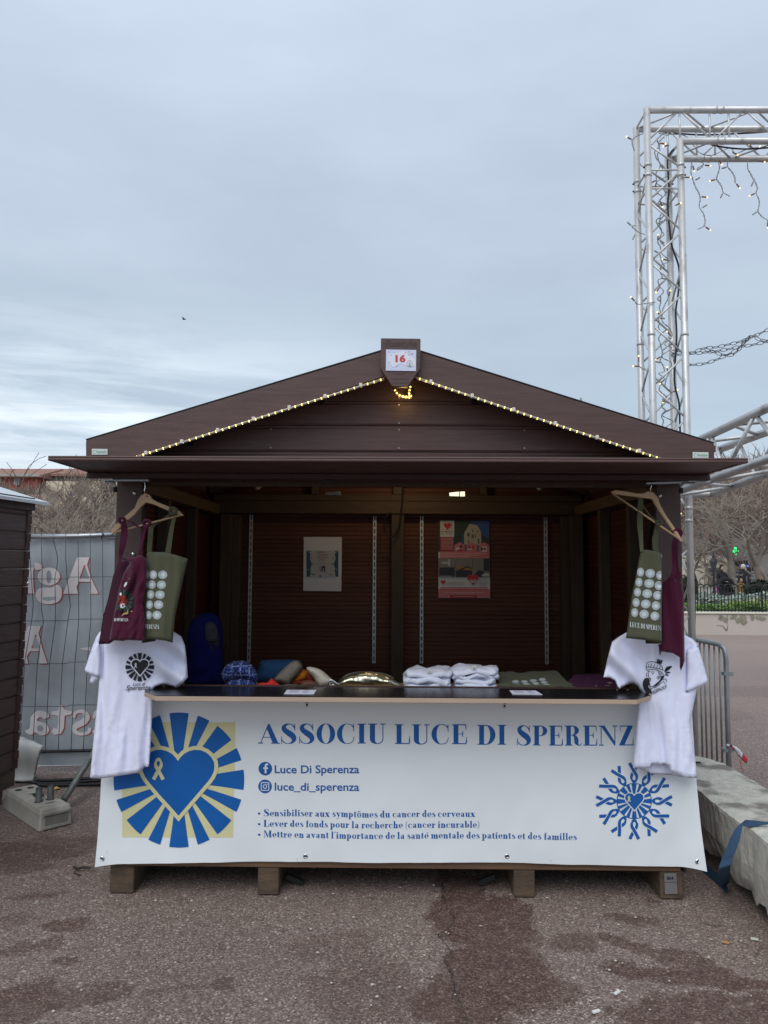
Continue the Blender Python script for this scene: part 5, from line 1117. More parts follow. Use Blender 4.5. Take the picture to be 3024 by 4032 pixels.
pp(p2, 'photo_tree', (.035, .055, .045), [tree_], 1)
pp(p2, 'photo_house', (.46, .42, .31), [[k8(805, 720), k8(810, 430), k8(940, 210), k8(1130, 240), k8(1220, 390), k8(1240, 700), k8(1190, 730)]], 2)
pp(p2, 'photo_window', (.13, .12, .10), [r8(880, 948, 430, 520), r8(990, 1050, 470, 560), r8(1000, 1030, 340, 410), r8(1075, 1100, 460, 550), r8(1125, 1150, 370, 415), r8(1145, 1185, 580, 700), r8(900, 930, 620, 690)], 3)
pp(p2, 'photo_shrub', (.04, .06, .05), [[k8(1230, 700), k8(1240, 470), k8(1290, 480), k8(1340, 560), k8(1432, 560), k8(1432, 720)]], 2)
pp(p2, 'white_panel', (.62, .60, .55), [r8(210, 560, 128, 530)], 3)
pp(p2, 'panel_heart', (.50, .04, .06), [heart(*k8(392, 275), 95 * .1582)], 4)
pp(p2, 'house_outline', (.10, .08, .08), [rib([(*k8(250, 220), .8), (*k8(385, 142), .8), (*k8(515, 220), .8)], 1), rib([(*k8(270, 350), .8), (*k8(270, 215), .8)], 1), rib([(*k8(500, 350), .8), (*k8(500, 215), .8)], 1), rib([(*k8(250, 352), .8), (*k8(505, 352), .8)], 1)], 4)
s_, a_ = sans_text('La Maison', .01); lay('panel_word', fit(s_, a_, k8(235, 0)[0], k8(535, 0)[0], k8(0, 415)[1], 6), PQ, mcol((.12, .10, .10)), p2, base=.006)
s_, a_ = sans_text('du coeur', .01); lay('panel_word', fit(s_, a_, k8(235, 0)[0], k8(535, 0)[0], k8(0, 465)[1], 4.5), PQ, mcol((.12, .10, .10)), p2, base=.006)
pp(p2, 'red_panel', (.36, .035, .05), [r8(215, 550, 530, 890)], 3)
pp(p2, 'small_print', (.62, .38, .38), [r8(228, 535, 560 + i * 34, 572 + i * 34) for i in range(9)], 4)
pk = (.58, .19, .20)
pp(p2, 'pink_band', pk, [r8(210, 1437, 895, 1058)], 3)
pp(p2, 'pink_house', pk, [[k8(a, 900), k8(a, 740), k8(a + 130, 660), k8(a + 265, 740), k8(a + 265, 900)] for a in (560, 865, 1170)], 4)
pp(p2, 'icon', (.62, .60, .58), [r8(600, 680, 790, 885), r8(890, 1000, 820, 850), r8(1250, 1375, 770, 900)], 5); pp(p2, 'icon', (.03, .03, .03), [r8(705, 755, 735, 800), disc(*k8(1250, 830), 5), disc(*k8(1320, 830), 5)], 6); pp(p2, 'icon', (.5, .03, .05), [r8(620, 780, 850, 885), r8(905, 960, 760, 815), r8(1010, 1050, 750, 820), disc(*k8(1322, 830), 3)], 7)
pp(p2, 'small_print', (.75, .48, .48), [r8(225, 1350, 932, 945), r8(225, 1170, 980, 993), r8(225, 950, 1020, 1032)], 5)
pp(p2, 'room_photo', (.22, .21, .18), [r8(165, 578, 1060, 1535), r8(590, 1003, 1060, 1535), r8(1015, 1440, 1060, 1535)], 3)
pp(p2, 'photo_furniture', (.035, .04, .06), [r8(190, 570, 1290, 1520), [k8(592, 1390), k8(880, 1250), k8(1000, 1300), k8(1000, 1530), k8(592, 1530)], [k8(1020, 1500), k8(1180, 1350), k8(1320, 1400), k8(1240, 1530), k8(1020, 1530)], r8(1290, 1435, 1070, 1380)], 4)
pp(p2, 'photo_furniture', (.35, .20, .06), [[k8(592, 1300), k8(780, 1250), k8(830, 1270), k8(700, 1340), k8(592, 1340)], [k8(760, 1350), k8(880, 1290), k8(1000, 1320), k8(1000, 1370)]], 5)
pp(p2, 'photo_furniture', (.5, .5, .48), [r8(255, 395, 1145, 1200), r8(405, 455, 1090, 1250), r8(190, 500, 1500, 1515), [k8(1230, 1500), k8(1300, 1430), k8(1435, 1440), k8(1435, 1520)]], 5)
pp(p2, 'price_heart', (.52, .03, .055), [heart(*k8(1020, 1600), 140 * .1582)], 6)
s_, a_ = sans_text('20€', .03); lay('price', fit(s_, a_, k8(945, 0)[0], k8(1110, 0)[0], k8(0, 1675)[1], 12), PQ, mcol((.66, .62, .60)), p2, base=.010)
pp(p2, 'small_heart', (.52, .05, .07), [heart(*k8(283, 1665), 62 * .1582)], 4)
pp(p2, 'small_print', (.34, .33, .32), [r8(375, 790, 1655 + i * 32, 1664 + i * 32) for i in range(3)] + [r8(1175, 1380, 1590 + i * 32, 1599 + i * 32) for i in range(6)], 4)
pp(p2, 'pink_band', pk, [r8(165, 1450, 1830, 2050)], 3); pp(p2, 'red_panel', (.45, .03, .06), [r8(220, 1385, 1790, 1850), r8(460, 1130, 1980, 2045)], 4)
pp(p2, 'small_print', (.75, .45, .48), [r8(240, 1370, 1812, 1832), r8(320, 1300, 1912, 1922), r8(600, 1030, 1940, 1948), r8(535, 1060, 2008, 2018)], 5)
# ------------------------------------------------------------------ neighbouring chalet on the left
lc_top, lc_bot = P(121, 1974, 5.2), P(62, 3017, 5.2)
dW = Vector((-.121, -1, 0)).normalized(); nW = Vector((1, -.121, 0)).normalized()
ch2 = thing('neighbour_chalet', Vector((lc_bot.x, 5.2, 0)), 'brown weatherboard chalet with pale metal roof at the left edge', 'chalet')
def WP(t, z, o_=0):
    k = (z - lc_bot.z) / (lc_top.z - lc_bot.z); return Vector((lc_bot.x + (lc_top.x - lc_bot.x) * k, 5.2, z)) + dW * t + nW * o_
zb0 = 1.841
m_bend = M('board_end_paint', (.065, .026, .020), .6, var=.3, vscale=20, objvar=.15)
for k in range(-13, 3):
    z0 = zb0 + k * .125; z1 = min(z0 + .124, lc_top.z + .02)
    if z1 <= z0: continue
    vs = []
    for t_ in (.003, 2.6):
        for o_, z in ((-.02, z0), (.004, z0), (.010, z0 + .014), (.010, z1 - .004), (.004, z1 - .001), (-.02, z1 - .001)): vs.append(WP(t_, z, o_))
    MB().add(vs, [tuple(range(6)), tuple(range(11, 5, -1))] + [(i, (i + 1) % 6, 6 + (i + 1) % 6, 6 + i) for i in range(6)]).go('weatherboard', m_brownY, ch2)
    n_e = 2  # interlocking ends of the far gable's boards
    for j in range(n_e):
        a = z0 + j * .0625; vs = [WP(t_, z, o_) for t_ in (0, .052) for o_, z in ((-.02, a + .002), (.014 + .004 * j, a + .002), (.014 + .004 * j, min(a + .059, z1)), (-.02, min(a + .059, z1)))]
        MB().add(vs, [(0,1,2,3), (7,6,5,4), (0,4,5,1), (1,5,6,2), (2,6,7,3), (3,7,4,0)]).go('board_end', m_bend, ch2)
MB().add([WP(t_, z, o_) for t_ in (.004, 2.6) for o_, z in ((-.15, .10), (-.0, .10), (-.0, .215), (-.15, .215))], [(0,1,2,3), (7,6,5,4), (0,4,5,1), (1,5,6,2), (2,6,7,3), (3,7,4,0)]).go('floor_beam', m_foot, ch2)
MB().add([WP(t_, z, o_) for t_ in (.10, .22) for o_, z in ((-.5, .0), (-.02, .0), (-.02, .099), (-.5, .099))], [(0,1,2,3), (7,6,5,4), (0,4,5,1), (1,5,6,2), (2,6,7,3), (3,7,4,0)]).go('foot_block', m_foot, ch2)
tip = P(196, 1979, 5.30); ue = dW; ur = Vector((-1, .121, .30 * 1.0)).normalized()
rv = [tip, tip + ue * 3, tip + ue * 3 + ur * 1.4, tip + ur * 1.4]
MB().add(rv + [p - Vector((0, 0, .022)) for p in rv], [(0,1,2,3), (7,6,5,4), (0,4,5,1), (1,5,6,2), (2,6,7,3), (3,7,4,0)]).go('roof_sheet', M('pale_roof_metal', (.62, .65, .68), .35, .2), ch2)
MB().add([q_ for q_ in [WP(-.01, 2.0, -.02), WP(2.6, 2.0, -.02), WP(2.6, 2.0, .03), WP(-.01, 2.0, .03)]] + [q_ + Vector((0, 0, .09)) for q_ in [WP(-.01, 2.0, -.02), WP(2.6, 2.0, -.02), WP(2.6, 2.0, .03), WP(-.01, 2.0, .03)]], [(0,3,2,1), (4,5,6,7), (0,1,5,4), (1,2,6,5), (2,3,7,6), (3,0,4,7)]).go('eaves_board', m_brownd, ch2)
for px, py in ((82, 2297), (50, 2843)):
    c = None
    d = ray(px, py); t_ = 0
    for it in range(60):
        t_ = it * .012; z = CAM.z + d.z * (5.2 - t_) / d.y; q_ = WP(t_, z, .012); X = d.x * (5.2 - t_) / d.y
        if X > q_.x - .004: c = q_; 
        if X < q_.x: break
    c = q_; MB().blob(c, (.010, .014, .014), 12, 8).go('dome_bolt', m_eyelet, ch2)

# ------------------------------------------------------------------ site fence with mirrored banner
YFn = 5.85
fen = thing('mesh_fence', P(250, 3000, YFn), 'wire mesh site fence behind the stalls on the left', 'fence')
MB().tube([P(60, 2113, YFn), P(300, 2111, YFn), P(500, 2104, YFn)], .019, 12).go('top_rail', m_steel, fen, smooth=True)
MB().tube([P(60, 2962, YFn), P(500, 2952, YFn)], .012, 10).go('bottom_rail', m_dkmetal, fen, smooth=True)
bent = {208: [(208, 2098), (211, 2130), (226, 2190), (227, 2210), (216, 2278), (219, 2440)], 110: [(112, 2098), (118, 2200), (124, 2280), (131, 2380), (125, 2442)], 160: [(162, 2098), (166, 2250), (163, 2400), (171, 2445)], 258: [(258, 2098), (259, 2200), (264, 2278), (277, 2385), (268, 2440)]}
for k, x in enumerate((62, 110, 160, 208, 258, 307, 355, 403, 452)):
    xb = x - 34 + k * 1.2
    top_ = bent.get(x, [(x, 2098), (x + 3, 2440)]); pts = [P(a, b_, YFn - .016) for a, b_ in top_] + [P(x - 4 + (xb - x + 4) * t_, 2440 + 518 * t_, YFn - .016) for t_ in (.33, .66, 1)]
    MB().tube(pts, .0025, 6).go('fence_wire', m_mesh, fen, smooth=True)
for y0 in (2276, 2442, 2611, 2780):
    MB().tube([P(60, y0 + 3, YFn - .020), P(262, y0 + (2 if y0 > 2300 else 4), YFn - .020), P(275, y0 - 4, YFn - .020), P(460, y0 - 5, YFn - .020)], .0025, 6).go('fence_wire', m_mesh, fen)
MB().tube([P(402, 2098, YFn - .03), P(408, 2104, YFn - .03), P(400, 2114, YFn - .03), P(400, 2122, YFn - .03)], .005, 6).go('cable_tie', m_black, fen)
bn2 = thing('fence_banner', P(250, 3015, YFn + .05), 'grey glossy banner seen from behind with mirrored pink lettering on the fence', 'banner')
m_gpvc = M('grey_pvc', (.32, .355, .38), .24, var=.1, vscale=3, bump=.18, bscale=2.6, spec=.9, col2=(.42, .455, .48), c2scale=2)
fy = lambda x, y: YFn + .035 + .015 * nz(x / 60, y / 200, 8) + .02 * math.sin(y / 60) * .3
v, f = tri([(50, 2124), (500, 2116), (500, 3012), (50, 3020)], 20)
MB().add([P(a, b_, fy(a, b_)) for a, b_ in v], f).go('banner_sheet', m_gpvc, bn2, smooth=True)
FB = lambda x, y, d: P(x, y, fy(x, y) - .001 - d)
m_lp = M('letter_pale_pink', (.80, .74, .74), .4); m_lr = M('letter_red', (.42, .10, .10), .4)
k4 = lambda l: [(a * .2893, 2050 + b_ * .2893) for a, b_ in l]
def letter(outer, holes=(), red=True, sh=(5, 3)):
    if red: lay('letter_edge', dense([[(a + sh[0], b_ + sh[1]) for a, b_ in o] for o in outer], 22), FB, m_lr, bn2, base=.001, dl=.0003)
    lay('letter', dense(outer, 22), FB, m_lp, bn2, base=.0025, dl=.0003)
    if holes: lay('letter_hole', dense(holes, 22), FB, m_gpvc, bn2, base=.0042)
    if holes and red: lay('letter_edge', polys([[(o[0][0], o[0][1]), (o[0][0] + 5, o[0][1] + 4), (o[-1][0] + 5, o[-1][1]), (o[-1][0], o[-1][1])] for o in holes if len(o) == 3]), FB, m_lr, bn2, base=.0048)
Aout = [(1050, 500), (1215, 500), (1185, 600), (1235, 770), (1340, 995), (1220, 995), (1238, 832), (1078, 832), (1040, 900), (1062, 995), (860, 995), (960, 730)]
Ahol = [(1145, 600), (1218, 785), (1082, 785)]
letter([k4(Aout)], [k4(Ahol)])
A2 = lambda l: [(a * .4822, 1780 + b_ * .4822) for a, b_ in l]
letter([A2([(230, 1420), (332, 1420), (315, 1480), (345, 1600), (388, 1730), (318, 1730), (328, 1626), (245, 1626), (218, 1670), (232, 1730), (110, 1730), (175, 1560)])], [A2([(287, 1490), (326, 1600), (256, 1600)])])
letter([k4(disc(665, 760, 152, 26, 122)), k4([(465, 575), (510, 572), (560, 600), (590, 660), (480, 676)]), k4([tuple(p) for p in crv([(560, 915), (700, 912), (740, 880), (800, 880), (840, 930), (835, 1040), (780, 1110), (660, 1135), (540, 1110), (485, 1030), (500, 950)], 4)])], [k4(disc(665, 765, 36, 16, 88)), k4([(570, 1048), (620, 1040), (768, 1035), (740, 1075), (660, 1092), (590, 1080)])])
letter([k4([(300, 640), (462, 640), (450, 700), (455, 900), (470, 992), (300, 992)])])
E4 = lambda l: [(a * .4972, 2500 + b_ * .4972) for a, b_ in l]
letter([E4([tuple(p) for p in crv([(215, 780), (200, 760), (235, 735), (245, 650), (300, 600), (370, 615), (388, 650), (350, 665), (325, 650), (300, 660), (295, 680), (360, 700), (390, 745), (370, 785), (320, 795), (280, 770), (250, 790)], 4)])], [E4(disc(318, 740, 24, 14, 24))])
letter([E4([(405, 765), (425, 735), (452, 745), (462, 700), (462, 640), (405, 630), (408, 605), (460, 600), (478, 535), (510, 590), (570, 605), (565, 628), (512, 640), (505, 740), (480, 785), (430, 790)])])
letter([E4(rib([(580, 655, 30), (600, 615, 26), (655, 605, 30), (690, 645, 44), (660, 690, 50), (600, 720, 48), (590, 760, 36), (640, 785, 26), (700, 770, 26), (712, 735, 26)], 4))])
letter([E4(rib([(740, 660, 20), (760, 610, 26), (800, 605, 30), (840, 660, 44), (830, 750, 44), (770, 785, 26), (735, 755, 20)], 4))])
letter([[(312, 2553), (356, 2548), (356, 2562), (330, 2560)]], (), False)
MB().tube([P(60, 3017, YFn + .03), P(500, 3010, YFn + .03)], .004, 6).go('hem', m_gpvc, bn2)

# ---- concrete fence foot
A_, B_, C_ = G(154, 3275), G(281, 3241), G(16, 3183)
uu = (C_ - A_).normalized(); vv_ = Vector((-uu.y, uu.x, 0)); vv_ = vv_ if vv_.dot(B_ - A_) > 0 else -vv_
lenU, lenV, hB = (C_ - A_).length, (B_ - A_).length, .125
fb = thing('fence_ballast', A_, 'weathered concrete fence foot with tube stubs lying on the ground at left', 'fence foot')
L3 = lambda a, b_, z: A_ + uu * a * lenU + vv_ * b_ * lenV + Vector((0, 0, z))
op = [(0, 0), (1, 0), (1, 1), (.74, 1), (.62, .78), (.34, .78), (.22, 1), (0, 1)]
vs = [L3(a, b_, 0) for a, b_ in op] + [L3(.5 + (a - .5) * .99, .5 + (b_ - .5) * .97, hB - .03) for a, b_ in op] + [L3(.5 + (a - .5) * .955, .5 + (b_ - .5) * .86, hB) for a, b_ in op]
n_ = 8; fs = [(k, (k + 1) % n_, n_ + (k + 1) % n_, n_ + k) for k in range(n_)] + [(n_ + k, n_ + (k + 1) % n_, 2 * n_ + (k + 1) % n_, 2 * n_ + k) for k in range(n_)] + [tuple(range(2 * n_, 3 * n_))]
blk = MB().add(vs, fs).go('foot_body', m_conc, fb, bevel=.008)
MB().add([L3(-.004, .16, .022), L3(-.004, .84, .022), L3(-.001, .84, .085), L3(-.001, .16, .085)], [(0, 1, 2, 3)]).go('end_recess', M('concrete_dark', (.20, .19, .165), .9, var=.2, vscale=20, bump=.4), fb)
e_f = [(.10, .015), (.90, .015), (.90, .093), (.10, .093)]
for i in range(4):
    a, b_ = e_f[i], e_f[(i + 1) % 4]; MB().beam(L3(-.006, a[0], a[1]), L3(-.006, b_[0], b_[1]), .010, .014).go('recess_frame', m_conc, fb)
m_tube = M('weathered_tube', (.20, .22, .21), .55, .5, var=.3, vscale=20, bump=.2)
for a, b_ in ((.30, .30), (.30, .66)):
    c = L3(a, b_, hB - .02); mb = MB().tube([c, c + Vector((0, 0, .105))], .0205, 14, False).tube([c + Vector((0, 0, .104)), c], .0165, 14, False); mb.go('tube_stub', m_tube, fb, smooth=True)
    MB().tube([c + Vector((0, 0, .0205)), c + Vector((0, 0, .022))], .026, 14).go('tube_socket', m_hole, fb)
for a, b_ in ((.86, .28), (.86, .66)): c = L3(a, b_, hB); MB().tube([c - Vector((0, 0, .01)), c + Vector((0, 0, .0012))], .022, 16).go('hole', m_hole, fb)
MB().add([L3(a, b_, hB + .0012) for a, b_ in ((.64, .30), (.60, .42), (.47, .36), (.42, .62), (.52, .70), (.62, .55))], [tuple(range(6))]).go('lifting_recess', m_hole, fb)
MB().add([L3(a, b_, hB + .0012) for a, b_ in ((.17, .38), (.19, .38), (.19, .66), (.17, .66))], [tuple(range(4))]).go('slot', m_hole, fb)
br = MB().tube([P(252, 3150, 5.0), P(362, 2976, 5.35), P(452, 2830, 5.62)], .0215, 14).go('brace_tube', m_tube, None, smooth=True, label='grey slanting brace tube running from the concrete foot up behind the T-shirt', cat='tube')
# white plastic sheet
cloth('plastic_sheet', [(70, 2894), (100, 2903), (140, 2920), (173, 2936), (160, 2962), (150, 3000), (141, 3045), (131, 3076), (90, 3078), (34, 3074), (38, 2990)], lambda x, y: 5.45 - .12 * math.sin((y - 2894) / 180 * 5.2) * .5, .003, lambda x, y: .01 * nz(x / 40, y / 60, 2), M('white_plastic', (.60, .60, .57), .28, var=.05, bump=.1, bscale=8), None, 9, 9, label='curled sheet of white plastic sticking out beside the left chalet', cat='plastic sheet')
for pts, lab in (([(60, 3078), (110, 3076), (160, 3085), (260, 3084), (380, 3073), (470, 3077)], 'thick black cable on the ground in front of the fence, front strand'), ([(100, 3035), (135, 3062), (165, 3074), (260, 3070), (380, 3073 - 9), (480, 3066)], 'thick black cable on the ground in front of the fence, rear strand'), ([(150, 3090), (200, 3093), (300, 3090), (400, 3088), (480, 3086)], 'thick black cable on the ground in front of the fence, nearest strand')):
    MB().tube(crv([G(a, b_, .012) for a, b_ in pts], 5, False), .011, 8).go('ground_cable', m_black, None, smooth=True, label=lab, cat='cable', group='cables on the ground')
lf_ = [G(*p) + Vector((0, 0, .008 + .006 * (i % 2))) for i, p in enumerate(((210, 3107), (222, 3103), (236, 3107), (228, 3112), (214, 3112)))]
MB().add(lf_ + [p - Vector((0, 0, .003)) for p in lf_], [tuple(range(5)), tuple(range(9, 4, -1))] + [(i, (i + 1) % 5, 5 + (i + 1) % 5, 5 + i) for i in range(5)]).go('fallen_leaf', M('yellow_leaf', (.55, .38, .08), .7), None, label='small yellow leaf lying behind the concrete foot', cat='leaf')
tw = thing('twig', G(320, 3420), 'dark forked twig on the ground by the banner corner', 'twig')
m_twig = M('dark_twig', (.035, .026, .022), .8)
MB().tube([G(288, 3412, .01), G(305, 3420, .015), G(330, 3414, .02), G(356, 3418, .02)], [.004, .006, .007, .003], 6).go('stem', m_twig, tw); MB().tube([G(305, 3420, .015), G(290, 3436, .01), G(318, 3446, .008)], .003, 5).go('fork', m_twig, tw)
MB().tube([G(325, 3416, .015), G(350, 3405, .02), G(386, 3398, .02)], .0022, 5).go('fork', M('pale_twig', (.35, .28, .2), .8), tw)
for nm, px, py, c, lab in (('cigarette_end', 2856, 3710, (.45, .22, .10), 'brown cigarette end on the ground at lower right'), ('paper_scrap', 2347, 3982, (.7, .7, .68), 'white scrap of paper on the ground near the lower edge'), ('paper_scrap', 2971, 3697, (.6, .62, .5), 'pale chewed scrap on the ground below the concrete block'), ('paper_scrap', 2430, 3908, (.7, .7, .66), 'tiny white scrap on the ground below the number plate')):
    p = G(px, py, .005); MB().box(-.016, .016, -.006, .006, -.004, .004).go(nm, M(nm + str(px), c, .8), None, bevel=.0015, label=lab, cat='litter').matrix_world = Matrix.Translation(p) @ Matrix.Rotation(rr.uniform(-1, 1), 4, 'Z')

# ------------------------------------------------------------------ aluminium truss gate
YT = 5.25; CC = .239
Xt = (P(2546, 520, YT).x + P(2573, 1600, YT).x) / 2
zt = P(2600, 433, YT).z; zl = zt - CC
tr = thing('truss_gate', Vector((Xt, YT, 0)), 'silver lattice truss tower with a beam leaving at its top, right of the chalet', 'truss')
for i, (dx, dy) in enumerate(((0, 0), (CC, 0), (0, CC), (CC, CC))):
    ztop = zt if dx == 0 else zl
    if dy: pass
    MB().tube([(Xt + dx, YT + dy, .01), (Xt + dx, YT + dy, ztop + .012)], .025, 14).go('chord', m_alu, tr, smooth=True)
    for zc_ in (.9, P(2700, 2000, YT).z, P(2700, 2050, YT).z, P(2700, 690, YT).z, P(2700, 650, YT).z, 3.3):
        MB().tube([(Xt + dx, YT + dy, zc_ - .012), (Xt + dx, YT + dy, zc_ + .012)], .0275, 14).go('collar', m_alu, tr, smooth=True)
    for zc_ in (P(2700, 690, YT).z, P(2700, 660, YT).z, P(2700, 2045, YT).z):
        s = 1 if dx else -1; MB().tube([(Xt + dx, YT + dy, zc_), (Xt + dx + s * .036, YT + dy - .004, zc_)], .006, 6).go('bolt', m_dkmetal, tr)
def lattice(a, b_, a2, b2, n, r, parent, name='brace', start=0, ends=True):
    """zigzag between line a-b and line a2-b2"""
    a, b_, a2, b2 = map(Vector, (a, b_, a2, b2))
    for k in range(n):
        p = (a.lerp(b_, k / n), a2.lerp(b2, (k + 1) / n)) if (k + start) % 2 == 0 else (a2.lerp(b2, k / n), a.lerp(b_, (k + 1) / n))
        MB().tube(list(p), r, 8).go(name, m_alu, parent, smooth=True)
    if ends:
        for t_ in (0, 1): MB().tube([a.lerp(b_, t_), a2.lerp(b2, t_)], r, 8).go(name, m_alu, parent, smooth=True)
H0, H1 = .15, zl - .22; nb = 19
c4 = {k: (Xt + k[0] * CC, YT + k[1] * CC) for k in ((0, 0), (1, 0), (0, 1), (1, 1))}
for (p, q_, s) in (((0, 0), (1, 0), 0), ((0, 1), (1, 1), 1), ((0, 0), (0, 1), 1), ((1, 0), (1, 1), 0)):
    lattice((*c4[p], H0), (*c4[p], H1), (*c4[q_], H0), (*c4[q_], H1), nb, .0075, tr, start=s)
for (p, q_) in (((0, 0), (1, 0)), ((0, 1), (1, 1)), ((0, 0), (0, 1)), ((1, 0), (1, 1))):
    MB().tube([(*c4[p], zl - .36), (*c4[q_], zl - .36)], .0075, 8).go('brace', m_alu, tr, smooth=True)
# corner and beam (runs to the right)
XE = Xt + 2.4
for dy in (0, CC):
    MB().tube([(Xt, YT + dy, zt), (XE, YT + dy, zt)], .025, 14).go('chord', m_alu, tr, smooth=True)
    MB().tube([(Xt + CC, YT + dy, zl), (XE, YT + dy, zl)], .025, 14).go('chord', m_alu, tr, smooth=True)
    for xx in (.55, .50): 
        for z_ in (zt, zl): MB().tube([(Xt + xx - .01, YT + dy, z_), (Xt + xx + .01, YT + dy, z_)], .0275, 14).go('collar', m_alu, tr, smooth=True)
    MB().tube([(Xt, YT + dy, zl), (Xt + .24, YT + dy, zt)], .0075, 8).go('brace', m_alu, tr, smooth=True)
    MB().tube([(Xt, YT + dy, zl - .02), (Xt + CC, YT + dy, zl - .2)], .0075, 8).go('brace', m_alu, tr, smooth=True)
    lattice((Xt + .24, YT + dy, zt), (XE, YT + dy, zt), (Xt + .24, YT + dy, zl), (XE, YT + dy, zl), 9, .0075, tr, start=0)
    for xx in (.46, .60): MB().tube([(Xt + xx, YT + dy, zt), (Xt + xx, YT + dy, zl)], .0075, 8).go('brace', m_alu, tr, smooth=True)
for z_, xs0 in ((zt, 0), (zl, CC)):
    lattice((Xt + xs0, YT, z_), (XE, YT, z_), (Xt + xs0, YT + CC, z_), (XE, YT + CC, z_), 9, .0075, tr, start=1)
# second truss coming towards the camera at eaves height
def ext(p, q_, Y): d = (q_ - p); return p + d * ((Y - p.y) / d.y)
t3 = thing('lattice_truss', P(2760, 1950, 5.0), 'silver lattice truss sloping up towards the right edge from the tower', 'truss')
ch3 = []
for (a0, a1, Ya, Yb) in (((2750, 1735), (3024, 1605), 4.95, 4.1), ((2818, 1775), (3024, 1699), 5.4, 4.64), ((2695, 1925), (3024, 1807), 4.95, 4.1), ((2775, 1956), (3024, 1865), 5.4, 4.64)):
    p, q_ = P(*a0, Ya), P(*a1, Yb); e0, e1 = ext(p, q_, 5.30), ext(p, q_, 2.9); ch3.append((e0, e1)); MB().tube([e0, e1], .027, 14).go('chord', m_alu, t3, smooth=True)
A3, B3, C3, D3 = ch3
lattice(*A3, *C3, 9, .012, t3, start=0); lattice(*B3, *D3, 9, .012, t3, start=1); lattice(*A3, *B3, 9, .012, t3, start=1); lattice(*C3, *D3, 9, .012, t3, start=0)
MB().tube([Vector((Xt + CC, YT, P(2715, 1945, YT).z)), D3[0], D3[0].lerp(D3[1], .12)], .027, 12).go('joint_tube', m_alu, t3, smooth=True)
# ---- cables, chains and fairy lights on the trusses
z1_ = lambda a, b_: (2424 + a * .3617, 380 + b_ * .3617); z2_ = lambda a, b_: (2424 + a * .3617, 900 + b_ * .3617)
MB().tube(crv([P(*p, 5.36) for p in (z1_(690, 520), z1_(600, 610), z1_(565, 700), z1_(580, 1000), z1_(568, 1200), z1_(590, 1450), z2_(615, 200), z2_(690, 430), z2_(682, 700), z2_(655, 900), z2_(664, 1200), z2_(640, 1650), z2_(690, 1900), z2_(700, 2150), (2682, 1800))], 5, False), .007, 8).go('tower_cable', m_black, None, smooth=True, label='thick black cable hanging down inside the truss tower', cat='cable')
MB().tube(crv([P(a, b_, 5.52) for a, b_ in ((2702, 2210), (2716, 2290), (2733, 2330), (2736, 2420), (2732, 2560))], 5, False), .007, 8).go('tower_cable', m_black, None, smooth=True, label='black cable curving down behind the tower leg below eaves height', cat='cable')
MB().tube(crv([P(*p, 5.52) for p in (z1_(520, 395), z1_(700, 405), z1_(950, 418), z1_(1200, 410), z1_(1500, 395), z1_(1700, 380))], 5, False), .006, 8).go('beam_cable', m_black, None, smooth=True, label='thin black cable running along the upper truss beam', cat='cable')
MB().tube(crv([P(*p, 5.3) for p in (z1_(1040, 525), z1_(1200, 555), z1_(1420, 572), z1_(1700, 555))], 5, False), .006, 8).go('beam_cable', m_black, None, smooth=True, label='black cable sagging under the lower chord of the upper beam', cat='cable')
m_fl = M('grey_flex', (.30, .30, .29), .6); m_sock = M('socket_brown', (.22, .12, .12), .6)
m_led = M('warm_led', (1, .8, .4), .5, emit=(1, .78, .25), es=1.7)
flb = {}
def led(p, d, root, lit=True):
    d = Vector(d).normalized(); o = MB().tube([p, p + d * .034], .0055, 6).go('socket', m_sock if lit else m_fl, root)
    if lit:
        if 'b' not in flb: q_ = MB().blob((0, 0, 0), (.0055, .0055, .0055), 8, 6).go('bulb', m_led, o); flb['b'] = q_.data
        else: q_ = link('bulb', flb['b'], o)
        q_.location = p + d * .040
def strand(label, pts, leds, Y, group=None):
    c = crv([P(a, b_, Y) for a, b_ in pts], 6, False); root = thing('fairy_light_string', c[0], label, 'fairy lights', group)
    MB().tube([p + Vector((.003 * math.sin(i * 1.3), .003 * math.cos(i), 0)) for i, p in enumerate(c)], .0026, 5).go('flex', m_fl, root)
    MB().tube([p + Vector((.004 * math.sin(i * 1.3 + 3), .004 * math.cos(i + 2), 0)) for i, p in enumerate(c)], .0022, 5).go('flex', m_fl, root)
    for (a, b_, ex, ey, lit) in leds:
        p = P(a, b_, Y); e_ = P(ex, ey, Y); led(p + (e_ - p) * .35, e_ - p, root, lit); MB().tube([p, p + (e_ - p) * .36], .002, 4).go('flex', m_fl, root)
Z = z1_
g5 = 'fairy light strands hanging from the upper beam'
strand('fairy light strand hanging nearest the tower, long with a loop at its end', [Z(830, 690), Z(822, 840), Z(868, 980), Z(920, 1090), Z(912, 1200), Z(965, 1300), Z(965, 1405), Z(895, 1445)], [(*Z(835, 740), *Z(850, 790), 1), (*Z(862, 915), *Z(900, 892), 0), (*Z(920, 1090), *Z(975, 1095), 1), (*Z(935, 1215), *Z(985, 1186), 0), (*Z(965, 1410), *Z(1017, 1445), 1)], 5.42, g5)
strand('short fairy light loop right beside the tower', [Z(930, 700), Z(955, 740), Z(900, 775), Z(895, 800), Z(950, 760)], [(*Z(955, 745), *Z(1012, 752), 1)], 5.42, g5)
strand('second fairy light strand from the tower, forking at its lower end', [Z(1112, 690), Z(1130, 780), Z(1100, 895), Z(1150, 970), Z(1172, 1042), Z(1240, 1086)], [(*Z(1100, 900), *Z(1045, 915), 1), (*Z(1170, 1045), *Z(1148, 1090), 0), (*Z(1118, 690), *Z(1128, 703), 1)], 5.42, g5)
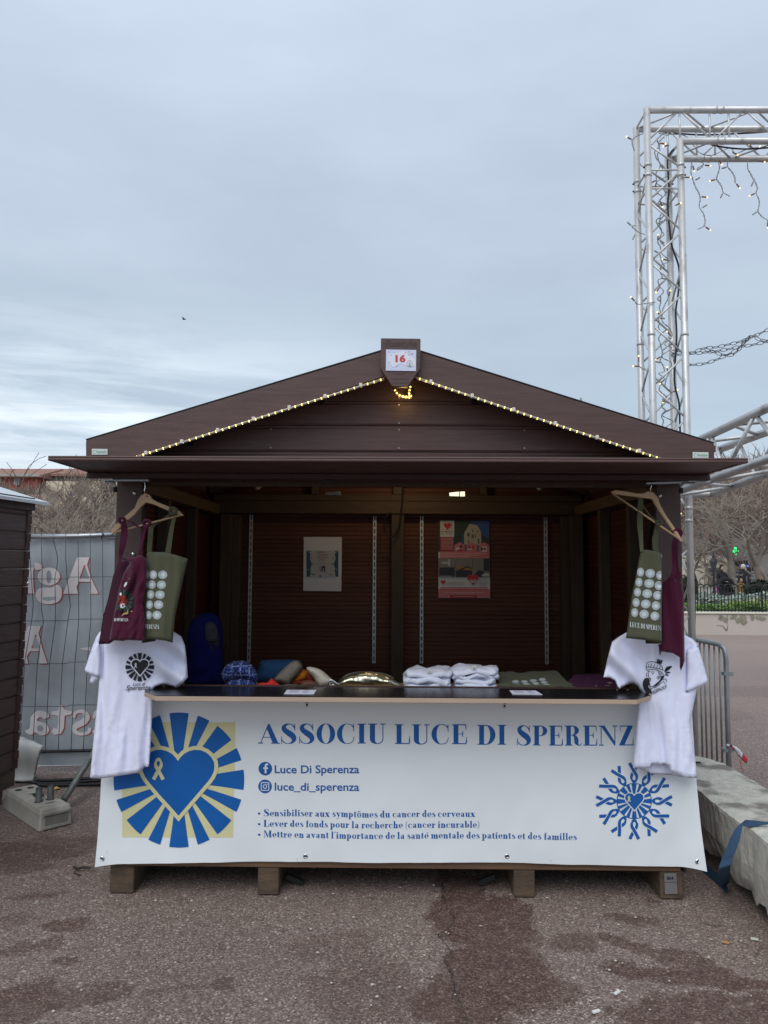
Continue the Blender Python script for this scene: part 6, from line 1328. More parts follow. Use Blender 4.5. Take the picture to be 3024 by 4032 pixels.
strand('short straight fairy light strand in the middle of the beam', [Z(1225, 690), Z(1220, 765), Z(1285, 850), Z(1303, 940)], [(*Z(1222, 765), *Z(1170, 780), 0), (*Z(1303, 935), *Z(1343, 985), 1)], 5.42, g5)
strand('longest fairy light strand leaving the picture on the right', [Z(1435, 690), Z(1440, 790), Z(1490, 880), Z(1543, 990), Z(1530, 1050), Z(1565, 1150), Z(1550, 1245), Z(1590, 1305), Z(1655, 1350), Z(1660, 1400)], [(*Z(1503, 915), *Z(1485, 960), 0), (*Z(1530, 1050), *Z(1477, 1073), 1), (*Z(1550, 1245), *Z(1495, 1285), 0), (*Z(1655, 1360), *Z(1655, 1395), 1)], 5.42, g5)
rg = random.Random(12)
def mess(label, x0, y0, x1, y1, n, dens):
    pts = []; 
    for i in range(n):
        t_ = i / (n - 1); pts.append((x0 + (x1 - x0) * t_ + rg.uniform(-dens, dens), y0 + (y1 - y0) * t_ + rg.uniform(-8, 8)))
    leds = []
    for i in range(1, n - 1, 3):
        a, b_ = pts[i]; an = rg.uniform(0, 6.28); leds.append((a, b_, a + 17 * math.cos(an), b_ + 17 * math.sin(an), rg.random() < .55))
    strand(label, pts, leds, 5.37)
mess('tangled fairy lights running down the inside of the truss tower', 2592, 560, 2616, 1800, 62, 15)
mess('tangled fairy lights at the back of the truss tower', 2606, 540, 2632, 1780, 50, 26)
strand('fairy light ends looped round the left tower leg', [Z(300, 405), Z(230, 430), Z(180, 480), Z(190, 540), Z(205, 590)], [(*Z(185, 475), *Z(145, 452), 1)], 5.22)
strand('fairy light end hooked round the left leg at mid height', [Z(320, 1505), Z(240, 1470), Z(180, 1415), Z(215, 1405)], [(*Z(180, 1415), *Z(140, 1378), 0), (*Z(215, 1490), *Z(192, 1545), 0)], 5.22)
strand('fairy light end sticking out left above the roof', [z2_(430, 800), z2_(330, 815), z2_(240, 822), z2_(215, 800)], [(*z2_(220, 802), *z2_(182, 762), 1)], 5.22)
strand('fairy light ends sticking out left low above the roof', [z2_(360, 1550), z2_(300, 1530), z2_(250, 1490), z2_(252, 1450)], [(*z2_(265, 1500), *z2_(235, 1499), 1), (*z2_(252, 1460), *z2_(251, 1425), 1)], 5.22)
strand('fairy lights along the upper beam', [Z(470, 400), Z(560, 420), Z(640, 410), Z(780, 440), Z(900, 600), Z(1040, 640), Z(1250, 560), Z(1300, 620), Z(1480, 560), Z(1640, 560)], [(*Z(590, 530), *Z(550, 537), 1), (*Z(1260, 600), *Z(1305, 625), 1), (*Z(1500, 575), *Z(1475, 545), 1), (*Z(1640, 560), *Z(1607, 552), 1), (*Z(1550, 705), *Z(1590, 709), 1)], 5.44)
strand('fairy light end on the right tower leg', [Z(690, 860), Z(740, 878), Z(765, 880)], [(*Z(745, 880), *Z(775, 880), 1), (*Z(640, 1190), *Z(680, 1172), 1)], 5.22)
strand('fairy lights below eaves height beside the right post', [(2700, 1975), (2694, 1995), (2706, 2010), (2698, 2030), (2704, 2060)], [(2692, 2000, 2688, 2008, 1), (2698, 2035, 2690, 2038, 1)], 5.3)
# chains
lk = {}
def chain(label, pts, Y0, Y1):
    c = crv([P(a, b_, Y0 + (Y1 - Y0) * i / (len(pts) - 1)) for i, (a, b_) in enumerate(pts)], 24, False); root = thing('chain', c[0], label, 'chain', 'steel chains tied to the tower')
    s = 0; acc = 0; k = 0; step = .040
    for i in range(1, len(c)):
        s += (c[i] - c[i - 1]).length
        if s >= acc + step:
            acc = s; d = (c[i] - c[i - 1]).normalized(); x = d; y = x.cross(Vector((0, 1, 0) if k % 2 == 0 else (0, .25, 1))).normalized(); zz_ = x.cross(y)
            if 'l' not in lk:
                lo_ = [(-.016, .009), (0, .0105), (.016, .009), (.024, 0), (.016, -.009), (0, -.0105), (-.016, -.009), (-.024, 0), (-.016, .009)]
                o = MB().tube([(a, b_, 0) for a, b_ in lo_], .0027, 6).go('link', m_dkst, root, smooth=True); lk['l'] = o.data
            else: o = link('link', lk['l'], root)
            o.matrix_basis = Matrix.Translation(c[i]) @ Matrix((( x.x, y.x, zz_.x, 0), (x.y, y.y, zz_.y, 0), (x.z, y.z, zz_.z, 0), (0, 0, 0, 1))); k += 1
m_dkst = M('dark_chain_steel', (.16, .17, .18), .45, .7)
q2 = z2_
chain('upper steel chain from the truss tower to the right edge', [q2(575, 1345), q2(700, 1335), q2(830, 1348), q2(960, 1305), q2(1100, 1290), q2(1230, 1262), q2(1350, 1232), q2(1480, 1185), q2(1720, 1070)], 5.45, 5.3)
chain('middle steel chain from the truss tower to the right edge', [q2(580, 1378), q2(700, 1372), q2(830, 1362), q2(1000, 1345), q2(1200, 1318), q2(1330, 1290), q2(1480, 1268), q2(1720, 1215)], 5.47, 5.32)
chain('lowest steel chain, sagging, crossing the others', [q2(715, 1478), q2(830, 1483), q2(950, 1473), q2(1050, 1445), q2(1150, 1405), q2(1250, 1358), q2(1340, 1300), q2(1440, 1190)], 5.43, 5.28)
chain('short steel chain twisting between the upper and middle ones', [q2(940, 1305), q2(1060, 1340), q2(1150, 1370), q2(1250, 1378), q2(1330, 1330), q2(1400, 1240), q2(1490, 1170), q2(1560, 1205), q2(1720, 1240)], 5.42, 5.30)

# ------------------------------------------------------------------ crowd barrier
bar = thing('crowd_barrier', P(2858, 3030, 5.2), 'galvanised crowd barrier standing behind the right T-shirt', 'barrier')
m_gal = M('galvanised_barrier', (.33, .36, .37), .45, .6, var=.2, vscale=15)
path = [P(2560, 2462, 6.3), P(2755, 2522, 5.49), P(2815, 2534, 5.30), P(2838, 2541, 5.235), P(2852, 2556, 5.205), P(2858, 2590, 5.20), P(2864, 2800, 5.20), Vector((P(2864, 2800, 5.2).x, 5.2, .03))]
MB().tube(path, .0175, 12).go('frame_tube', m_gal, bar, smooth=True)
def bar_at(px, y): # along the barrier's line
    Ya = 5.49 + (2755 - px) / 103 * .29 if px > 2755 else 5.49 + (2755 - px) / 195 * .81
    return Ya
for px in (2680, 2705, 2730, 2755, 2772, 2792, 2812, 2832):
    Yb = bar_at(px, 0); top_ = P(px, 2522 + (px - 2755) * .25 if px > 2755 else 2522 - (2755 - px) * .31, Yb); MB().tube([top_, (top_.x, top_.y, .12)], .0075, 8).go('bar', m_gal, bar, smooth=True)
a_, b_ = P(2680, 2500, bar_at(2680, 0)), P(2858, 2560, 5.2); MB().tube([(a_.x, a_.y, .12), (b_.x, b_.y, .12)], .015, 10).go('bottom_tube', m_gal, bar, smooth=True)
for py in (2652, 2952):
    p = P(2866, py, 5.2); MB().tube([p + Vector((-.02, 0, -.012)), p + Vector((-.02, 0, .012))], .024, 12).box(p.x, p.x + .035, p.y - .006, p.y + .006, p.z - .018, p.z + .012).go('coupling', m_gal, bar)
tp = thing('barrier_tape', P(2885, 2945, 5.15), 'torn red and white barrier tape tied to the crowd barrier', 'tape')
tq = lambda l: [(2650 + a * .3617, 2850 + b_ * .3617) for a, b_ in l]
m_tr, m_tw = M('tape_red', (.62, .03, .05), .4), M('tape_white', (.72, .72, .74), .4)
cloth('white_stripe', tq([(632, 224), (690, 248), (728, 282), (762, 330), (748, 392), (700, 335), (662, 270)]), 5.14, .003, lambda x, y: .015 * math.sin(x / 9), m_tw, tp, 6, 6)
cloth('red_stripe', tq([(765, 318), (800, 362), (812, 400), (800, 432), (772, 415), (750, 390)]), 5.13, .003, lambda x, y: .012 * math.sin(x / 9), m_tr, tp, 5, 5)
cloth('red_stripe', tq([(618, 232), (636, 224), (662, 270), (674, 305), (645, 275)]), 5.142, .003, lambda x, y: 0, m_tr, tp, 5, 5)
cloth('white_stripe', tq([(570, 222), (600, 218), (625, 236), (612, 252), (580, 246)]), 5.15, .012, lambda x, y: 0, m_tw, tp, 5, 5)
MB().tube([P(*p, 5.14) for p in tq([(725, 390), (735, 430), (742, 480), (770, 520)])], .003, 5).go('red_fray', m_tr, tp)

# ------------------------------------------------------------------ concrete block and strap
ZB = .40
cbk = thing('concrete_block', G(2900, 3400), 'large rough concrete ballast slab at the right edge', 'concrete block')
topo = [(2640, 3010), (2735, 2974), (2790, 2983), (2850, 3002), (2905, 3034), (2965, 3070), (3024, 3104), (3110, 3160), (3200, 3240), (3330, 3420), (3200, 3480), (3024, 3316), (2985, 3285), (2962, 3262), (2915, 3238), (2860, 3196), (2800, 3150), (2740, 3097), (2640, 3040)]
tv = [(lambda p: (p.x, p.y))(G(a, b_, ZB)) for a, b_ in topo]
v, f = tri(tv, .035); cen = Vector((sum(p[0] for p in tv) / len(tv), sum(p[1] for p in tv) / len(tv)))
ol = []; 
n0 = len(v); mb = MB(); mb.add([(a, b_, ZB + nz(a * 9, b_ * 9, 1) * .004 + nz(a * 40, b_ * 40, 1) * .004 - .006 * max(0, 1 - edist((a, b_), tv) / .03)) for a, b_ in v], f)
# side walls: rings going down, bottom edge broken
cnt = {}
for a in f:
    for i in range(3):
        e_ = (a[i], a[(i + 1) % 3]); cnt[e_] = cnt.get(e_, 0) + 1
bd = {a: b_ for (a, b_) in cnt if (b_, a) not in cnt}
st0 = next(iter(bd)); loop_ = [st0]
while bd[loop_[-1]] != st0: loop_.append(bd[loop_[-1]])
m_ = len(loop_); rings = [loop_]; zl_ = [ZB - .02, ZB - .10, ZB - .18, ZB - .26, ZB - .31, ZB - .34]
for j, zz_ in enumerate(zl_):
    ids = []
    for i in loop_:
        a, b_ = v[i]; d = Vector((a, b_)) - cen; d.normalize(); off = .004 + nz(a * 9, b_ * 9, zz_ * 9) * .006 + nz(a * 50, b_ * 50, zz_ * 40) * .006
        if j >= 3: off -= (j - 2) * .030 + .03 * abs(nz(a * 9, b_ * 9, 4))
        zv = zz_ + (nz(a * 12, b_ * 12, 7) * .05 if j >= 4 else 0)
        mb.v.append((a + d.x * off, b_ + d.y * off, max(.0, zv))); ids.append(len(mb.v) - 1)
    rings.append(ids)
for j in range(len(rings) - 1):
    for i in range(m_): mb.f.append((rings[j][i], rings[j + 1][i], rings[j + 1][(i + 1) % m_], rings[j][(i + 1) % m_]))
mb.f.append(tuple(rings[-1]))
m_slab = M('slab_concrete', (.55, .53, .46), .9, var=.22, vscale=22, bump=.9, bscale=70, col2=(.23, .21, .18), c2scale=5, c2w=(.50, .60), stretch=(1, 1, .5), detail=12)
mb.go('slab', m_slab, cbk, smooth=False)
for px, py in ((2960, 3250), (3060, 3300)): # bearers under the slab
    p = G(px, py, ZB); box('bearer', p.x + .15, p.x + .35, p.y - .1, p.y + .1, 0, .1, m_conc, cbk)
MB().box(-.025, .025, -.006, .006, 0, .008).go('twig', m_twig, None, label='small piece of bark lying on the concrete slab', cat='bark').location = G(2742, 3004, ZB + .006)
ws = thing('ratchet_strap', G(2920, 3235, ZB), 'blue webbing strap looped over the concrete slab down to the ground', 'strap')
def web(pts, wv):
    c = crv(pts, 7, False); wc = crv(wv, 7, False); vs = []; fs = []
    for i, p in enumerate(c):
        w_ = wc[i]; d = (c[min(i + 1, len(c) - 1)] - c[max(i - 1, 0)]).normalized(); nn_ = d.cross(w_).normalized() * .0015
        vs += [p - w_ - nn_, p + w_ - nn_, p + w_ + nn_, p - w_ + nn_]
        if i:
            q_ = 4 * i
            for k in range(4): fs.append((q_ - 4 + k, q_ - 4 + (k + 1) % 4, q_ + (k + 1) % 4, q_ + k))
    return MB().add(vs, fs).go('webbing', m_fbase, ws, smooth=False)
wq = lambda a, b_: (2650 + a * .3617, 2850 + b_ * .3617)
e1_ = G(*wq(830, 1085), ZB + .012)
pts = [G(*wq(1250, 1085), ZB + .03), G(*wq(1034, 1082), ZB + .02), G(*wq(900, 1082), ZB + .014), e1_, P(*wq(745, 1085), e1_.y - .03), P(*wq(690, 1200), e1_.y - .06), P(*wq(640, 1350), e1_.y - .08), P(*wq(585, 1480), e1_.y - .09), P(*wq(560, 1590), e1_.y - .09), G(*wq(575, 1760), .012)]
W_ = lambda x, y, z: Vector((x, y, z))
wv = [W_(0, .006, .003), W_(0, .006, .003), W_(.004, .02, .005), W_(.012, .022, .008), W_(.020, .012, .008), W_(.024, .004, .006), W_(.026, .0, .006), W_(.027, 0, .008), W_(.026, 0, .010), W_(.014, -.008, .018)]
web(pts, wv)
pts = [G(*wq(590, 1790), .03), G(*wq(500, 1700), .022), G(*wq(400, 1610), .02), G(*wq(330, 1540), .022), G(*wq(310, 1430), .03), G(*wq(360, 1395), .05)]
web(pts, [W_(.0, .0, .024), W_(.004, 0, .024), W_(.006, 0, .024), W_(.01, 0, .024), W_(.02, .01, .015), W_(.02, .01, .015)])
# ------------------------------------------------------------------ background: hillside
m_hill = M('hillside_scrub', (.20, .165, .135), .95, var=.35, vscale=.5, col2=(.36, .31, .25), c2scale=1.1, c2w=(.5, .66), bump=.8, bscale=2, detail=12)
hv = []; hf = []; xs = [-110 + i * 4 for i in range(60)]; ys = [50 + i * 3 for i in range(26)]
for y in ys:
    for x in xs:
        k = max(0, min(1, (y - 52) / 34)); z = 11.2 * k ** .9 + nz(x * .06, y * .06) * 2.2 * k + nz(x * .25, y * .25) * .8 * k; hv.append((x, y, z - .3))
nx = len(xs)
for j in range(len(ys) - 1):
    for i in range(nx - 1): hf.append((j * nx + i, j * nx + i + 1, (j + 1) * nx + i + 1, (j + 1) * nx + i))
mk('hillside', hv, hf, m_hill, smooth=True, kind='structure')
m_brush = M('bare_brush', (.17, .135, .11), .9, var=.3, vscale=.8)
bb_ = MB(); rg = random.Random(21)
def hill_z(x, y):
    k = max(0, min(1, (y - 52) / 34)); return 11.2 * k ** .9 + nz(x * .06, y * .06) * 2.2 * k + nz(x * .25, y * .25) * .8 * k - .3
for i in range(1500):
    y = rg.uniform(50, 84); sd_ = 1 if rg.random() < .55 else -1
    x = y * (rg.uniform(.38, .58) if sd_ > 0 else rg.uniform(-.60, -.33)); z = hill_z(x, y); s = rg.uniform(.7, 2.4)
    for k in range(16):
        a = rg.uniform(0, 6.28); l_ = rg.uniform(.3, 1); b = Vector((x, y, z)) + Vector((rg.uniform(-.4, .4), rg.uniform(-.4, .4), rg.uniform(0, .6))) * s
        t_ = b + Vector((math.cos(a) * .5, math.sin(a) * .3, 1)) * l_ * s; w_ = Vector((math.sin(a) * .02 + .02, 0, .01)) * s
        bb_.v += [tuple(b - w_), tuple(b + w_), tuple(t_)]; n_ = len(bb_.v); bb_.f.append((n_ - 3, n_ - 2, n_ - 1))
mk('hillside_brush', bb_.v, bb_.f, m_brush, kind='stuff')

def thicket(name, n, px0, px1, Y0, Y1, h0, h1, mat, rg, wd_):
    mb = MB()
    for i in range(n):
        Y = rg.uniform(Y0, Y1); x = P(rg.uniform(px0, px1), 2200, Y).x; z = rg.uniform(h0, h1); a = rg.uniform(-1.3, 1.3); l_ = rg.uniform(.4, 1.6)
        p = Vector((x, Y, z)); d = Vector((math.sin(a), rg.uniform(-.4, .4), math.cos(a))); q_ = p + d * l_ * .5 + Vector((rg.uniform(-.12, .12), 0, rg.uniform(-.1, .1))); e_ = p + d * l_
        s_ = Vector((math.cos(a), 0, -math.sin(a))) * wd_ * rg.uniform(.5, 1.5); n_ = len(mb.v)
        mb.v += [tuple(p - s_), tuple(p + s_), tuple(q_ + s_ * .7), tuple(q_ - s_ * .7), tuple(e_)]; mb.f += [(n_, n_ + 1, n_ + 2, n_ + 3), (n_ + 3, n_ + 2, n_ + 4)]
    return mk(name, mb.v, mb.f, mat, kind='stuff')
rgk = random.Random(77)
thicket('bare_thicket', 1800, 60, 520, 34, 54, .5, 4.6, M('thicket_brown', (.16, .125, .10), .95, var=.3, vscale=.8), rgk, .022)
thicket('bare_thicket', 1300, 60, 520, 30, 52, .8, 4.3, M('thicket_pale', (.30, .255, .205), .95, var=.3, vscale=.8), rgk, .020)
thicket('bare_thicket', 5000, 2690, 3100, 50, 68, 4.5, 9.0, M('thicket_brown_far', (.18, .14, .115), .95, var=.3, vscale=.6), rgk, .032)
thicket('bare_thicket', 2200, 2690, 3100, 38, 46, 4.2, 7.0, M('thicket_russet', (.19, .135, .105), .95, var=.3, vscale=.6), rgk, .020)

# ------------------------------------------------------------------ bare trees
def grow(mbT, mbC, p, d, l_, r, depth, rg, spread=.5, up=.15, rmin=.008):
    n = 3; pts = [p]; rs = [max(r, rmin)]; q = Vector(p); dd = Vector(d)
    for i in range(n):
        dd = (dd + Vector((rg.uniform(-.28, .28), rg.uniform(-.28, .28), rg.uniform(-.12, .2)))).normalized(); q = q + dd * l_ / n; pts.append(q.copy()); rs.append(max(rmin, r * (1 - .32 * (i + 1) / n)))
    (mbT if depth > 4 else mbC).tube(pts, rs, 7 if depth > 4 else 3, False)
    if depth == 0: return
    m = rg.choice((2, 3)) if depth > 4 else rg.choice((2, 3, 3))
    for k in range(m):
        ax = Vector((rg.uniform(-1, 1), rg.uniform(-1, 1), rg.uniform(-.4, .3))).normalized(); nd = (dd * rg.uniform(.6, 1.1) + ax * rg.uniform(.5, 1.0) * (spread + .35) + Vector((0, 0, up))).normalized()
        src = pts[-1] if k < 1 else pts[rg.choice((1, 2, 3))]
        grow(mbT, mbC, src, nd, l_ * rg.uniform(.68, .88), rs[-1] * rg.uniform(.50, .80), depth - 1, rg, spread, up, rmin)
m_bark = M('plane_bark', (.20, .17, .14), .9, var=.25, vscale=4, bump=.4, bscale=12)
m_barkd = M('dark_bark', (.09, .072, .062), .9, var=.25, vscale=4)
m_twg = M('twigs', (.165, .125, .105), .9)
m_twl = M('pale_twigs', (.27, .23, .19), .9)
def tree(base, h, r, seed, label, depth=7, lean=(0, 0, 1), bark=None, twm=None, spread=.5, first=None, up=.15):
    rg = random.Random(seed); root = thing('bare_tree', base, label, 'tree', 'bare trees beyond the market'); T_, C2 = MB(), MB()
    grow(T_, C2, Vector(base), Vector(lean).normalized(), h * (first or .28), r, depth, rg, spread, up, base[1] * .00036)
    zm_ = max(v_[2] for v_ in T_.v + C2.v); k_ = h / zm_
    for q_ in (T_, C2): q_.v = [(base[0] + (a - base[0]) * (k_ + 1) / 2, base[1] + (b_ - base[1]) * (k_ + 1) / 2, c * k_) for a, b_, c in q_.v]
    T_.go('trunk', bark or m_bark, root, smooth=True); C2.go('crown', twm or m_twg, root); return root
def TB(px, Y, py=None): p = P(px, 2300, Y); return Vector((p.x, Y, 0))
# left group, seen above the fence
tree(TB(412, 17), 3.8, .10, 3, 'grey bare tree with a straight trunk next to the left corner post', 6, (.02, 0, 1), m_bark, m_twl, .65, .34, .05)
tree(TB(140, 19), 3.5, .09, 5, 'dark bare tree just right of the neighbouring chalet', 6, (0, 0, 1), m_barkd, m_twg, .6, .30, .08)
tree(TB(275, 23), 4.3, .09, 8, 'bare tree with wide crown in the middle above the fence', 6, (0, 0, 1), m_barkd, m_twg, .7, .28, .05)
tree(TB(10, 24), 6.1, .06, 11, 'bare tree whose thin twigs reach the sky at the far left', 5, (-.05, 0, 1), m_barkd, m_twg, .5, .32, .12)
tree(TB(335, 30), 7.0, .08, 14, 'tall bare tree with buds rising behind the left eaves', 6, (0, 0, 1), m_barkd, m_twg, .5, .31, .15)
tree(TB(205, 32), 6.5, .08, 17, 'tall bare tree beyond the fence in front of the red house', 5, (0, 0, 1), m_barkd, m_twg, .55, .30, .1)
tree(TB(460, 27), 5.3, .09, 19, 'bare tree mostly hidden by the left corner post', 6, (0, 0, 1), m_barkd, m_twl, .55, .30, .1)
# right group, square with plane trees
tree(TB(2885, 33), 5.6, .17, 23, 'pollarded plane tree with forked limbs by the pharmacy', 6, (.0, 0, 1), m_bark, m_twl, .9, .24, .0)
tree(TB(3004, 30), 6.0, .17, 27, 'thick leaning plane tree at the right edge', 6, (-.18, 0, 1), m_bark, m_twl, .6, .27, .08)
tree(TB(2748, 36), 4.9, .13, 31, 'slim dark tree behind the truss leg', 5, (0, 0, 1), m_barkd, m_twg, .7, .36, .05)
tree(TB(2945, 42), 6.4, .12, 35, 'bare tree in front of the hillside houses', 6, (.05, 0, 1), m_bark, m_twg, .6, .27, .1)
tree(TB(2805, 44), 6.4, .12, 39, 'bare tree in front of the pink house', 6, (.0, 0, 1), m_bark, m_twg, .6, .27, .1)
tree(TB(3060, 38), 6.2, .13, 43, 'bare tree reaching in from the right edge', 6, (-.2, 0, 1), m_bark, m_twg, .6, .28, .1)

# ------------------------------------------------------------------ buildings
def facade(name, label, px0, px1, pyt, pyb, Y, depth_, wall, windows=(), frame=None, glass=None, extra=None, roofm=None):
    a, b_ = P(px0, pyb, Y), P(px1, pyb, Y); zt_ = P((px0 + px1) / 2, pyt, Y).z; zb_ = P((px0 + px1) / 2, pyb, Y).z
    root = thing(name, Vector(((a.x + b_.x) / 2, Y, zb_)), label, 'building')
    box('wall', a.x, b_.x, Y, Y + depth_, zb_ - 3, zt_, wall, root, 0)
    for (x0, x1, y0, y1) in windows:
        p, q_ = P(x0, y1, Y), P(x1, y0, Y); fr_ = box('window', p.x, q_.x, Y - .12, Y - .002, p.z, q_.z, frame, root, 0)
        w_ = (q_.x - p.x) * .14; box('pane', p.x + w_, q_.x - w_, Y - .14, Y - .125, p.z + w_, q_.z - w_, glass, fr_, 0)
    if roofm:
        x0, x1 = a.x - .5, b_.x + .5; MB().add([(x0, Y - .6, zt_), (x1, Y - .6, zt_), (x1, Y + depth_ * .5, zt_ + roofm[1]), (x0, Y + depth_ * .5, zt_ + roofm[1]), (x0, Y - .6, zt_ - .25), (x1, Y - .6, zt_ - .25), (x1, Y + depth_ * .5, zt_ - .25), (x0, Y + depth_ * .5, zt_ - .25)], [(0,1,2,3), (0,4,5,1), (1,5,6,2), (3,7,4,0), (2,6,7,3), (4,7,6,5)]).go('roof', roofm[0], root)
    return root
m_redw = M('red_render', (.36, .075, .055), .85, var=.15, vscale=1); m_tile = M('clay_tiles', (.30, .16, .12), .85, var=.35, vscale=6, stretch=(4, 1, 1), bump=.6, bscale=9, bstretch=(5, 1, 1))
m_wf = M('pale_frame', (.50, .50, .47), .7); m_gl = M('dark_pane', (.05, .06, .07), .15); m_glp = M('grey_pane', (.20, .23, .24), .2)
m_cream = M('cream_render', (.68, .63, .49), .85, var=.06, vscale=.6); m_grey = M('grey_render', (.25, .235, .21), .85, var=.15, vscale=1); m_pink = M('pink_render', (.40, .27, .22), .85, var=.2, vscale=.7)
rh = facade('house', 'red house with a tiled roof behind the trees at far left', -120, 152, 1872, 1960, 78, 9, m_redw, [(57, 78, 1882, 1910), (-10, 4, 1882, 1910)], m_wf, m_glp, None, (m_tile, 1.3))
c0 = P(-120, 1870, 77.6); c1 = P(160, 1872, 77.6); MB().beam(c0, c1, .5, .28).go('cornice', M('cornice_stone', (.38, .36, .32), .8), rh)
facade('house', 'long low house under a tiled roof left of the eaves', 156, 345, 1868, 1965, 80, 9, m_grey, [(200, 214, 1885, 1905), (255, 269, 1885, 1905), (300, 314, 1885, 1905)], m_wf, m_gl, None, (m_tile, 1.2))
facade('house', 'small house with a tiled lean-to roof below the red house', 10, 150, 1978, 2060, 66, 6, m_grey, [(60, 75, 1995, 2015)], m_wf, m_gl, None, (m_tile, 1.0))
m_stone = M('rubble_stone', (.56, .48, .35), .95, var=.4, vscale=1.6, bump=1, bscale=2, col2=(.16, .125, .10), c2scale=.8, c2w=(.46, .56), detail=10)
facade('stone_building', 'pale rubble stone building behind the bare trees on the left', 165, 470, 1895, 2300, 60, 5, m_stone, [(275, 288, 1932, 1955), (210, 222, 2000, 2026), (330, 342, 1990, 2014)], m_wf, m_gl, None, None)
# right side
ys_ = facade('shop', 'cream building with a dark shop window beyond the garden', 2700, 2877, 2188, 2335, 47, 8, m_cream, [(2788, 2835, 2236, 2312)], M('shop_frame', (.10, .10, .10), .6), m_gl)
gp, gq = P(2700, 2212, 46.8), P(2790, 2222, 46.5)
facade('shop', 'grey pharmacy building under the green cross', 2877, 3060, 2120, 2335, 48, 8, m_grey, [(2890, 2925, 2240, 2320), (2960, 2990, 2240, 2320), (3005, 3024, 2262, 2320)], M('shop_frame_dark', (.06, .06, .06), .6), m_gl)
box('awning', P(2880, 2200, 46.5).x, P(2930, 2200, 46.5).x, 46, 47.9, P(2880, 2232, 46.5).z, P(2880, 2204, 46.5).z, m_black, None, .01, label='black awning of the pharmacy below the green cross', cat='awning')
facade('house', 'pink house up the slope behind the truss', 2740, 2870, 1900, 2000, 74, 6, m_pink, [(2790, 2806, 1940, 1965), (2835, 2849, 1915, 1940)], m_wf, m_glp, None, None)
facade('house', 'tall pink house standing on the crest behind the truss', 2785, 2880, 1815, 1900, 80, 6, M('salmon_render', (.46, .30, .25), .85, var=.1), [(2800, 2812, 1835, 1855), (2840, 2852, 1835, 1855)], m_wf, m_glp, None, (m_tile, .6))
facade('house', 'pale blue house on the hillside at the right edge', 2918, 2980, 1958, 2000, 70, 5, M('blue_render', (.34, .42, .46), .85), [(2930, 2940, 1968, 1980), (2955, 2966, 1968, 1980)], m_wf, m_gl, None, (m_wf, .5))
facade('house', 'grey white villa with chimneys on the hillside at the right edge', 2972, 3060, 1938, 1992, 72, 5, M('villa_render', (.40, .40, .37), .85, var=.1), [(2985, 2996, 1955, 1972), (3005, 3016, 1952, 1970)], m_wf, m_gl, None, (m_wf, .5))
for (px0, px1, pyt, pyb, Y, mm, lab) in ((2720, 2880, 2060, 2230, 56, m_pink, 'faded pink facade half hidden by trees behind the cream shop'), (2890, 3070, 2020, 2180, 60, m_grey, 'grey facade half hidden by trees above the pharmacy')):
    facade('house', lab, px0, px1, pyt, pyb, Y, 6, mm, [(px0 + 30 + 38 * i, px0 + 42 + 38 * i, pyt + 35, pyt + 60) for i in range(4)] + [(px0 + 30 + 38 * i, px0 + 42 + 38 * i, pyt + 95, pyt + 120) for i in range(4)], m_wf, m_gl)
# pharmacy cross
pc = thing('pharmacy_cross', P(2895, 2172, 44), 'lit green pharmacy cross in the background on the right', 'sign')
m_gx = M('green_led', (.02, .7, .2), .5, emit=(.05, 1, .28), es=.9)
for cx_, cy_, r_ in ((2897, 2159, 4.2), (2890, 2171, 4.6), (2900, 2170, 2.6), (2906, 2169, 3.2), (2898, 2180, 4.6)):
    a, b_ = P(cx_ - r_, cy_ + r_, 44), P(cx_ + r_, cy_ - r_, 44); box('led_panel', a.x, b_.x, 44, 44.1, a.z, b_.z, m_gx, pc, .02)
box('side_case', P(2873, 2170, 44).x, P(2886, 2170, 44).x, 44, 44.15, P(2880, 2178, 44).z, P(2880, 2164, 44).z, M('teal_case', (.10, .22, .22), .5), pc, .02)
# blue parking sign and advertising column
sg2 = thing('blue_sign', P(2944, 2240, 40), 'small blue sign beside the thick plane tree', 'sign'); a, b_ = P(2936, 2237, 40), P(2952, 2221, 40)
box('panel', a.x, b_.x, 40, 40.05, a.z, b_.z, M('sign_blue', (.02, .09, .40), .5), sg2, .01); box('symbol', a.x + .06, b_.x - .07, 39.98, 39.995, a.z + .06, b_.z - .07, m_wf, sg2, .01)
MB().tube([((a.x + b_.x) / 2, 40.03, 0), ((a.x + b_.x) / 2, 40.03, a.z)], .03, 8).go('pole', m_dkmetal, sg2)
ks = thing('parking_meter', P(2962, 2330, 39), 'tall black and light blue parking machine beyond the railing', 'machine')
a, b_ = P(2954, 2300, 39), P(2972, 2234, 39); box('case', a.x, b_.x, 39, 39.3, 0, b_.z, m_dkmetal, ks, .02)
box('blue_panel', a.x + .04, b_.x - .03, 38.98, 38.995, P(2960, 2292, 39).z, P(2960, 2258, 39).z, M('panel_blue', (.16, .38, .55), .4), ks, 0); box('white_band', a.x + .04, b_.x - .03, 38.98, 38.995, P(2960, 2254, 39).z, P(2960, 2250, 39).z, m_wf, ks, 0)
kp = thing('poster_stand', P(2945, 2330, 40), 'white poster stand left of the parking machine', 'stand'); a, b_ = P(2941, 2300, 40), P(2952, 2238, 40); box('panel', a.x, b_.x, 40.4, 40.5, a.z - .3, b_.z, M('pale_panel', (.52, .50, .50), .6), kp, 0); box('leg', (a.x + b_.x) / 2 - .05, (a.x + b_.x) / 2 + .05, 40.42, 40.48, 0, a.z - .3, m_dkmetal, kp, 0)
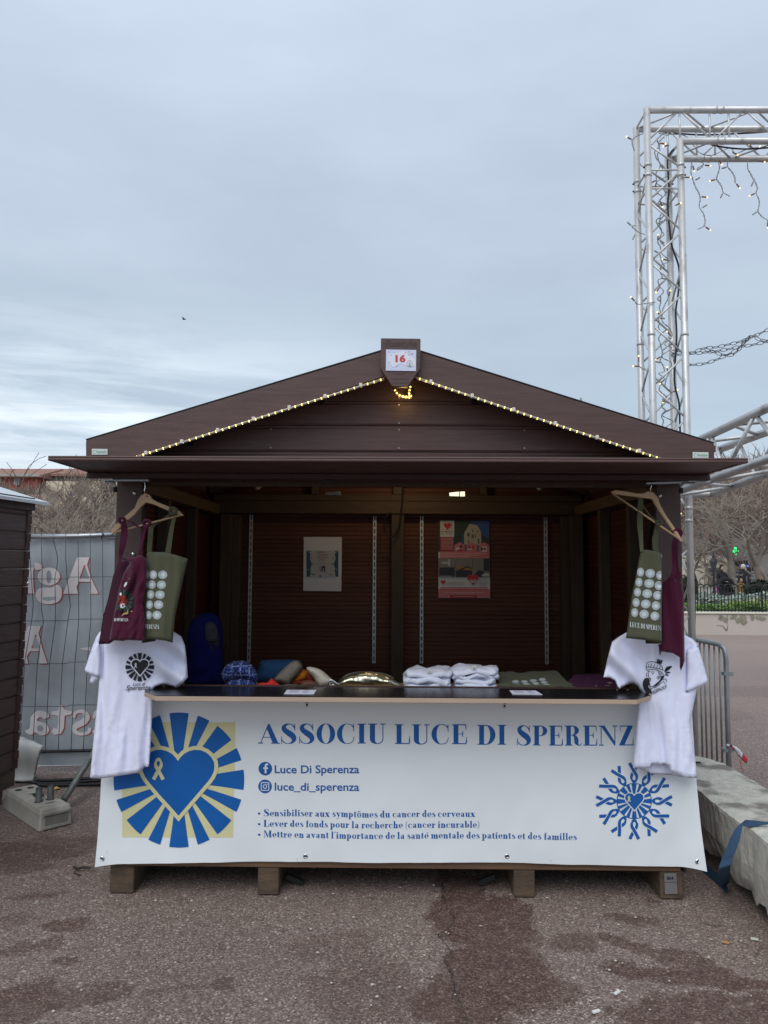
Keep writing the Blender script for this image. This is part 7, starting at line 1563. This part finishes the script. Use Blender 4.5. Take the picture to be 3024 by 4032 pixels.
kp = thing('poster_stand', P(2978, 2330, 40), 'white and blue poster stand right of the parking machine', 'stand'); a, b_ = P(2973, 2300, 40), P(2982, 2248, 40); box('panel', a.x, b_.x, 40.4, 40.5, a.z - .3, b_.z, m_wf, kp, 0); box('leg', (a.x + b_.x) / 2 - .05, (a.x + b_.x) / 2 + .05, 40.42, 40.48, 0, a.z - .3, m_dkmetal, kp, 0)
# street lamp
lp_ = thing('street_lamp', TB(2811, 30), 'dark old-fashioned street lamp in front of the shop window', 'street lamp'); p = TB(2811, 30); zt_ = P(2811, 2195, 30).z; zm = P(2811, 2235, 30).z
MB().tube([p, p + Vector((0, 0, .6)), p + Vector((0, 0, .7)), Vector((p.x, 30, zm - .1))], [.10, .08, .045, .035], 10).go('post', m_dkmetal, lp_); MB().tube([(p.x, 30, zm - .1), (p.x, 30, zm + .22), (p.x, 30, zm + .24)], [.07, .15, .16], 6).go('lantern', m_gl, lp_); MB().tube([(p.x, 30, zm + .24), (p.x, 30, zm + .40), (p.x, 30, zt_ + .2)], [.17, .05, .012], 6).go('lantern_cap', m_dkmetal, lp_)
fp = thing('street_lamp', Vector((P(2287, 1560, 9).x, 9, 0)), 'greenish lamp tip showing above the right roof slope', 'street lamp'); x_f = P(2287, 1560, 9).x; zf = P(2287, 1564, 9).z; m_vd = M('verdigris', (.16, .22, .20), .6)
MB().tube([(x_f, 9, 0), (x_f, 9, zf - .12)], .04, 10).go('post', m_vd, fp); MB().tube([(x_f, 9, zf - .12), (x_f, 9, zf - .06), (x_f, 9, zf - .03), (x_f, 9, zf)], [.03, .025, .012, .003], 10).go('finial', m_vd, fp)

# ------------------------------------------------------------------ garden wall, railing, planting
gw = thing('garden_wall', P(2890, 2485, 18), 'low pale rendered garden wall with peeling dark patches', 'wall')
zw = P(2890, 2411, 18.0).z; xw0, xw1 = P(2640, 2485, 18).x, P(3250, 2485, 18).x
m_wall = M('wall_render', (.50, .435, .385), .85, var=.08, vscale=1.2, bump=.2, bscale=8)
box('wall_body', xw0, xw1, 18.0, 18.35, -.2, zw - .045, m_wall, gw, .01); box('coping', xw0, xw1, 17.96, 18.4, zw - .043, zw, M('coping', (.62, .58, .48), .8, var=.06), gw, .015)
rg = random.Random(9)
pt = []
for (u0, v0, w_, h_) in ((770, 1370, 60, 60), (850, 1400, 70, 60), (1030, 1330, 50, 60), (980, 1370, 60, 30), (1090, 1410, 60, 50), (1180, 1360, 80, 70), (1200, 1440, 70, 60), (1370, 1360, 50, 60), (1480, 1360, 60, 40), (1560, 1380, 60, 40)):
    k = 14; pt.append([tuple(p) for p in crv([((2680 + (u0 + w_ * math.cos(i * 6.283 / k) * rg.uniform(.6, 1.1)) * .2073), 2150 + (v0 + h_ * math.sin(i * 6.283 / k) * rg.uniform(.6, 1.15)) * .2073) for i in range(k)], 3)])
lay('peeled_patch', polys(pt), lambda x, y, d: P(x, y, 17.995 - d * 3), M('bare_render', (.25, .23, .17), .95, var=.3, vscale=6), gw, base=.001, dl=.0004)
lay('crack_line', polys([rib([(2866, 2415, 1), (2863, 2440, 1.2), (2866, 2460, 1), (2862, 2482, 3)], 3), rib([(2820, 2463, .8), (2845, 2465, 1.5), (2855, 2477, 2.5), (2862, 2483, 3)], 3)]), lambda x, y, d: P(x, y, 17.993 - d * 3), m_hole, gw)
rl = thing('iron_railing', P(2890, 2405, 18.2), 'black wrought-iron railing with arched tops on the garden wall', 'railing')
YR = 18.18; m_iron = M('black_iron', (.02, .024, .022), .5, .3); px = 2690; i = 0
zr = P(2890, 2312, YR).z; ztp = P(2890, 2299, YR).z; x0_ = P(2745, 2312, YR).x; sp = P(2758.4, 2312, YR).x - x0_
bm_ = MB().tube([(0, 0, 0), (0, 0, zr - zw)], .012, 6).go('upright', m_iron, rl); bm_.location = (x0_ - 6 * sp, YR, zw)
arc_ = MB().tube([(sp * (1 - math.cos(a)), 0, sp * .82 * math.sin(a)) for a in [math.pi * k / 10 for k in range(11)]], .015, 6).go('arch', m_iron, rl); arc_.location = (x0_ - 6 * sp, YR, zr)
scr = MB().tube([(.055 * math.cos(a) * (1 - a / 9), 0, .055 * math.sin(a) * (1 - a / 9)) for a in [k * .6 for k in range(13)]], .007, 5).go('scroll', m_iron, rl); scr.location = (x0_ - 5.4 * sp, YR, zr + .06)
for k in range(1, 42):
    o = link('upright', bm_.data, rl); o.location = (x0_ + (k - 6) * sp, YR, zw)
    if k % 2 == 0:
        o = link('arch', arc_.data, rl); o.location = (x0_ + (k - 6) * sp, YR, zr)
        if k < 14: o = link('scroll', scr.data, rl); o.location = (x0_ + (k - 5.4) * sp, YR, zr + .06)
for z_ in (zr, zw + .05): MB().tube([(x0_ - 6 * sp, YR, z_), (x0_ + 35 * sp, YR, z_)], .010, 6).go('rail', m_iron, rl)
MB().beam((P(2998, 2312, YR).x, YR - .01, zw), (P(2998, 2312, YR).x, YR - .01, zr + .1), .035, .035, Vector((0, 1, 0))).go('post', m_iron, rl)
MB().tube([P(2998, 2362, YR - .05), P(2978, 2380, YR - .3), P(2975, 2400, YR - .05)], .010, 6).go('stay', m_iron, rl)
# planting bed: soil, green plants, lavender
box('planting_bed', xw0, xw1, 18.4, 23.5, -.2, zw - .06, M('soil', (.06, .045, .03), .95), None, 0, kind='structure')
def leaves(name, n, x0, x1, y0, y1, zb_, h, mat, sz, rg, seed=0, label=None):
    mb = MB()
    for i in range(n):
        x, y = rg.uniform(x0, x1), rg.uniform(y0, y1); hh_ = h * (.6 + .8 * abs(nz(x * 1.3, y * 1.3, seed))) ; z = zb_ + rg.uniform(0, 1) ** .7 * hh_; a = rg.uniform(0, 6.28); t_ = rg.uniform(-.8, .8); s = sz * rg.uniform(.6, 1.4)
        u = Vector((math.cos(a), math.sin(a), t_)).normalized() * s; v_ = Vector((-math.sin(a), math.cos(a), rg.uniform(-.5, .5))).normalized() * s * .4; c = Vector((x, y, z)); n_ = len(mb.v)
        mb.v += [tuple(c - u), tuple(c + v_), tuple(c + u), tuple(c - v_)]; mb.f.append((n_, n_ + 1, n_ + 2, n_ + 3))
    return mk(name, mb.v, mb.f, mat, kind='stuff')
rg = random.Random(33)
m_lf = M('leaf_green', (.16, .29, .06), .6, var=.35, vscale=2.5); m_lfy = M('flower_yellow', (.42, .42, .04), .7); m_lv = M('lavender_grey', (.34, .40, .34), .8, var=.2, vscale=2); m_dk = M('dark_shrub', (.03, .05, .03), .7, var=.3, vscale=3)
xg0, xg1 = P(2690, 2400, 18.5).x, P(3080, 2400, 18.5).x
leaves('green_ground_cover', 9000, xg0, xg1, 18.42, 20.0, zw - .08, .26, m_lf, .045, rg, 1)
leaves('yellow_flowers', 350, P(2860, 2400, 19).x, xg1, 18.45, 19.6, zw + .08, .22, m_lfy, .025, rg, 2)
leaves('lavender_hedge', 7000, P(2830, 2400, 21).x, P(3080, 2400, 21).x, 20.4, 22.6, zw - .1, .42, m_lv, .06, rg, 3)
leaves('dark_shrubs', 1800, P(3000, 2400, 24).x, P(3070, 2400, 24).x, 23.6, 25.4, .1, 1.2, m_dk, .10, rg, 4)
leaves('dark_shrubs', 1500, P(2690, 2400, 26).x, P(2735, 2400, 26).x, 25.6, 27.4, .1, 1.3, m_dk, .10, rg, 5)
# pavement kerb beyond, tables and people
box('far_kerb', 5, 40, 27.0, 27.3, 0, .12, M('kerb_stone', (.40, .38, .35), .8), None, .01, kind='structure')
tb = thing('cafe_table', TB(2795, 31), 'white covered table behind the railing', 'table'); a, b_ = P(2785, 2335, 31), P(2815, 2312, 31); box('table_top', a.x, b_.x, 31, 31.7, b_.z - .05, b_.z, m_wf, tb, .01); box('table_cover', a.x + .03, b_.x - .03, 31.03, 31.67, 0.05, b_.z - .05, m_wf, tb, .01)

# ------------------------------------------------------------------ people (tiny, beyond the railing)
def person(px, Y, h, label, coat, hairc, leg=(.03, .03, .04), pose=0, face=1):
    b = TB(px, Y); root = thing('person', b, label, 'person', 'people beyond the railing'); s = h / 1.7
    sit = pose == 1
    hip = .52 if sit else .92; kf = .38 if sit else .03
    J = {'pel': (0, 0, hip), 'che': (0, -.02 if not sit else .04, hip + .38), 'nek': (0, -.03, hip + .56), 'hed': (0, -.05, hip + .72), 'lsh': (-.18, 0, hip + .48), 'rsh': (.18, 0, hip + .48), 'lel': (-.24, -.06, hip + .22), 'rel': (.24, -.10, hip + .24), 'lha': (-.20, -.20, hip + .06), 'rha': (.16, -.26, hip + .14),
         'lhp': (-.09, 0, hip - .04), 'rhp': (.09, 0, hip - .04), 'lkn': (-.10, -kf, .48), 'rkn': (.10, -kf * 1.3, .48), 'lan': (-.10, .02 - kf * .9, .08), 'ran': (.11, .08 - kf, .08), 'lto': (-.11, -.14 - kf * .9, .03), 'rto': (.12, -.08 - kf, .03)}
    Rr = dict(pel=.14, che=.15, nek=.055, hed=.095, lsh=.07, rsh=.07, lel=.045, rel=.045, lha=.035, rha=.035, lhp=.095, rhp=.095, lkn=.06, rkn=.06, lan=.042, ran=.042, lto=.035, rto=.035)
    E_ = [('pel', 'che'), ('che', 'nek'), ('nek', 'hed'), ('che', 'lsh'), ('che', 'rsh'), ('lsh', 'lel'), ('rsh', 'rel'), ('lel', 'lha'), ('rel', 'rha'), ('pel', 'lhp'), ('pel', 'rhp'), ('lhp', 'lkn'), ('rhp', 'rkn'), ('lkn', 'lan'), ('rkn', 'ran'), ('lan', 'lto'), ('ran', 'rto')]
    ks_ = list(J); me = bpy.data.meshes.new('body'); me.from_pydata([tuple(Vector(J[k]) * s + b) for k in ks_], [(ks_.index(a), ks_.index(c)) for a, c in E_], []); 
    me.materials.append(coat); o = link('body', me, root); sk = o.modifiers.new('s', 'SKIN'); sk.use_smooth_shade = True
    for i, k in enumerate(ks_): me.skin_vertices[0].data[i].radius = (Rr[k] * s, Rr[k] * s)
    me.skin_vertices[0].data[0].use_root = True; ss = o.modifiers.new('u', 'SUBSURF'); ss.levels = 1; ss.render_levels = 1
    hp_ = Vector(J['hed']) * s + b
    MB().blob(hp_ + Vector((0, -.03 * s, 0)), (.085 * s, .085 * s, .11 * s), 10, 8).go('head', m_skin, root, smooth=True)
    MB().blob(hp_ + Vector((0, .025 * s, .045 * s)), (.118 * s, .11 * s, .125 * s), 10, 8).go('hair', hairc, root, smooth=True)
    for kk in ('l', 'r'):
        MB().tube([Vector(J[kk + 'hp']) * s + b, Vector(J[kk + 'kn']) * s + b, Vector(J[kk + 'an']) * s + b], [.105 * s, .072 * s, .055 * s], 8).go('trouser_leg', M('trousers%d' % px, leg, .9) if 'trousers%d' % px not in bpy.data.materials else bpy.data.materials['trousers%d' % px], root, smooth=True)
m_hd = M('dark_hair', (.025, .014, .010), .6); m_ct = M('dark_coat', (.022, .022, .026), .85); m_pkc = M('pink_coat', (.42, .16, .30), .8); m_nvc = M('navy_coat', (.02, .03, .07), .85); m_wh = M('white_hat', (.6, .6, .6), .8); m_och = M('ochre_coat', (.34, .19, .06), .85)
person(2843, 33, 1.62, 'woman with long dark hair and dark coat beyond the railing', m_ct, m_hd)
person(2830, 33, .95, 'small child in a pink jacket beside a dark pushchair', m_pkc, m_wh)
person(2927, 36, 1.66, 'person in dark clothes wearing a white cap near the parking machine', m_ct, m_wh)
person(2897, 38, 1.35, 'person in navy sitting at a table beside the plane trunk', m_nvc, m_hd, pose=1)
person(2915, 34, 1.40, 'person in ochre sitting at the cafe terrace', m_och, m_hd, pose=1)
person(2985, 37, 1.45, 'person in ochre coat standing by the thick plane tree', m_och, m_hd)
# pushchair
b = TB(2862, 31); pcx = thing('pushchair', b, 'dark pushchair next to the child in pink', 'pushchair')
MB().add([b + Vector(p) for p in ((-.22, -.3, .45), (.22, -.3, .45), (.22, .3, .55), (-.22, .3, .55), (-.2, .3, 1.0), (.2, .3, 1.0), (-.22, -.25, .60), (.22, -.25, .60))], [(0,1,2,3), (3,2,5,4), (0,3,4,6), (1,7,5,2), (0,6,7,1)]).go('seat', m_ct, pcx)
MB().tube([b + Vector((.0 + .3 * math.cos(a), .1, .85 + .28 * math.sin(a))) for a in [k * .35 for k in range(10)]], .09, 8).go('hood', m_ct, pcx, smooth=True)
for dx, dy in ((-.24, -.3), (.24, -.3), (-.24, .3), (.24, .3)): MB().tube([b + Vector((dx - .02, dy, .12)), b + Vector((dx + .02, dy, .12))], .12, 12).go('wheel', m_black, pcx); MB().tube([b + Vector((dx, dy, .12)), b + Vector((dx * .8, -dy * .5, .8))], .015, 6).go('frame_tube', m_dkmetal, pcx)
MB().tube([b + Vector((-.2, .3, .6)), b + Vector((-.2, .55, 1.02)), b + Vector((.2, .55, 1.02)), b + Vector((.2, .3, .6))], .015, 6).go('push_handle', m_dkmetal, pcx)

# ------------------------------------------------------------------ bird
bp_ = P(725, 1257, 40); bd_ = thing('bird', bp_, 'single small dark bird in the grey sky', 'bird')
m_bird = M('bird_dark', (.04, .04, .05), .8)
MB().blob(bp_, (.11, .04, .035), 8, 6).go('body', m_bird, bd_, smooth=True)
for s in (-1, 1): MB().add([bp_ + Vector(p) for p in ((-.03, 0, .01), (.05, 0, .01), (.0, s * .22, .05), (-.08, s * .20, .05), (-.03, 0, -.005), (.05, 0, -.005), (.0, s * .22, .04), (-.08, s * .20, .04))], [(0,1,2,3), (7,6,5,4), (0,4,5,1), (1,5,6,2), (2,6,7,3), (3,7,4,0)]).go('wing', m_bird, bd_)
